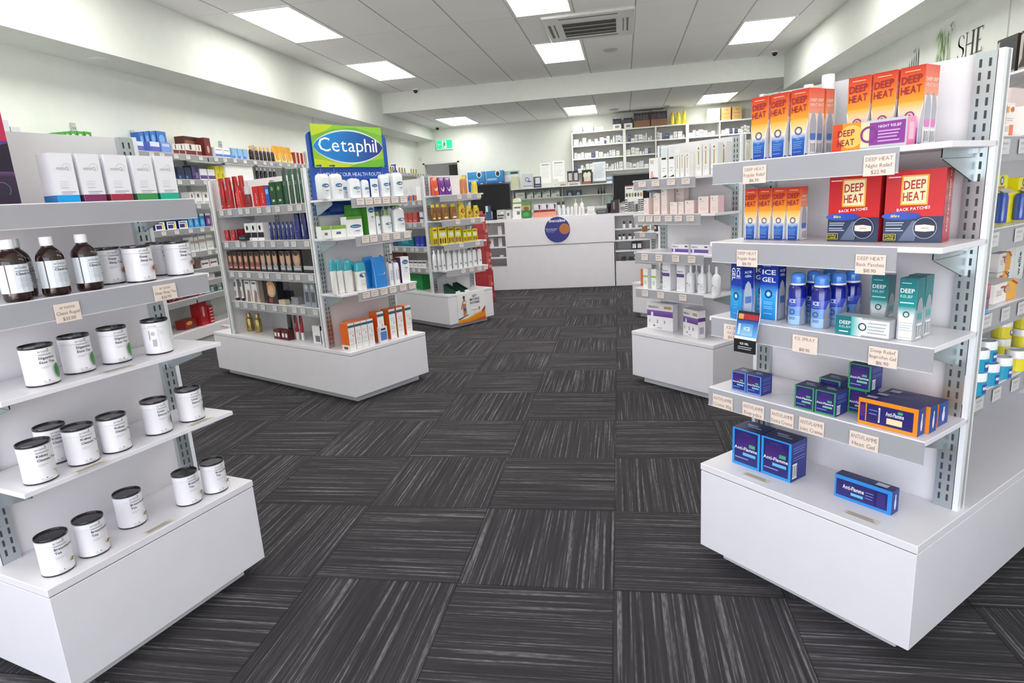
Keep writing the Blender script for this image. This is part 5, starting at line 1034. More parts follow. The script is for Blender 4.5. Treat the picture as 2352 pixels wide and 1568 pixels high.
row(CS, CSZ[1], .06, [(0.2914, 0.051, 0.0744), (0.374, 0.0504, 0.0728)], cap_bottle('b02430', 'b02430', lambda P, *a: P.ell(.5, .5, .42, .4, 'e0a0a4'), 2.2, .9, .95, 'tin'), 'redtin', 'tin', 'round red tin on its edge', 'second shelf, '+CSt)
row(CS, CSZ[1], .12, [(0.3757, 0.0753, 0.0754)], carton('carton', .04, 'a01c28', None), 'redlow', 'carton', 'low dark red box behind the round tins', 'second shelf, '+CSt)
row(CS, CSZ[1], .03, [(0.56, 0.0886, 0.0349)], carton('carton', .03, '2c3038', lambda P, *a: P.rect(.1, .4, .9, .6, '8890a0')), 'dk', 'carton', 'flat dark grey carton in front', 'second shelf, '+CSt)
row(CS, CSZ[1], .06, [(0.5931, 0.0711, 0.1159), (0.6689, 0.0696, 0.1139), (0.7482, 0.0785, 0.1118)], carton('carton', .045, 'f0eeee', lambda P, *a: (P.rect(0, .16, 1, .46, '20222a'), P.ell(.45, .72, .18, .14, '1c1c20'))), 'bwc', 'carton', 'white carton with black band and oval', 'second shelf, '+CSt)
row(CS, CSZ[1], .06, [(0.8607, 0.0323, 0.1137), (0.9111, 0.0321, 0.1124), (0.9607, 0.0318, 0.1138), (1.0088, 0.028, 0.1125), (1.0529, 0.0313, 0.1139), (1.1004, 0.031, 0.1126)], stand_tube('1c2a78', '182060', lambda P, *a: (P.ell(.5, .7, .3, .14, 'a8b4d8', 10), P.rect(.42, .1, .56, .5, 'c8d0e4')), capf=.14), 'nvt', 'squeeze tube', 'navy tube standing on its cap', 'second shelf, '+CSt)
row(CS, CSZ[1], .06, [(1.1556, 0.0478, 0.1637)], cap_bottle('20307c', '1a2464', lambda P, *a: (P.rect(.1, .7, .9, .74, '8c98c8'), P.rect(.1, .5, .7, .53, '8c98c8')), 3, .78, .9), 'nvb', 'bottle', 'tall navy bottle with ribbed lettering', 'second shelf, '+CSt)
row(CS, CSZ[1], .06, [(1.2283, 0.0438, 0.1638)], cap_bottle('1a2668', '141c50', lambda P, *a: P.rect(.1, .2, .4, .9, 'c8ccd8'), 3, .78, .9), 'nvb2', 'bottle', 'tall navy bottle with pale stripe at shelf end', 'second shelf, '+CSt)
def hair(c, band='a85c50'):
    def f(P, *a):
        P.rect(0, 0, 1, 1, '2c2626', '3a302c'); P.ell(.5, .62, .40, .36, c); P.ell(.48, .64, .24, .20, 'd8a88c'); P.ell(.48, .86, .26, .10, '3c2820'); P.rect(.08, .10, .92, .32, band); P.rect(.16, .16, .8, .20, 'e8dcd8')
    return f
HP = [(0.3027, 0.0654, 0.1314), (0.369, 0.0613, 0.1314), (0.4398, 0.0687, 0.1345), (0.5134, 0.0673, 0.1345), (0.5856, 0.066, 0.1346), (0.6564, 0.0646, 0.1346), (0.7257, 0.0634, 0.1375), (0.7963, 0.0673, 0.1376), (0.8679, 0.0659, 0.1376), (0.953, 0.0642, 0.1376), (1.0215, 0.0629, 0.1376), (1.112, 0.0989, 0.1403)]
row(CS, CSZ[2], .06, HP[:6], carton('hair_colour_carton', .05, '2c2626', hair('8c6050')), 'hair1', 'hair colour carton', 'dark hair colour carton with red band,', 'third shelf, '+CSt)
row(CS, CSZ[2], .06, HP[6:11], carton('hair_colour_carton', .05, '34302e', hair('c0a088', '98a0a8')), 'hair2', 'hair colour carton', 'hair colour carton with grey band,', 'third shelf, '+CSt)
row(CS, CSZ[2], .06, HP[11], carton('hair_colour_carton', .05, '34302e', hair('b89878', '98a0a8')), 'hair3', 'hair colour carton', 'wider hair colour carton with grey band', 'third shelf, '+CSt)
row(CS, CSZ[2], .06, [(1.232, 0.1135, 0.1483)], carton('hair_colour_carton', .05, '241f20', lambda P, *a: P.rect(0, .14, .9, .3, 'b8b8bc')), 'hair4', 'carton', 'black carton at the near end', 'third shelf, '+CSt)
row(CS, CSZ[3], .06, [(0.3016, 0.0439, 0.1526), (0.382, 0.0316, 0.1553)], stand_tube('e8e6e4', '1c1c1e', lambda P, *a: (P.rect(.1, .6, .9, .85, '6c6c70'), P.rect(.2, .1, .8, .4, 'b89888')), capf=.12), 'wt', 'squeeze tube', 'white tube with black cap', 'fourth shelf, '+CSt)
row(CS, CSZ[3], .06, [(0.4737, 0.0682, 0.1469), (0.5607, 0.0721, 0.1495)], carton('carton', .04, 'ecebe8', lambda P, *a: (P.poly([(.2, 0), (.9, 0), (.9, .5), (.5, .6)], '9c8070'), P.rect(.15, .85, .85, .92, '3c3c40'))), 'wc2', 'carton', 'narrow white carton with brown picture', 'fourth shelf, '+CSt)
row(CS, CSZ[3], .06, [(0.6458, 0.0542, 0.1579)], carton('carton', .04, '746258', None), 'brc', 'carton', 'narrow brown carton beside the portrait box', 'fourth shelf, '+CSt)
row(CS, CSZ[3], .06, [(0.7676, 0.1465, 0.1584)], carton('hair_colour_carton', .05, '201e22', lambda P, *a: (P.ell(.5, .62, .40, .36, 'c89c70'), P.ell(.5, .56, .24, .22, 'e4bc9c'), P.rect(.25, .05, .55, .22, 'a83c30'), P.rect(.0, .0, .2, 1, '141418'))), 'port', 'hair colour carton', 'black box with a fair-haired portrait', 'fourth shelf, '+CSt)
FLAT = [(0.8941, 0.0757, 0.0317), (0.9812, 0.0787, 0.0474), (1.0781, 0.0956, 0.0632)]
for i, (q, cc, t) in enumerate(zip(FLAT, ('c8b8a0', '8c8c90', '9aa4ac'), ('beige', 'grey', 'pale grey'))):
    row(CS, CSZ[3], .05+.04*i, q, carton('flat_pack', .035, cc, simple(cc, None)), 'fp%d' % i, 'flat pack', t+' flat pack lying down beside the portrait box', 'fourth shelf, '+CSt)
row(CS, CSZ[3], .18, [(0.7628, 0.1043, 0.0678)], carton('comb_pack', .02, '4a4450', simple('5c5560', None)), 'cbp', 'comb pack', 'dark grey hair accessory pack at the back', 'fourth shelf, '+CSt)
row(CS, CSZ[3], .06, [(1.1725, 0.0557, 0.1506), (1.2346, 0.0592, 0.1662)], carton('blister_pack', .02, '8c929c', lambda P, *a: (P.rect(.15, .2, .85, .6, '4c5058'), P.ell(.5, .8, .2, .1, 'c8ccd0')), mt='gloss'), 'bls', 'blister pack', 'grey blister pack standing upright', 'fourth shelf, '+CSt)
row(CS, CSZ[4], .115, [(0.2895, 0.0512, 0.1366), (0.4015, 0.0506, 0.1306)], bare_can('b8a468', 'b8a468', lambda P, *a: P.circ(.40, .55, .018, '2a2620')), 'gold', 'spray can', 'gold spray can with black round emblem', 'base top, '+CSt)
row(CS, CSZ[4], .05, [(0.7788, 0.0838, 0.0634), (0.8693, 0.0766, 0.0675)], carton('carton', .05, '5c1c20', lambda P, *a: (P.rect(.1, .3, .4, .7, 'f0e8e4'), P.rect(.6, .3, .9, .7, 'f0e8e4'))), 'dkr', 'carton', 'low dark red carton', 'base top, '+CSt)
row(CS, CSZ[4], .10, [(0.8521, 0.0486, 0.1733)], stand_tube('1c1a1e', '141416', None), 'bt', 'squeeze tube', 'black tube in the standing pack', 'base top, '+CSt)
row(CS, CSZ[4], .10, [(0.9301, 0.0332, 0.1671), (0.9898, 0.0329, 0.1708)], stand_tube('a8283c', 'f0f0f0', lambda P, *a: P.rect(.35, .5, .65, 1.0, '201e22'), capf=.3), 'rt', 'squeeze tube', 'red and white tube', 'base top, '+CSt)
row(CS, CSZ[4], .08, [(1.188, 0.0836, 0.115)], carton('carton', .05, 'ececee', lambda P, *a: P.rect(.3, .1, .9, .45, '6c7078'), side='2a2a2c'), 'wbc', 'carton', 'white carton with black side at the near end', 'base top, '+CSt)
row(CS, CSZ[4], .05, [(1.2845, 0.0267, 0.0974)], jar('f0f0f2', 'f4f4f6'), 'wj', 'jar', 'small white jar at the near end', 'base top, '+CSt)
row(CS, CSZ[4], .12, [(-0.0805, 0.0525, 0.0197), (-0.0219, 0.0517, 0.0206)], carton('carton', .03, 'e8e0dc', simple('e8dcd4', None, band='b86a4c', bv=.3)), 'oen', 'carton', 'tiny white and orange carton at the far end', 'base top, '+CSt)
# ================================================================ poster-base gondola (left, farther back)
VFt = 'poster gondola'
m = MB(); m.box(.102, -.0035, .08, .438, -.0015, .362, 'f2f2f2'); P = Pt(m, lambda u, v, k: (.102+.336*u, -.0035-k, .08+.282*v), .336, .282)
P.poly([(0, 0), (1, 0), (1, .46), (.86, .30), (.60, .24), (.3, .14), (0, .14)], 'e8902c'); P.poly([(0, 0), (1, 0), (1, .10), (.5, .02)], 'c8501c'); P.poly([(.86, .30), (1, .46), (1, .36), (.90, .24)], 'a8481c'); P.poly([(0, .14), (.3, .14), (.6, .24), (.86, .30), (.86, .26), (.6, .18), (.3, .09), (0, .09)], 'f6b83c'); P.poly([(0, .13), (.36, .24), (.36, .27), (0, .17)], '2c3440')
P.ell(.235, .82, .035, .05, '8a5a40'); P.ell(.235, .87, .04, .04, '4a2c1c'); P.poly([(.17, .52), (.16, .72), (.22, .78), (.27, .78), (.32, .70), (.30, .60), (.29, .50), (.31, .38), (.27, .2), (.24, .2), (.25, .36), (.22, .2), (.18, .22), (.19, .38)], 'c08260'); P.poly([(.19, .5), (.29, .5), (.29, .42), (.24, .38), (.19, .42)], '4c6878'); P.poly([(.18, .64), (.31, .64), (.30, .72), (.2, .72)], 'e8e4e0'); P.poly([(.17, .7), (.1, .48), (.13, .46), (.2, .66)], 'c08260')
P.text('GET', .62, .82, .030, '2a2a2e', 1, 'c'); P.text('MOVING', .62, .71, .030, '2a2a2e', 1, 'c'); P.text('SOONER', .62, .60, .030, '2a2a2e', 1, 'c'); P.rect(.46, .30, .72, .46, 'fafafa'); P.text('Voltaren', .59, .37, .018, '3a3a40', 1, 'c', fit=.22); P.rect(.74, .36, .79, .46, 'c8681c')
o = m.build('poster'); VF.put(o, 0, 0, 0); tag(o, 'white and orange poster with a standing figure stuck on the gondola base', 'poster')
def dotty(c1, c2):
    return lambda P, *a: (P.ell(.5, .66, .34, .2, c1), P.rect(.15, .38, .85, .48, c2), P.rect(.15, .1, .85, .3, '7c5030'))
row(VF, VZ[0], .06, [(0.0165, 0.0778, 0.1582)], pouch('d8502c', lambda P, *a: (P.ell(.55, .5, .3, .26, 'f0e0d8')), d=.05), 'orp', 'pouch', 'orange pouch left of two purple ones', 'top shelf, '+VFt)
row(VF, VZ[0], .06, [(0.0925, 0.0644, 0.1565), (0.165, 0.0806, 0.1548)], pouch('6c2c84', lambda P, *a: P.ell(.55, .45, .3, .26, 'e4dcea'), d=.05), 'pup', 'pouch', 'purple pouch with white oval', 'top shelf, '+VFt)
row(VF, VZ[0], .06, [(0.3645, 0.0735, 0.1604)], cap_bottle('c07848', 'e8d060', lambda P, *a: (P.rect(0, .5, 1, .9, 'cc7844'), P.rect(0, .3, 1, .5, 'f0ece8'), P.rect(0, 0, 1, .3, '4c4a44')), 2, .84, .7, depth=1), 'obt', 'bottle', 'tall orange labelled bottle with yellow cap', 'top shelf, '+VFt)
row(VF, VZ[0], .06, [(0.491, 0.0621, 0.1092)], cap_bottle('d8c850', 'e8d840', lambda P, *a: P.rect(0, .05, 1, .4, '8c6448'), 2, .75, .8, depth=1), 'ybt', 'bottle', 'small yellow bottle with yellow cap at the right', 'top shelf, '+VFt)
YB_ = lambda P, *a: (P.rect(0, .08, 1, .82, 'e0b82c'), P.ell(.5, .55, .3, .18, '9c6c28'), P.rect(.2, .15, .8, .32, 'ece4c0'))
row(VF, VZ[1], .06, [(-0.029, 0.0487, 0.1453), (0.0265, 0.0447, 0.1461), (0.1065, 0.0772, 0.1424), (0.2035, 0.0785, 0.1413)], cap_bottle('8c5a24', 'e8cc38', YB_, 3, .82, .7), 'vbt', 'bottle', 'brown bottle with yellow label and cap', 'second shelf, '+VFt)
row(VF, VZ[1], .06, [(0.3042, 0.0752, 0.1559)], cap_bottle('d8c030', 'e8d838', dotty('a83c2c', 'f0e8a0'), 3, .85, .6), 'vyb', 'bottle', 'tall yellow bottle', 'second shelf, '+VFt)
row(VF, VZ[1], .06, [(0.3909, 0.0715, 0.1156), (0.4793, 0.0678, 0.1108)], cap_bottle('d8b830', 'e8d838', dotty('6c4c28', 'f0e8a0'), 3, .8, .7), 'vys', 'bottle', 'squat yellow bottle', 'second shelf, '+VFt)
YC = lambda P, *a: (P.rect(0, 0, 1, 1, 'e0cc30', 'ecdc34'), P.rect(.12, .80, .88, .90, '8c5a20'), P.rect(.18, .46, .82, .68, 'd8e8e8'), P.rect(.1, .05, .3, .36, '6c4424'), P.rect(.4, .08, .58, .34, '8a5c34'), P.rect(.68, .05, .86, .36, '5c3c24'))
row(VF, VZ[2], .06, [(-0.0374, 0.0491, 0.1559), (0.0472, 0.1003, 0.1572), (0.1433, 0.0718, 0.1499), (0.2261, 0.0731, 0.1437)], carton('carton', .05, 'e0cc30', YC, side='c8b42c', top='e8e040'), 'vyc', 'carton', 'yellow carton with brown pictures', 'third shelf, '+VFt)
row(VF, VZ[2], .06, [(0.3077, 0.0372, 0.1133), (0.3613, 0.0592, 0.1131), (0.4319, 0.0602, 0.1117)], carton('carton', .05, 'e0cc30', YC, top='e8e040'), 'vyd', 'carton', 'small yellow carton right group', 'third shelf, '+VFt)
WBt = lambda P, *a: (P.rect(.1, .1, .9, .7, 'dfe4e6'), P.rect(.25, .3, .75, .42, '8c949c'))
row(VF, VZ[3], .06, [(-0.0621, 0.0404, 0.1936), (-0.0108, 0.0363, 0.1924), (0.0382, 0.0412, 0.1914), (0.1056, 0.0556, 0.1845), (0.1746, 0.0516, 0.1817), (0.234, 0.0474, 0.1798), (0.2943, 0.043, 0.1657)], cap_bottle('eef0f2', 'f2f4f6', WBt, 2.4, .84, .4), 'vwb', 'bottle', 'white bottle with white cap', 'fourth shelf, '+VFt)
row(VF, VZ[3], .06, [(0.3538, 0.0435, 0.1844), (0.4127, 0.0488, 0.1827), (0.478, 0.0542, 0.1764)], cap_bottle('eef0f2', '18181a', WBt, 3, .86, .5), 'vwk', 'bottle', 'white bottle with black cap', 'fourth shelf, '+VFt)
def ramp(w, h):
    m = MB(); d = .13
    for x in (-w/2, w/2-.004):
        for y0 in (0,):
            m.poly([(x, 0, 0), (x, d, 0), (x, d, h), (x, 0, h*.18)], '1c4030'); m.poly([(x+.004, 0, 0), (x+.004, d, 0), (x+.004, d, h), (x+.004, 0, h*.18)][::-1], '1f4634')
            m.poly([(x, 0, h*.18), (x, d, h), (x+.004, d, h), (x+.004, 0, h*.18)][::-1], '24503c')
    m.box(-w/2, 0, 0, w/2, d, .006, '1c4030'); m.box(-w/2, d-.004, 0, w/2, d, h, '1c4030'); m.box(-w/2, -.001, 0, w/2, .004, h*.2, 'e4e8e6')
    return m.build('display_tray')
row(VF, VZ[4], .03, [(.145, .085, .085), (.255, .075, .085)], ramp, 'ramp', 'display tray', 'empty dark green sloping display tray', 'base top, '+VFt, rz=.35)
VSt = 'left side, '+VFt
row(VS, 1.235, .08, [(0.8383, 0.0449, 0.1305)], cap_bottle('eeeeee', 'f2f2f2', WBt), 'vs0', 'bottle', 'small white bottle', 'top shelf, '+VSt)
row(VS, 1.235, .08, [(0.9716, 0.0741, 0.132), (1.0523, 0.0727, 0.1275), (1.1316, 0.0714, 0.1231)], carton('carton', .05, 'eceef0', lambda P, *a: (P.rect(0, 0, .5, .4, '3c5ca8'), P.rect(.4, 0, 1, .38, 'e0682c'))), 'vs1', 'carton', 'white carton with blue and orange foot', 'top shelf, '+VSt)
row(VS, 1.031, .08, [(0.947, 0.0673, 0.0931), (1.0248, 0.0734, 0.091), (1.1048, 0.0721, 0.093)], carton('carton', .05, 'b84c48', simple('b84c48', 'c06058', 'e8c8c0')), 'vs2', 'carton', 'faded red carton', 'second shelf, '+VSt)
row(VS, 1.031, .08, [(1.2116, 0.0562, 0.0941)], carton('carton', .05, 'dfe2ea', simple('e8e8ee', None, band='3c5098')), 'vs3', 'carton', 'white carton with blue band', 'second shelf, '+VSt)
row(VS, .80, .08, [(0.7128, 0.0713, 0.0794)], carton('carton', .05, '34406c', None), 'vs4', 'carton', 'navy carton left of the teal one', 'third shelf, '+VSt)
row(VS, .80, .08, [(0.9005, 0.2883, 0.0925)], carton('carton', .06, '1c6c7c', lambda P, *a: P.rect(.3, .3, .7, .7, '3c98a4')), 'vs5', 'carton', 'wide teal carton', 'third shelf, '+VSt)
row(VS, .80, .08, [(1.11, 0.0578, 0.0967), (1.1817, 0.0711, 0.0966)], carton('carton', .05, '3440a8', simple('3848b0', None, 'a8b0e0')), 'vs6', 'carton', 'royal blue carton', 'third shelf, '+VSt)
row(VS, .60, .08, [(0.7421, 0.2051, 0.1439)], carton('carton', .05, '6c3428', None), 'vs7', 'carton', 'dark red-brown carton', 'fourth shelf, '+VSt)
row(VS, .60, .08, [(0.9587, 0.0751, 0.0616), (1.0369, 0.0664, 0.0637), (1.1137, 0.058, 0.0657), (1.1819, 0.0642, 0.0675)], carton('carton', .05, 'ecebea', simple('f0f0ee', None, band='3c3c40', bv=.6)), 'vs8', 'carton', 'small white carton with dark band', 'fourth shelf, '+VSt)
row(VS, .368, .12, [(0.9448, 0.2564, 0.1654)], carton('carton', .12, '28944c', lambda P, *a: (P.rect(.08, .1, .92, .2, '1e7c3c'), P.rect(.3, .4, .7, .6, '3cac64'))), 'vs9', 'carton', 'large bright green carton', 'base top, '+VSt)
row(VS, .368, .03, [(0.86, 0.232, 0.0117)], carton('flat_pack', .08, '2a9c50', None), 'vs10', 'flat pack', 'flat bright green pack lying before the large green carton', 'base top, '+VSt)
# red cardboard stand beside it
r = thing('display_stand'); m = MB(); m.box(-.11, -.02, 0, .11, .18, .03, '7c1418'); m.build('base', r)
m = MB()
hs = [(.03, .36, .115), (.36, .62, .10), (.62, .80, .085), (.80, 1.0, .07)]
for a, b, w in hs:
    m.box(-w, .0, a, w, .16, b, 'a01c20'); 
    P = Pt(m, lambda u, v, k: (-w+2*w*u, -k, a+(b-a)*v), 2*w, b-a); P.rect(.06, .1, .7, .9, 'a8242a', 'b02c30'); P.rect(.75, .15, .92, .85, 'c85048')
m.build('panel', r)
m = MB(); R = random.Random(2)
for k in range(14): z = .06+.067*k; m.box(.062+R.uniform(-.012, .03), -.006, z, .088+R.uniform(-.01, .03), -.001, z+.035, R.choice(['c43c34', '8c1418', 'd88878', 'b02020'])); m.build('hanging_card', r); m = MB()
r.location = (-1.60, 7.0, FL); r.rotation_euler = (0, 0, .25); tag(r, 'tall red cardboard display stand on the floor in front of the counter', 'display stand')
# ================================================================ right mid gondola
BFt = 'pink-stocked gondola'
row(BF, BZ[0], .05, [(0.1459, 0.068, 0.1149)], carton('carton', .05, 'ecebe9', lambda P, *a: (P.rect(.2, .72, .26, .9, '3c3c40'), P.rect(.4, .72, .46, .9, '3c3c40'), P.poly([(.1, .08), (.5, .08), (.4, .4), (.2, .36)], 'e8a0a4'), P.poly([(0, 0), (1, 0), (1, .06), (.5, .09), (0, .04)], '26262a'))), 'b1', 'carton', 'white carton with pink and black print', 'left end of top shelf, '+BFt)
BK = lambda P, *a: (P.rect(.1, .58, .8, .64, '1c1c20'), P.poly([(.05, .03), (.85, .1), (.85, .03)], '26262a'), P.rect(.2, .3, .7, .32, 'a8a8ac'), P.rect(.2, .22, .6, .24, 'a8a8ac'), P.rect(.1, .68, .85, .95, 'e0e4e6'))
row(BF, BZ[0], .05, [(0.2223, 0.0469, 0.1706), (0.2763, 0.0427, 0.1721)], carton('carton', .045, 'f0f0ee', BK), 'b2', 'carton', 'tall white carton with black bar', 'top shelf, '+BFt)
GD = lambda P, *a: (P.rect(.38, .36, .56, .80, 'c8a850'), P.ell(.47, .88, .12, .04, 'a8784c'), P.rect(.1, .78, .9, .80, 'd8d8d8'), lines(P, .3, .7, (.26, .2), 'c8c8c8', .015))
row(BF, BZ[0], .05, [(0.3157, 0.0239, 0.1253), (0.3468, 0.0265, 0.1247), (0.3819, 0.0261, 0.1238)], carton('carton', .035, 'ecebe6', GD), 'b3', 'carton', 'narrow white carton with gold stripe', 'top shelf, '+BFt)
row(BF, BZ[0], .05, [(0.4559, 0.0419, 0.154), (0.5015, 0.0438, 0.1537), (0.5528, 0.0373, 0.1569)], carton('carton', .045, 'ecebe6', GD), 'b4', 'carton', 'wide white carton with gold stripe', 'top shelf, '+BFt)
row(BF, BZ[0], .11, [(0.5659, 0.0318, 0.1575)], carton('carton', .04, 'e8e6e2', GD), 'b5', 'carton', 'white carton with thin gold stripe at the right end', 'top shelf, '+BFt)
PK = lambda P, *a: (P.rect(0, 0, 1, 1, 'f0dcd4', 'f2e6e0'), P.ell(.25, .84, .07, .04, '9c5c50'), P.rect(.2, .70, .6, .72, 'c89c94'), lines(P, .2, .8, (.3, .22, .14), 'e0c0b8', .02))
row(BF, BZ[1], .04, [(0.0959, 0.0368, 0.0916)], carton('carton', .06, 'f0dcd4', PK), 'p1', 'carton', 'short pink carton', 'second shelf left end, '+BFt)
row(BF, BZ[1], .05, [(0.1643, 0.0454, 0.1151)], carton('carton', .045, 'f0dcd4', PK), 'p2', 'carton', 'medium pink carton', 'second shelf, '+BFt)
row(BF, BZ[1], .05, [(0.2204, 0.0411, 0.1482)], carton('carton', .06, 'f0dcd4', PK), 'p3', 'carton', 'tall pink carton, front', 'second shelf, '+BFt)
row(BF, BZ[1], .15, [(0.2445, 0.0592, 0.1429)], carton('carton', .045, 'f0dcd4', PK), 'p3b', 'carton', 'tall pink carton standing at the back', 'second shelf, '+BFt)
row(BF, BZ[1], .05, [(0.2873, 0.0491, 0.0631), (0.3389, 0.036, 0.0638)], carton('carton', .04, 'f4ecea', PK), 'p4', 'carton', 'small pale pink carton', 'second shelf middle, '+BFt)
row(BF, BZ[1], .05, [(0.3964, 0.0612, 0.0688)], carton('carton', .06, 'f6eeee', PK, side='ecd0d0'), 'p5', 'carton', 'square pale pink carton', 'second shelf middle, '+BFt)
row(BF, BZ[1], .05, [(0.4863, 0.067, 0.0859), (0.555, 0.0486, 0.0877)], carton('carton', .05, 'f6f0f0', PK, side='f0c8cc'), 'p6', 'carton', 'large square white and pink carton', 'second shelf right end, '+BFt)
PU = lambda P, *a: (P.rect(0, .12, 1, .5, '6a4a9c', '7c5cb0'), P.ell(.14, .34, .05, .26, 'f0eef6'), P.text('BENZAC', .06, .66, P.h*.22, '4c4458', 1, sx=.9), P.rect(.78, .70, .95, .86, '5c5870'))
row(BF, BZ[2], .04, [(0.3399, 0.1215, 0.0488), (0.471, 0.1171, 0.0493)], carton('carton', .05, 'f2f0f4', PU), 'pu', 'carton', 'low wide white carton with purple band', 'third shelf, '+BFt)
row(BF, BZ[3], .04, [(0.0809, 0.038, 0.115), (0.1456, 0.0369, 0.1185)], carton('carton', .035, 'f2f4f0', lambda P, *a: (P.rect(0, .56, 1, .66, 'a4c84c'), P.rect(.3, .2, .7, .4, 'd0d8d0'))), 'gw', 'carton', 'small white carton with lime band', 'fourth shelf, '+BFt)
row(BF, BZ[3], .11, [(-0.0124, 0.0251, 0.0966), (0.0564, 0.0209, 0.103)], carton('carton', .03, 'd86c2c', simple('e08040', None)), 'or', 'carton', 'small orange carton behind the lime banded ones', 'fourth shelf, '+BFt)
PT = lambda P, *a: (P.rect(0, .50, .9, .62, '6a4a94'), P.text('BENZAC', .08, .68, P.w*.16, '4a4450', 1, fit=.66), lines(P, .1, .4, (.1,), 'c0c0c4', .02))
row(BF, BZ[3], .05, [(0.2321, 0.0614, 0.1593), (0.3363, 0.0586, 0.1591)], carton('carton', .05, 'f2f1f3', PT), 'pt', 'carton', 'tall white carton with purple band', 'fourth shelf, '+BFt)
BB = lambda P, *a: (P.rect(.05, .1, .9, .5, 'f4f4f6'), P.rect(.1, .40, .75, .52, '5c4c90'), P.rect(.15, .56, .5, .60, '3c3c4c'))
row(BF, BZ[3], .04, [(0.3946, 0.0483, 0.1493), (0.4716, 0.0469, 0.1461), (0.5634, 0.0477, 0.1553)], cap_bottle('f0f0f2', 'f4f4f6', BB, 2.2, .74, .32, 'lotion_bottle', 1., .8), 'wlb', 'lotion bottle', 'white lotion bottle with purple print, front', 'fourth shelf, '+BFt)
row(BF, BZ[3], .10, [(0.391, 0.0377, 0.1501), (0.475, 0.0313, 0.1495)], cap_bottle('f0f0f2', 'f4f4f6', None, 2.2, .74, .32, 'lotion_bottle', 1., .8), 'wlb2', 'lotion bottle', 'white lotion bottle in the back row', 'fourth shelf, '+BFt)
KT = lambda P, *a: (P.rect(0, .50, 1, .72, '6a3c8c', '8a68b0'), P.ell(.2, .56, .05, .10, 'f0f0f4'), P.text('BENZAC', .06, .80, P.h*.11, '3c3c44', 1, fit=.4), P.rect(.66, .80, .95, .90, 'c8a860'), P.text('1', .10, .26, P.h*.15, '3c3c44', 1), P.text('2', .38, .26, P.h*.15, '3c3c44', 1), P.text('3', .66, .26, P.h*.15, '3c3c44', 1), P.rect(.25, .12, .31, .17, '4c4c54'), P.rect(.4, .06, .6, .09, 'b8b4c4'))
row(BF, BZ[4], .12, [(0.1176, 0.1993, 0.1628)], carton('kit_carton', .045, 'f0eeee', KT), 'kt', 'kit carton', 'white kit carton with purple band numbered 1 2 3, left one', 'base top, '+BFt, rz=.05)
row(BF, BZ[4], .085, [(0.3752, 0.1384, 0.1568)], carton('kit_carton', .05, 'f0eeee', KT, lambda P, *a: (P.rect(0, .6, 1, .74, '6a3c8c'), P.rect(.2, .15, .8, .4, 'b4a8c0'))), 'kt2', 'kit carton', 'white kit carton with purple band numbered 1 2 3, right one', 'base top, '+BFt, rz=-.25)
row(BS, 1.265, .08, [(0.4075, 0.0384, 0.1635)], cap_bottle('d8d0b4', 'c8c0a4', lambda P, *a: (P.rect(0, .6, 1, .85, '4c4c44'), P.rect(.2, .05, .9, .2, '5c5c48')), 3, .9, .5), 'crb', 'bottle', 'cream and dark bottle behind the orange cartons', 'aisle side, '+BFt)
row(B2, .828, .06, [(.085, .05, .07)], bare_can('8c5c28', 'e8e0d0'), 'b2a', 'bottle', 'small amber bottle with pale cap on the farthest gondola', 'above the hidden base')
row(B2, .828, .10, [(.19, .035, .10), (.235, .035, .10)], jar('3c3438', '1c1c20', lambda P, *a: P.rect(.2, .3, .8, .6, 'c8b8a8'), lf=.25), 'b2b', 'jar', 'dark jar with black lid', 'farthest gondola on the right')
# ================================================================ wall shelving left: goods
WT = 'left wall shelving'
def wl(z, y, items, make, key, cat, desc, rowname, **k): return row(WL, z, y, items, make, key, cat, desc, rowname+', '+WT, **k)
BLF = lambda P, *a: (P.rect(0, 0, 1, 1, '2c5cac', '3c78c8'), P.ell(.5, .66, .3, .2, '7cb0e4'), P.rect(.2, .2, .8, .3, 'b8d0f0'))
wl(1.77, .16, [(4.9759, 0.0559, 0.1733), (5.0428, 0.0573, 0.1826), (5.1167, 0.0695, 0.1926), (5.2232, 0.122, 0.2019)], carton('carton', .08, '2c5cac', BLF), 'w1', 'carton', 'tall blue carton, back row', 'top shelf')
wl(1.77, .04, [(4.7935, 0.0827, 0.0763), (4.967, 0.114, 0.0854)], carton('carton', .08, '4c68b8', lambda P, *a: (P.rect(0, .55, 1, 1, 'dfe6f4'), P.rect(.1, .1, .8, .4, '6c5cb0'))), 'w2', 'carton', 'low white and blue carton, front', 'top shelf')
wl(1.77, .04, [(5.1023, 0.1142, 0.0915)], carton('carton', .10, '7c98dc', lambda P, *a: P.rect(.1, .6, .9, .85, 'c0d0f0')), 'w3', 'carton', 'pale blue carton in front of the tall blue ones', 'top shelf')
wl(1.77, .04, [(5.2241, 0.0737, 0.0853), (5.3046, 0.0758, 0.0908), (5.4272, 0.1457, 0.0992), (5.5472, 0.0695, 0.0996)], carton('carton', .08, 'e4dcd8', lambda P, *a: (P.rect(0, 0, 1, .42, '6c2420'), P.rect(.4, .5, .6, .95, '5c5450'))), 'w4', 'carton', 'white carton with dark red foot', 'top shelf')
wl(1.77, .16, [(5.6482, 0.2673, 0.188)], carton('carton', .10, '5c2820', lambda P, *a: (P.rect(.05, .6, .95, .8, '8c5c4c'), P.rect(0, .88, 1, 1, '3a1c18')), top='c8a840'), 'w5', 'carton', 'wide dark brown carton at the back', 'top shelf')
wl(1.77, .06, [(5.7153, 0.0928, 0.1775)], carton('carton', .09, '6c2824', lambda P, *a: P.ell(.5, .4, .2, .2, 'c89c94')), 'w6', 'carton', 'tall dark red carton', 'top shelf')
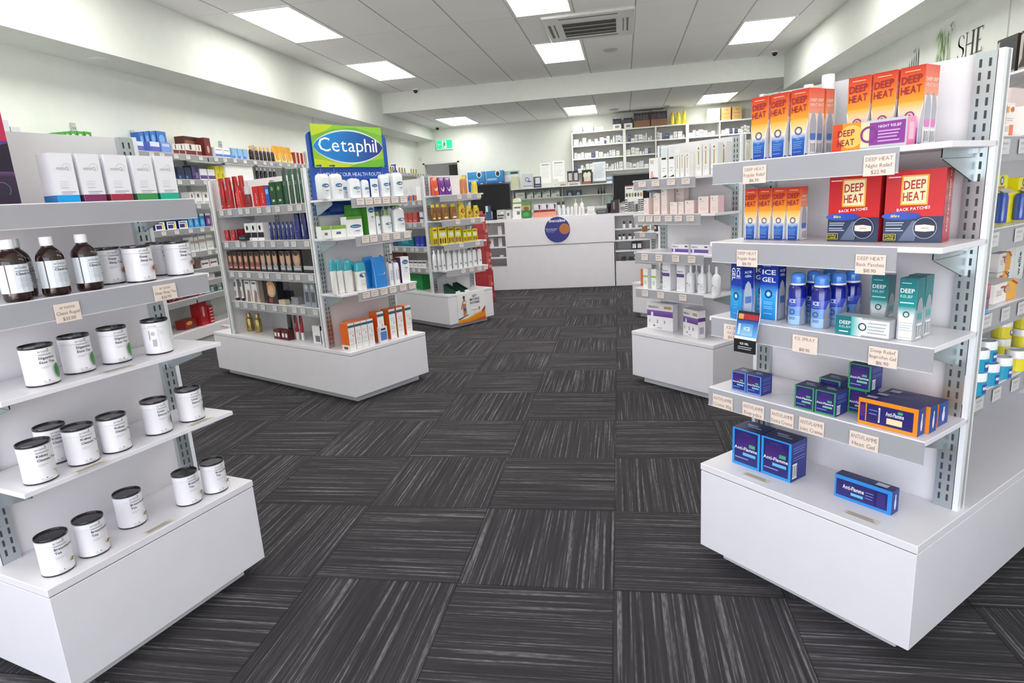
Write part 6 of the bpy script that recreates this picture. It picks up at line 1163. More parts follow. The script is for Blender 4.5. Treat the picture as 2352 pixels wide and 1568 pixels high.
wl(1.77, .04, [(5.8456, 0.1181, 0.0951), (5.9731, 0.1228, 0.099)], carton('carton', .08, 'e4e8f0', lambda P, *a: (P.rect(0, .1, 1, .35, '4c74c0'), P.rect(.1, .7, .9, .8, 'b8a098'))), 'w7', 'carton', 'white carton with blue wave', 'top shelf')
wl(1.77, .04, [(6.1129, 0.0829, 0.1036), (6.2085, 0.093, 0.1052), (6.3067, 0.0877, 0.1068)], carton('carton', .08, '8cb4dc', lambda P, *a: P.rect(0, .0, .5, .3, '3c78b8')), 'w8', 'carton', 'light blue carton', 'top shelf')
DB = cap_bottle('26181a', 'e09828', lambda P, *a: P.rect(.08, .12, .92, .62, '9c94b8'), 2, .74, .55, 'bottle', 1.)
wl(1.77, .04, [(6.4497, 0.0527, 0.1535), (6.5449, 0.0357, 0.1501), (6.6226, 0.0362, 0.1505), (6.7021, 0.0366, 0.151), (6.7832, 0.0371, 0.1515), (6.8663, 0.0376, 0.1519)], DB, 'w9', 'bottle', 'dark bottle with orange cap', 'top shelf')
wl(1.77, .04, [(6.952, 0.1239, 0.1848), (7.0879, 0.1284, 0.1889), (7.2339, 0.1436, 0.1885)], pouch('e8a830', lambda P, *a: (P.rect(0, .05, 1, .58, 'ece0b0'), P.rect(.2, .1, .5, .3, 'a8b848')), d=.06), 'w10', 'pouch', 'orange and cream pouch', 'top shelf')
wl(1.77, .04, [(7.3744, 0.0744, 0.1365), (7.4657, 0.0652, 0.1365), (7.5592, 0.0779, 0.1365)], carton('carton', .08, 'a83c28', lambda P, *a: (P.rect(.3, 0, .7, 1, 'e8dcd8'))), 'w11', 'carton', 'red and white carton', 'top shelf')
wl(1.77, .04, [(10.647, 0.0297, 0.0782), (10.7537, 0.0299, 0.082), (10.8845, 0.0303, 0.0792), (11.0864, 0.0309, 0.0786), (11.225, 0.0313, 0.0833), (11.3669, 0.0316, 0.0804), (11.7371, 0.0327, 0.1007), (11.8656, 0.033, 0.105), (12.0235, 0.0335, 0.1023)], cap_bottle('b89c28', '2c2820', lambda P, *a: P.rect(.1, .5, .9, .7, '4c4020'), 2, .8, .6, depth=1.), 'w12', 'bottle', 'yellow and black can far away', 'top shelf')
wl(1.77, .05, [(3.6211, 0.0922, 0.1262), (3.7074, 0.0682, 0.0889)], carton('carton', .12, 'c4c8cc', simple('d0d4d6', None)), 'w13', 'carton', 'silver grey carton above the sunset box', 'top shelf')
wl(1.77, .08, [(4.0527, 0.0431, 0.0821), (4.098, 0.0403, 0.0919), (4.1443, 0.0449, 0.0989), (4.1973, 0.0535, 0.1065), (4.2592, 0.0549, 0.1118), (4.3269, 0.0645, 0.1146)], carton('carton', .08, '4c9c3c', lambda P, *a: (P.ell(.4, .5, .4, .34, 'e8dcd8'), P.rect(.3, .4, .5, .6, 'c88c84'))), 'w14', 'carton', 'green and white carton above the end panel', 'top shelf')
wl(1.55, .04, [(5.2402, 0.0871, 0.1075), (5.3347, 0.09, 0.1108)], carton('carton', .09, '222848', lambda P, *a: P.rect(.1, .1, .4, .3, '3c78c0')), 'x1', 'carton', 'navy carton', 'second shelf')
wl(1.55, .04, [(5.4353, 0.0992, 0.13)], carton('carton', .09, '2c2850', lambda P, *a: (P.rect(.1, .3, .5, .9, '4c4878'), P.rect(.5, .1, .9, .5, '7c5c9c')), top='e0e0e4'), 'x2', 'carton', 'navy and purple carton with white top', 'second shelf')
wl(1.55, .04, [(5.5555, 0.1032, 0.0986), (5.6738, 0.1071, 0.1065)], carton('carton', .08, 'dfdce6', lambda P, *a: P.rect(0, .1, 1, .42, '5c4080'), top='26262a'), 'x3', 'carton', 'white carton with purple band and dark top', 'second shelf')
wl(1.55, .04, [(5.7721, 0.0622, 0.1303), (5.8454, 0.0706, 0.1413)], carton('carton', .08, 'dccc20', lambda P, *a: P.rect(.3, .2, .8, .5, 'a89c30'), top='2c2c24'), 'x4', 'carton', 'yellow carton with dark top', 'second shelf')
wl(1.55, .02, [(6.1188, 0.4923, 0.15)], carton('display_tray', .14, 'f2f2f0', None), 'x5', 'display tray', 'large plain white display tray', 'second shelf')
DW = cap_bottle('26222c', 'f0f0f0', lambda P, *a: (P.rect(.08, .05, .92, .6, 'cfcbe0'), P.ell(.5, .35, .25, .2, '6c5c9c')), 2, .78, .5, depth=1.)
wl(1.55, .04, [(6.5018, 0.0358, 0.1484), (6.5798, 0.0362, 0.1511), (6.6595, 0.0367, 0.1492), (6.7686, 0.0373, 0.1481), (6.8525, 0.0378, 0.1461)], DW, 'x6', 'bottle', 'dark bottle with white cap and lilac label', 'second shelf')
wl(1.335, .04, [(5.3345, 0.0611, 0.1049), (5.4246, 0.0943, 0.1087), (5.5367, 0.1043, 0.1046)], carton('carton', .09, 'e8eae8', lambda P, *a: (P.rect(.3, .5, .6, .8, '8c3c38'), P.rect(.1, 0, .9, .2, 'b0b8b4'))), 'y1', 'carton', 'white dental carton', 'third shelf')
wl(1.12, .04, [(4.8523, 0.1054, 0.07), (4.9956, 0.1275, 0.067), (5.1463, 0.1284, 0.0639)], carton('carton', .07, 'eceef2', lambda P, *a: (P.rect(.1, .12, .66, .6, '2c2878'), P.rect(.7, .1, .9, .7, 'dccc58'), P.rect(.1, .74, .8, .86, '3c3c50')), side='2c2468'), 'y2', 'carton', 'small white carton with navy square', 'fourth shelf')
wl(1.12, .05, [(5.2662, 0.0606, 0.122), (5.3492, 0.0686, 0.1191), (5.4345, 0.0641, 0.1201)], carton('carton', .07, '3c94d0', lambda P, *a: (P.rect(0, .84, 1, 1, 'e8ecf0'), P.rect(.2, .2, .7, .6, '7cc0e8'))), 'y3', 'carton', 'tall light blue carton, front', 'fourth shelf')
wl(1.12, .15, [(5.2403, 0.0767, 0.1326), (5.327, 0.0729, 0.1296)], carton('carton', .07, '2c70b0', lambda P, *a: P.rect(0, .84, 1, 1, 'e0e4ea')), 'y4', 'carton', 'tall blue carton, back row', 'fourth shelf')
wl(1.12, .05, [(5.5223, 0.0725, 0.1212)], carton('carton', .07, '5c3478', lambda P, *a: (P.rect(0, .84, 1, 1, 'e8e4ec'), P.rect(.3, .2, .8, .6, 'b898c8'))), 'y5', 'carton', 'tall purple carton', 'fourth shelf')
wl(.905, .05, [(5.233, 0.0488, 0.1296), (5.2947, 0.0498, 0.1252), (5.3802, 0.0961, 0.1354), (5.4911, 0.0996, 0.1445)], carton('carton', .07, 'dcdedc', simple('e4e6e4', None, band='a89890', bv=.55)), 'z1', 'carton', 'pale grey-white carton', 'fifth shelf')
wl(.745, .05, [(5.2644, 0.0625, 0.0701)], carton('carton', .07, '6c5c58', None), 'z2', 'carton', 'brown-grey carton', 'sixth shelf')
wl(.745, .05, [(5.3697, 0.1229, 0.0671), (5.4983, 0.1078, 0.0662)], carton('carton', .07, 'ecebe9', lambda P, *a: (P.rect(.1, .4, .9, .6, '5c4c4c'), P.ell(.15, .5, .08, .2, 'b03028'))), 'z3', 'carton', 'long low white carton', 'sixth shelf')
wl(.63, .05, [(5.2813, 0.1332, 0.1222), (5.4205, 0.1062, 0.1142)], carton('carton', .07, 'eaeae8', simple('f0f0ee', None, band='a0a4a8', bv=.5)), 'z4', 'carton', 'low white carton', 'seventh shelf', hmax=.09)
RB = lambda P, *a: (P.rect(0, 0, 1, 1, 'a01c20', 'b42428'), P.poly([(.05, .1), (.5, .1), (.45, .6), (.05, .5)], '241418'), P.poly([(.15, .2), (.2, .2), (.42, .6), (.36, .6)], 'e8a898'), P.poly([(.55, .15), (.95, .15), (.95, .6), (.6, .5)], '241418'), P.poly([(.6, .2), (.65, .2), (.9, .62), (.84, .62)], 'e8a898'))
wl(.50, .04, [(4.9108, 0.2327, 0.0475)], carton('carton', .09, 'a01c20', RB, side='6c1418'), 'r1', 'carton', 'wide red and black carton', 'eighth shelf')
wl(.50, .05, [(5.1191, 0.1216, 0.0587)], carton('carton', .08, '5c1c44', lambda P, *a: (P.rect(0, .8, 1, 1, 'e8e8e8'), P.ell(.5, .5, .3, .2, 'a898a8'))), 'r2', 'carton', 'plum carton with white top', 'eighth shelf')
wl(.50, .04, [(5.2227, 0.0756, 0.063)], carton('carton', .08, 'b02026', lambda P, *a: (P.rect(.2, .1, .7, .25, 'e8c0b8'), P.rect(.2, .4, .7, .55, 'e8c0b8'), P.rect(.2, .7, .7, .85, 'e8c0b8'))), 'r3', 'carton', 'red carton with pale bars', 'eighth shelf')
wl(.50, .05, [(5.3461, 0.0379, 0.0581), (5.4258, 0.0385, 0.0506), (5.5469, 0.0552, 0.0676)], jar('7cb8a4', 'c8e0d8', lambda P, *a: P.rect(.1, .2, .9, .8, 'a8d4c4')), 'r4', 'jar', 'mint green jar', 'eighth shelf')
wl(.21, .10, [(5.0986, 0.1712, 0.0851)], carton('carton', .10, '8c2420', lambda P, *a: (P.ell(.35, .62, .25, .22, 'd89c38'), P.rect(.5, .15, .9, .4, '6c4428'))), 's1', 'carton', 'low red and gold carton', 'bottom shelf')
wl(.21, .06, [(5.2464, 0.1101, 0.2342)], carton('carton', .10, 'b01c24', lambda P, *a: P.rect(.3, .35, .55, .75, 'c8a4a4')), 's2', 'carton', 'tall plain red carton', 'bottom shelf')
wl(.21, .05, [(5.3339, 0.0667, 0.1724)], carton('carton', .10, 'a81c24', lambda P, *a: [P.rect(.2, .08+.18*k, .85, .14+.18*k, 'e8c8c0') for k in range(5)]), 's3', 'carton', 'tall red carton with pale bars', 'bottom shelf')
# ================================================================ right wall shelf goods
def dark_basket(w, h):
    m = MB(); m.loft([(w*.42, .09, 0), (w*.5, .10, h)], '4c4640', 'matte', 20, 5, 0, .1); m.loft([(w*.46, .085, h-.004), (w*.46, .085, h+.002)], '1e1c1a', 'matte', 20, 5, 0, .1); return m.build('basket')
for i, (x, w, h) in enumerate([(-5.62, .2, .10), (-5.36, .22, .12), (-5.10, .24, .13)]): row(WR, 1.77, .03, (x, w, h), dark_basket, 'bk%d' % i, 'basket', nth(i, 3)+'dark woven basket', 'top shelf of the right wall shelving, below the lettering', 'dark baskets below the wall lettering')
for i, x in enumerate((-4.80, -4.54)):
    row(WR, 1.77, .03, (x, .23, .23), carton('gift_box', .16, '34302c', lambda P, *a: (P.rect(.1, .12, .9, .9, '26302e'), P.rect(0, 0, 1, .08, '9c948c'), P.poly([(0, .1), (.14, .3), (.14, .95), (0, .9)], 'b8b0a8')), top='a8a49c'), 'gb', 'gift box', nth(i, 2)+'large dark gift box with pale trim', 'top shelf of the right wall shelving', 'dark gift boxes on the right wall')
for i, (x, z) in enumerate(((-5.0, 1.45), (-4.78, 1.45))): row(WR, z, .03, (x, .2, .16), carton('carton', .14, ('c0a0a4', 'a8c0c8')[i], simple(('c8a8ac', 'b4ccd4')[i], None)), 'rw%d' % i, 'carton', ('dusty pink', 'pale blue')[i]+' carton', 'second shelf of the right wall shelving')
# ================================================================ dispensary shelves: many small medicine boxes and bottles
R = random.Random(11)
PALE = ['f2f3f0', 'eef0ee', 'e8ecec', 'f4f4f2', 'dfe8e6', 'f0ece6', 'ececf0', 'e6eaee']
def med_kind(k):
    if k == 'box': return lambda c, c2: carton('medicine_box', .06, c, lambda P, *a: (P.rect(.1, .12, .9, .3, c2), P.rect(.15, .6, .7, .7, 'b8bcc0')))
    if k == 'bot': return lambda c, c2: cap_bottle(c, 'f2f2f2', lambda P, *a: P.rect(.1, .2, .9, .6, c2), 2, .8, .6, 'medicine_bottle', 1.)
ROWN = ['top', 'middle', 'bottom']; BAYN = ['first', 'second', 'third', 'fourth', 'fifth']
PK_ = {}
def med(F, x, y, z, w, h, kind, c, c2, lab, grp):
    wq, hq = round(w*100)/100-.002, round(h*50)/50
    o = prod(('med', kind, c, c2, wq, hq), lambda: med_kind(kind)(c, c2)(wq, hq)); F.put(o, x, y, z+.0007); tag(o, lab, 'medicine box' if kind == 'box' else 'medicine bottle', grp)
CN = {'9cc0dc': 'light blue', '8c98b8': 'slate blue', 'd8a8a8': 'pink', 'a8cca8': 'green', 'c8ccd0': 'grey', 'dcd49c': 'yellow', '3c4474': 'navy', 'b8a890': 'tan'}
for ri in range(3):
    for bi in range(5):
        if ri == 2 and bi > 1: continue
        x0, x1 = DX[bi]+.03, DX[bi+1]-.03; x = x0; i = 0; wcount = {}
        items = []
        while x < x1-.035:
            w = R.choice([.03, .04, .05, .05, .06, .07, .08]); h = R.choice([.06, .08, .08, .10, .12, .14]); 
            if x+w > x1: break
            items.append((x+w/2, w, h, 'bot' if R.random() < .3 and w < .06 else 'box', R.choice(PALE), R.choice(list(CN)))); x += w+R.choice([.004, .005, .006, .012])
        for i, (xx, w, h, k, c, c2) in enumerate(items):
            if k == 'box' and c2 in ('3c4474',) and R.random() < .5: c = '4c5484'
            lab = '%s%s %s, %s row, %s bay of the dispensary shelving' % (nth(i, len(items)), CN[c2]+'-banded', 'medicine box' if k == 'box' else 'medicine bottle', ROWN[ri], BAYN[bi])
            med(WB, xx, .03+R.choice([0, .01, .03]), DZ[ri+1], w, h, k, c, c2, lab, 'medicines on the dispensary shelves')
            if k == 'box' and h < .09 and R.random() < .5:
                wq, hq = round(w*100)/100, round(h*50)/50
                med(WB, xx, .035, DZ[ri+1]+hq+.001, w, .04, 'box', R.choice(PALE), c2, 'small box on top of the %sbox, %s row, %s bay, dispensary' % (nth(i, len(items)), ROWN[ri], BAYN[bi]), 'medicines on the dispensary shelves')
# feature items and the things on top
row(WB, DZ[0], .05, [(-0.8421, 0.1857, 0.1071), (-0.6359, 0.1762, 0.1147)], carton('carton', .16, 'f8f8f8', lambda P, *a: P.poly([(.2, .3), (.7, .6), (.7, .64), (.2, .34)], 'c8ccd0'), side='6c7074'), 'dt1', 'carton', 'plain white carton, left end', 'on top of the dispensary shelving')
row(WB, DZ[0], .05, [(-0.4269, 0.1751, 0.074)], carton('tray', .12, 'd0d0cc', None), 'dt2', 'tray', 'low grey tray', 'on top of the dispensary shelving')
def folder_box(front_c, body, lab):
    def mk(w, h):
        r = thing('folder_box'); m = MB(); m.box(-w/2, 0, 0, w/2, .01, h*.45, front_c); m.box(-w/2, .01, 0, -w/2+.008, .2, h, body); m.box(w/2-.008, .01, 0, w/2, .2, h, body); m.box(-w/2, .19, 0, w/2, .2, h, body); m.box(-w/2, 0, 0, w/2, .2, .006, body); m.build('box', r)
        m = MB(); n = max(4, int(w/.028))
        for i in range(n):
            x = -w/2+.012+(w-.024)*i/n; m.box(x, .03, .006, x+(w-.024)/n*.85, .18, h*(.86+.04*(i % 3)), '24222c' if i % 2 else '3a3844'); m.box(x+.004, .0285, h*.5, x+.008, .03, h*.78, 'b8bcc8')
        f = m.build('folders', r); f['label'] = 'dark folders with pale spines'
        if lab: m = MB(); P = Pt(m, front(w, h*.45), w, h*.45); P.rect(.25, .25, .75, .7, '8c8c90'); m.build('label_print', r)
        return r
    return mk
row(WB, DZ[0], .05, [(-0.0867, 0.1568, 0.2057), (0.123, 0.164, 0.2122)], folder_box('f0f0ee', '2c2a30', True), 'fb1', 'folder box', 'dark folder box with white front', 'on top of the dispensary shelving')
row(WB, DZ[0], .05, [(0.3801, 0.3011, 0.2695), (0.7, 0.3063, 0.2975)], folder_box('8a6244', '6c4a34', False), 'fb2', 'folder box', 'brown cardboard box full of dark folders', 'on top of the dispensary shelving')
row(WB, DZ[0], .06, [(0.9487, 0.0721, 0.2196), (1.0578, 0.0959, 0.2197), (1.1654, 0.0875, 0.2336)], cap_bottle('ecdc28', 'e8cc20', lambda P, *a: (P.rect(.1, .35, .9, .8, 'f4eee4'), P.rect(.15, .62, .6, .74, '3a3a34')), 2, .78, .7, 'bottle', 1.), 'yb', 'bottle', 'large yellow bottle with white label', 'on top of the dispensary shelving')
row(WB, DZ[0], .05, [(1.6925, 0.2346, 0.2294)], carton('carton', .16, 'fbfcfa', lambda P, *a: P.rect(0, 0, 1, .17, 'b4ec94')), 'wgb', 'carton', 'white carton with pale green foot', 'on top of the dispensary shelving')
row(WB, DZ[0], .05, [(1.9147, 0.1786, 0.2336), (2.1082, 0.1621, 0.2325)], carton('cardboard_box', .16, 'c8a468', lambda P, *a: (P.rect(.1, .45, .9, .56, 'b48c50'), P.rect(.15, .1, .85, .35, 'b89458'), P.rect(.4, .76, .75, .8, '7c5c34'))), 'cb', 'cardboard box', 'tan cardboard box', 'on top of the dispensary shelving')
# thin wall shelves: upper
BT = 'upper wall bench shelf'
row(WB, 1.372, -.12, [(-2.8872, 0.3598, 0.3719), (-2.507, 0.3648, 0.3878)], carton('monitor_carton', .1, '2468b4', lambda P, *a: (P.rect(0, .45, 1, 1, '2c7cc4', '3c9cdc'), P.ell(.68, .86, .15, .18, 'dfe8f0'), P.ell(.68, .84, .1, .12, '20303c'), P.rect(.05, .52, .6, .62, '9cc8ec'), P.ell(.8, .25, .14, .16, 'f0e8f0'), P.ell(.84, .25, .08, .12, '4c3c34'), P.rect(.4, .18, .6, .3, '5c4cb0'))), 'om', 'carton', 'large blue device carton', BT)
row(WB, 1.372, -.04, [(-2.1709, 0.3191, 0.3587)], carton('carton', .12, 'e4eaea', lambda P, *a: (P.rect(0, .78, 1, 1, 'a8c8c8'), P.rect(.4, .82, .9, .94, '343c40'), lines(P, .1, .6, (.4, .3), 'b8bcbc', .03))), 'wt1', 'carton', 'pale carton with teal and dark header', BT)
row(WB, 1.372, -.13, [(-2.1057, 0.1492, 0.2694)], cap_bottle('d8d8b8', 'e8e8e4', lambda P, *a: P.rect(.1, .6, .9, .8, 'f0f0ec'), 3, .9, .8, 'tub'), 'tub', 'tub', 'cream clear tub in front of the teal carton', BT)
row(WB, 1.372, -.12, [(-1.85, 0.1921, 0.2761)], carton('carton', .08, 'e0e2ec', lambda P, *a: (P.ring(.45, .6, .045, .018, '8c9cc0', 16), P.rect(.5, .42, .85, .5, '4c5080'), P.rect(0, .12, 1, .17, '8c8c9c'))), 'wr', 'carton', 'pale carton with blue ring picture', BT)
row(WB, 1.372, -.12, [(-1.6628, 0.1476, 0.2053)], carton('carton', .08, '20284c', lambda P, *a: (P.rect(.3, .35, .9, .92, 'e8e8ea'), P.rect(.15, .35, .3, .92, 'b08878'), P.rect(.2, .1, .9, .24, '8c98c0'))), 'nb', 'carton', 'navy framed carton with white panel', BT)
row(WB, 1.372, -.12, [(-1.3042, 0.1031, 0.1398)], carton('carton', .06, 'f0eeea', simple('f2f0ec', None)), 'sb', 'carton', 'small off-white carton left of low boxes', BT)
row(WB, 1.372, -.12, [(-1.15, 0.154, 0.1378), (-0.9327, 0.2465, 0.1315)], carton('carton', .08, 'd8d0cc', lambda P, *a: (P.rect(.1, .12, .8, .4, '7c6c70'),)), 'lb', 'carton', 'low beige carton', BT, hmax=.067)
row(WB, 1.44, -.10, [(-1.0164, 0.1108, 0.2013), (-0.9057, 0.0935, 0.2019)], carton('carton', .08, '26262a', lambda P, *a: P.rect(.22, .1, .9, .8, 'c8c4c8')), 'bb', 'carton', 'black and white carton on the low beige ones', BT)
row(WB, 1.372, -.12, [(-0.687, 0.1941, 0.2706)], carton('carton', .12, '1c1a1c', lambda P, *a: (P.ell(.35, .62, .22, .22, 'ece4d8'), P.ell(.72, .66, .2, .2, 'ece4d8'), P.rect(.2, .2, .9, .5, 'dfd4c4'), P.rect(.05, 0, .9, .18, 'a05c44'))), 'bk', 'carton', 'black carton with a cream picture', BT)
row(WB, 1.372, -.12, [(-0.2426, 0.1416, 0.1099)], carton('carton', .08, 'e0e6ea', lambda P, *a: P.rect(0, .3, 1, .6, '4c94cc')), 'bw', 'carton', 'low white and blue carton beside the right screen', BT)
BU = 'lower wall bench shelf'
row(WB, 1.172, .05, [(-2.0468, 0.1963, 0.1284)], carton('carton', .08, 'ecece8', lambda P, *a: P.rect(.3, .5, .8, .6, '6c7070')), 'l0', 'carton', 'plain white carton left of the green-white ones', BU)
GW = lambda P, *a: (P.rect(0, 0, 1, 1, 'f0f2f0', 'f0f2f0'), P.poly([(0, .45), (0, 1), (1, 1), (1, .75)], 'a4bcae'), P.poly([(.1, .72), (.6, .92), (.6, .98), (.1, .86)], '26443a'), P.rect(.62, .1, .85, .3, '8c9490'))
row(WB, 1.172, .05, [(-1.8465, 0.1331, 0.1243), (-1.6916, 0.1413, 0.1145), (-1.5155, 0.1582, 0.1288), (-1.3314, 0.1748, 0.1255)], carton('carton', .08, 'f0f2f0', GW, side='4c5854'), 'l1', 'carton', 'green and white sloped-print carton', BU)
row(WB, 1.172, .05, [(-1.0484, 0.1301, 0.1075), (-0.8755, 0.1294, 0.1049)], carton('carton', .08, '2c3c5c', lambda P, *a: P.poly([(.2, .05), (.8, .05), (.65, .6), (.35, .6)], 'a8c4e0')), 'l2', 'carton', 'small navy and blue carton', BU)
row(WB, 1.172, .05, [(-0.4772, 0.0342, 0.1297), (-0.4175, 0.0341, 0.1175), (-0.3664, 0.0341, 0.1142)], cap_bottle('2a2422', '5c5450', lambda P, *a: P.rect(0, .0, 1, .3, 'f0f0f0'), 2, .6, .6, 'bottle', 1.), 'l3', 'bottle', 'small dark dropper bottle', BU)
# ================================================================ on the counter
KT_ = 'on the service counter'
def monitor(w, h, sh=.055):
    r = thing('computer_monitor'); m = MB(); z0 = h*.0+sh+.06
    m.box(-w/2, .0, z0, w/2, .03, h, '17171b', 'gloss', bev=.004); m.box(-w*.3, .03, z0+.05, w*.3, .06, h-.06, '131316', 'matte'); m.build('housing', r)
    m = MB(); m.box(-w/2+.015, -.004, z0+.018, w/2-.015, -.0005, h-.015, '141419', 'matte'); s = m.build('back_cover', r)
    m = MB(); m.box(-.03, .03, .01, .03, .055, z0+.12, '17171b', 'matte'); m.build('stand_neck', r)
    m = MB(); m.loft([(.12, .09, 0), (.11, .08, .012)], '17171b', 'gloss', 24, 3, 0, .05); m.build('stand_foot', r)
    m = MB(); P = Pt(m, front(w, h, -.0045), w, h); P.rect(.62, .16, .68, .19, '5c5c60'); P.rect(.72, .16, .86, .19, '5c5c60'); m.build('marking', r)
    return r
r = monitor(.46, .46); KC.put(r, -1.6495, .20, CT+.0007, .1); tag(r, 'black computer screen standing at the left end of the counter', 'monitor')
r = monitor(.52, .47); KC.put(r, 0.1257, .36, CT+.0007, -.05); tag(r, 'black computer screen near the right end of the counter', 'monitor')
r = monitor(.30, .36); KC.put(r, -1.8625, .40, CT+.0007, -.15); tag(r, 'second smaller black screen partly hidden behind the left one', 'monitor')
row(KC, CT, .05, [(-1.8095, 0.0746, 0.1231)], carton('leaflet', .02, 'c06c64', simple('e8d8c0', None, band='c04848')), 'k0', 'leaflet', 'small red and cream leaflet', 'left end, '+KT_)
row(KC, CT, .05, [(-1.7008, 0.0628, 0.1821)], carton('leaflet_holder', .05, '3c5880', lambda P, *a: P.rect(.0, .6, .5, 1, 'e8ecf0')), 'k1', 'leaflet holder', 'blue and white leaflet holder before the left screen', KT_)
row(KC, CT, .06, [(-1.5407, 0.1021, 0.1234)], carton('receipt_printer', .09, 'c8ccca', lambda P, *a: (P.rect(.05, .35, .9, .5, '3c4044'), P.rect(.5, .6, .85, .8, 'f0f2f0'), P.rect(.05, .1, .8, .22, '34383c'))), 'k2', 'printer', 'grey receipt printer under the left screen', KT_)
row(KC, CT, .04, [(-1.4408, 0.0676, 0.1127)], carton('card_terminal', .06, 'dfe0de', lambda P, *a: P.rect(.3, .4, .7, .7, '5c6064')), 'k3', 'card terminal', 'small white card terminal', KT_)
def leaflet_stand(w, h):
    r = thing('counter_display'); m = MB(); m.box(-w/2, 0, 0, w/2, .08, h*.42, 'f2f4f2'); m.box(-w/2, .05, h*.42, w/2, .08, h*.86, 'f0f2ee'); m.loft([(w/2, .012, h*.84), (w*.42, .012, h*.95), (w*.2, .012, h)], 'dfe8c8', 'card', 20, 2, 0, .066); m.build('card_body', r)
    m = MB(); P = Pt(m, front(w, h, .05), w, h); P.rect(0, .72, 1, .8, '7cac4c'); P.ell(.5, .62, .4, .08, 'f6f8f4'); P.rect(.12, .50, .88, .58, '6c7470'); m.build('printed_front', r); m = MB(); Q = Pt(m, front(w, h, 0), w, h); Q.rect(.1, .04, .5, .36, 'f8faf8'); Q.rect(.5, .2, .85, .36, '6c8c5c'); m.build('printed_tray_front', r); return r
row(KC, CT, .05, [(-1.3301, 0.1123, 0.2567)], leaflet_stand, 'k4', 'counter display', 'white and green arched counter display', KT_)
row(KC, CT, .05, [(-1.207, 0.1116, 0.2009)], carton('counter_display', .08, '3c7c3c', lambda P, *a: (P.rect(0, .5, 1, .8, 'c8a868'), P.ell(.5, .6, .3, .12, '7c6438'), P.ell(.45, .24, .35, .14, '48b44c'), P.rect(0, .8, 1, 1, '5c9c54'))), 'k5', 'counter display', 'green box display with tan picture', KT_)
def red_tray(w, h):
    r = thing('counter_display'); m = MB(); m.box(-w/2, 0, 0, w/2, .12, h*.40, 'e8a088'); m.box(-w/2, .1, h*.4, w/2, .12, h, 'dcdce8'); m.build('tray', r)
    m = MB(); n = 5
    for i in range(n): x = -w/2+.008+(w-.016)*i/n; m.box(x, .01, h*.12, x+(w-.016)/n*.92, .09, h*.55, 'a82c2c' if i % 2 else '8c2020')
    g = m.build('red_packs', r); g['label'] = 'row of dark red packs'
    m = MB(); P = Pt(m, front(w, h, .1), w, h)
    for i in range(3): P.rect(.02+.34*i, .58, .26+.34*i, .95, 'eceef6'); P.poly([(.22+.34*i, .6), (.27+.34*i, .6), (.29+.34*i, .9), (.2+.34*i, .94)], '4c4850')
    m.build('printed_header', r); return r
row(KC, CT, .05, [(-0.9797, 0.2983, 0.1658)], red_tray, 'k6', 'counter display', 'long peach tray of dark red packs', KT_)
row(KC, CT, .10, [(-0.803, 0.0387, 0.1804), (-0.7422, 0.0386, 0.1767)], cap_bottle('eef0f2', '141416', None, 2.4, .78, .8), 'k7', 'bottle', 'white bottle with square black cap', KT_)
row(KC, CT, .04, [(-0.7851, 0.0383, 0.1111), (-0.7333, 0.0437, 0.108), (-0.6812, 0.0382, 0.1156), (-0.6321, 0.0381, 0.118)], cap_bottle('eef0f4', 'f2f4f6', lambda P, *a: P.rect(.15, .15, .85, .5, '8c98b4'), 2.4, .88, .7), 'k8', 'bottle', 'small white bottle with blue print', KT_)
row(KC, CT, .08, [(-0.5863, 0.0491, 0.1996), (-0.51, 0.049, 0.2055)], pump_bottle('f2f2ee', 'f0f0ec', lambda P, *a: P.rect(.3, .2, .7, .6, 'dfe0dc')), 'k9', 'pump bottle', 'all-white pump bottle', KT_)
row(KC, CT, .04, [(-0.5804, 0.0326, 0.1096), (-0.537, 0.0325, 0.1124), (-0.4936, 0.0324, 0.1151)], cap_bottle('f4f4f0', 'eaeae6', None, 2.4, .9, .6), 'k10', 'bottle', 'slim white bottle before the pump bottles', KT_)
row(KC, CT, .05, [(-0.3987, 0.0914, 0.0991)], carton('carton', .08, 'f0f1ef', simple('f2f2f0', None, band='dcdcd8')), 'k11', 'carton', 'white carton right of the pump bottles', KT_)
row(KC, CT, .06, [(-0.2624, 0.1498, 0.0537)], carton('cash_tray', .14, '3c3c40', lambda P, *a: P.rect(.1, .3, .8, .8, '6c6c70')), 'k12', 'tray', 'low dark grey tray', KT_)
row(KC, CT, .04, [(-0.0995, 0.1113, 0.16)], carton('carton', .08, '3c1c24', lambda P, *a: (P.rect(.12, .08, .88, .95, '241a1e'), P.rect(.25, .3, .45, .85, '8c7c80'), P.rect(.92, 0, 1, 1, 'b0808c')), side='8c3c4c'), 'k13', 'carton', 'dark maroon carton', KT_)
r = thing('pen_cup'); m = MB(); m.loft([(.035, .035, 0), (.045, .045, .12)], '1c1c20', 'gloss'); m.build('cup', r); m = MB(); R2 = random.Random(4)
for k in range(7): a = k*.9; m.bar((.015*math.cos(a), .015*math.sin(a), .05), (.04*math.cos(a), .04*math.sin(a), .19+R2.uniform(0, .03)), .004, R2.choice(['7cb8bc', '2c2c30', '9cc4c8']))
m.build('pens', r); KC.put(r, -0.1691, .27, CT+.0007); tag(r, 'black pen cup with pale blue pens beside the right screen', 'pen cup')
row(KC, CT, .12, [(0.1308, 0.2223, 0.3223)], carton('display_card', .04, 'ecece8', lambda P, *a: [P.rect(.0, .96, 1, 1, 'a83048'), P.rect(.08, .86, .4, .90, '5c5c60')]+[P.ell(.1+.16*k, .64, .06, .08, ('3c4450', '6c7450', 'b08c4c')[k % 3]) for k in range(6)]), 'k14', 'display card', 'white display card behind the dotted packs', KT_)
DOT = lambda P, *a: [P.circ(.25+.5*(k % 2), .12+.15*(k//2), .008, '3c3c40') for k in range(12)]
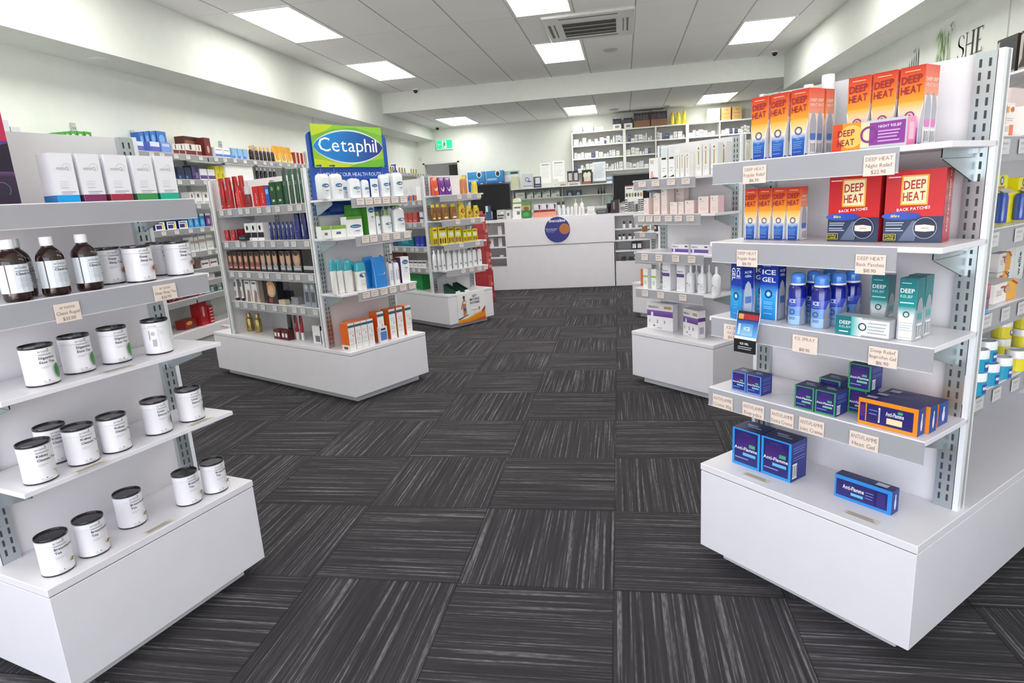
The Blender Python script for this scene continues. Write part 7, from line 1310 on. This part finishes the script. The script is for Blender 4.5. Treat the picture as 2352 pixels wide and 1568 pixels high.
row(KC, CT, .05, [(0.0353, 0.0316, 0.1724), (0.0721, 0.0316, 0.1337), (0.1089, 0.0315, 0.1367), (0.1588, 0.0262, 0.1024), (0.1902, 0.0262, 0.1629), (0.2242, 0.0313, 0.1659)], carton('lolly_pack', .05, 'f4f4f2', DOT), 'k15', 'pack', 'white pack with dark dots', KT_)
# open shelves in the counter
for (x0, z, n, kind, nm) in ((.0, 0, 0, 0, 0),): pass
JB = cap_bottle('eceeec', '141416', None, 2, .6, .62, 'jar', 1.)
row(KC, .7525, .05, [(0.0021, 0.0373, 0.0827), (0.0791, 0.0425, 0.0836), (0.1558, 0.037, 0.0848)], JB, 'c1', 'jar', 'white jar with square black lid', 'upper open shelf, right of counter')
row(KC, .613, .05, [(-0.0545, 0.0375, 0.0652), (-0.0037, 0.0428, 0.0678), (0.0684, 0.048, 0.0638), (0.1294, 0.0319, 0.0611), (0.1746, 0.0371, 0.0586)], JB, 'c1', 'jar', 'white jar with square black lid', 'second open shelf, right of counter')
row(KC, .483, .05, [(.15, .13, .09)], carton('carton', .1, '1e1e20', lambda P, *a: (P.rect(.1, .2, .45, .8, 'e8ece8'), P.rect(.6, .2, .95, .8, 'e8ece8'))), 'c2', 'carton', 'black carton with two white squares', 'third open shelf of the counter')
row(KC, .348, .05, [(-0.0123, 0.0591, 0.0436), (0.0842, 0.0588, 0.0392), (0.1456, 0.0533, 0.0309), (0.2068, 0.0585, 0.0227), (0.2706, 0.0583, 0.0144)], carton('carton', .08, '2c2826', simple('34302e', None, '5c5450')), 'c3', 'carton', 'dark brown carton', 'lowest open shelf at the right of the counter')
row(KC, .7525, .08, [(-1.5715, 0.0515, 0.1093)], carton('carton', .05, 'f0e8ea', simple('f4ecee', None)), 'c4', 'carton', 'pale pink carton', 'upper open shelf at the left of the counter')
row(KC, .603, .08, [(-1.6882, 0.0462, 0.1097), (-1.5759, 0.0517, 0.104)], carton('carton', .05, 'f0ecee', simple('f4f0f2', None)), 'c5', 'carton', 'white carton', 'second open shelf at the left of the counter')
row(KC, .4685, .08, [(-1.5677, 0.0519, 0.0199)], carton('carton', .05, 'eeeaea', None), 'c6', 'carton', 'low white carton', 'third open shelf at the left of the counter')
bpy.context.view_layer.update()
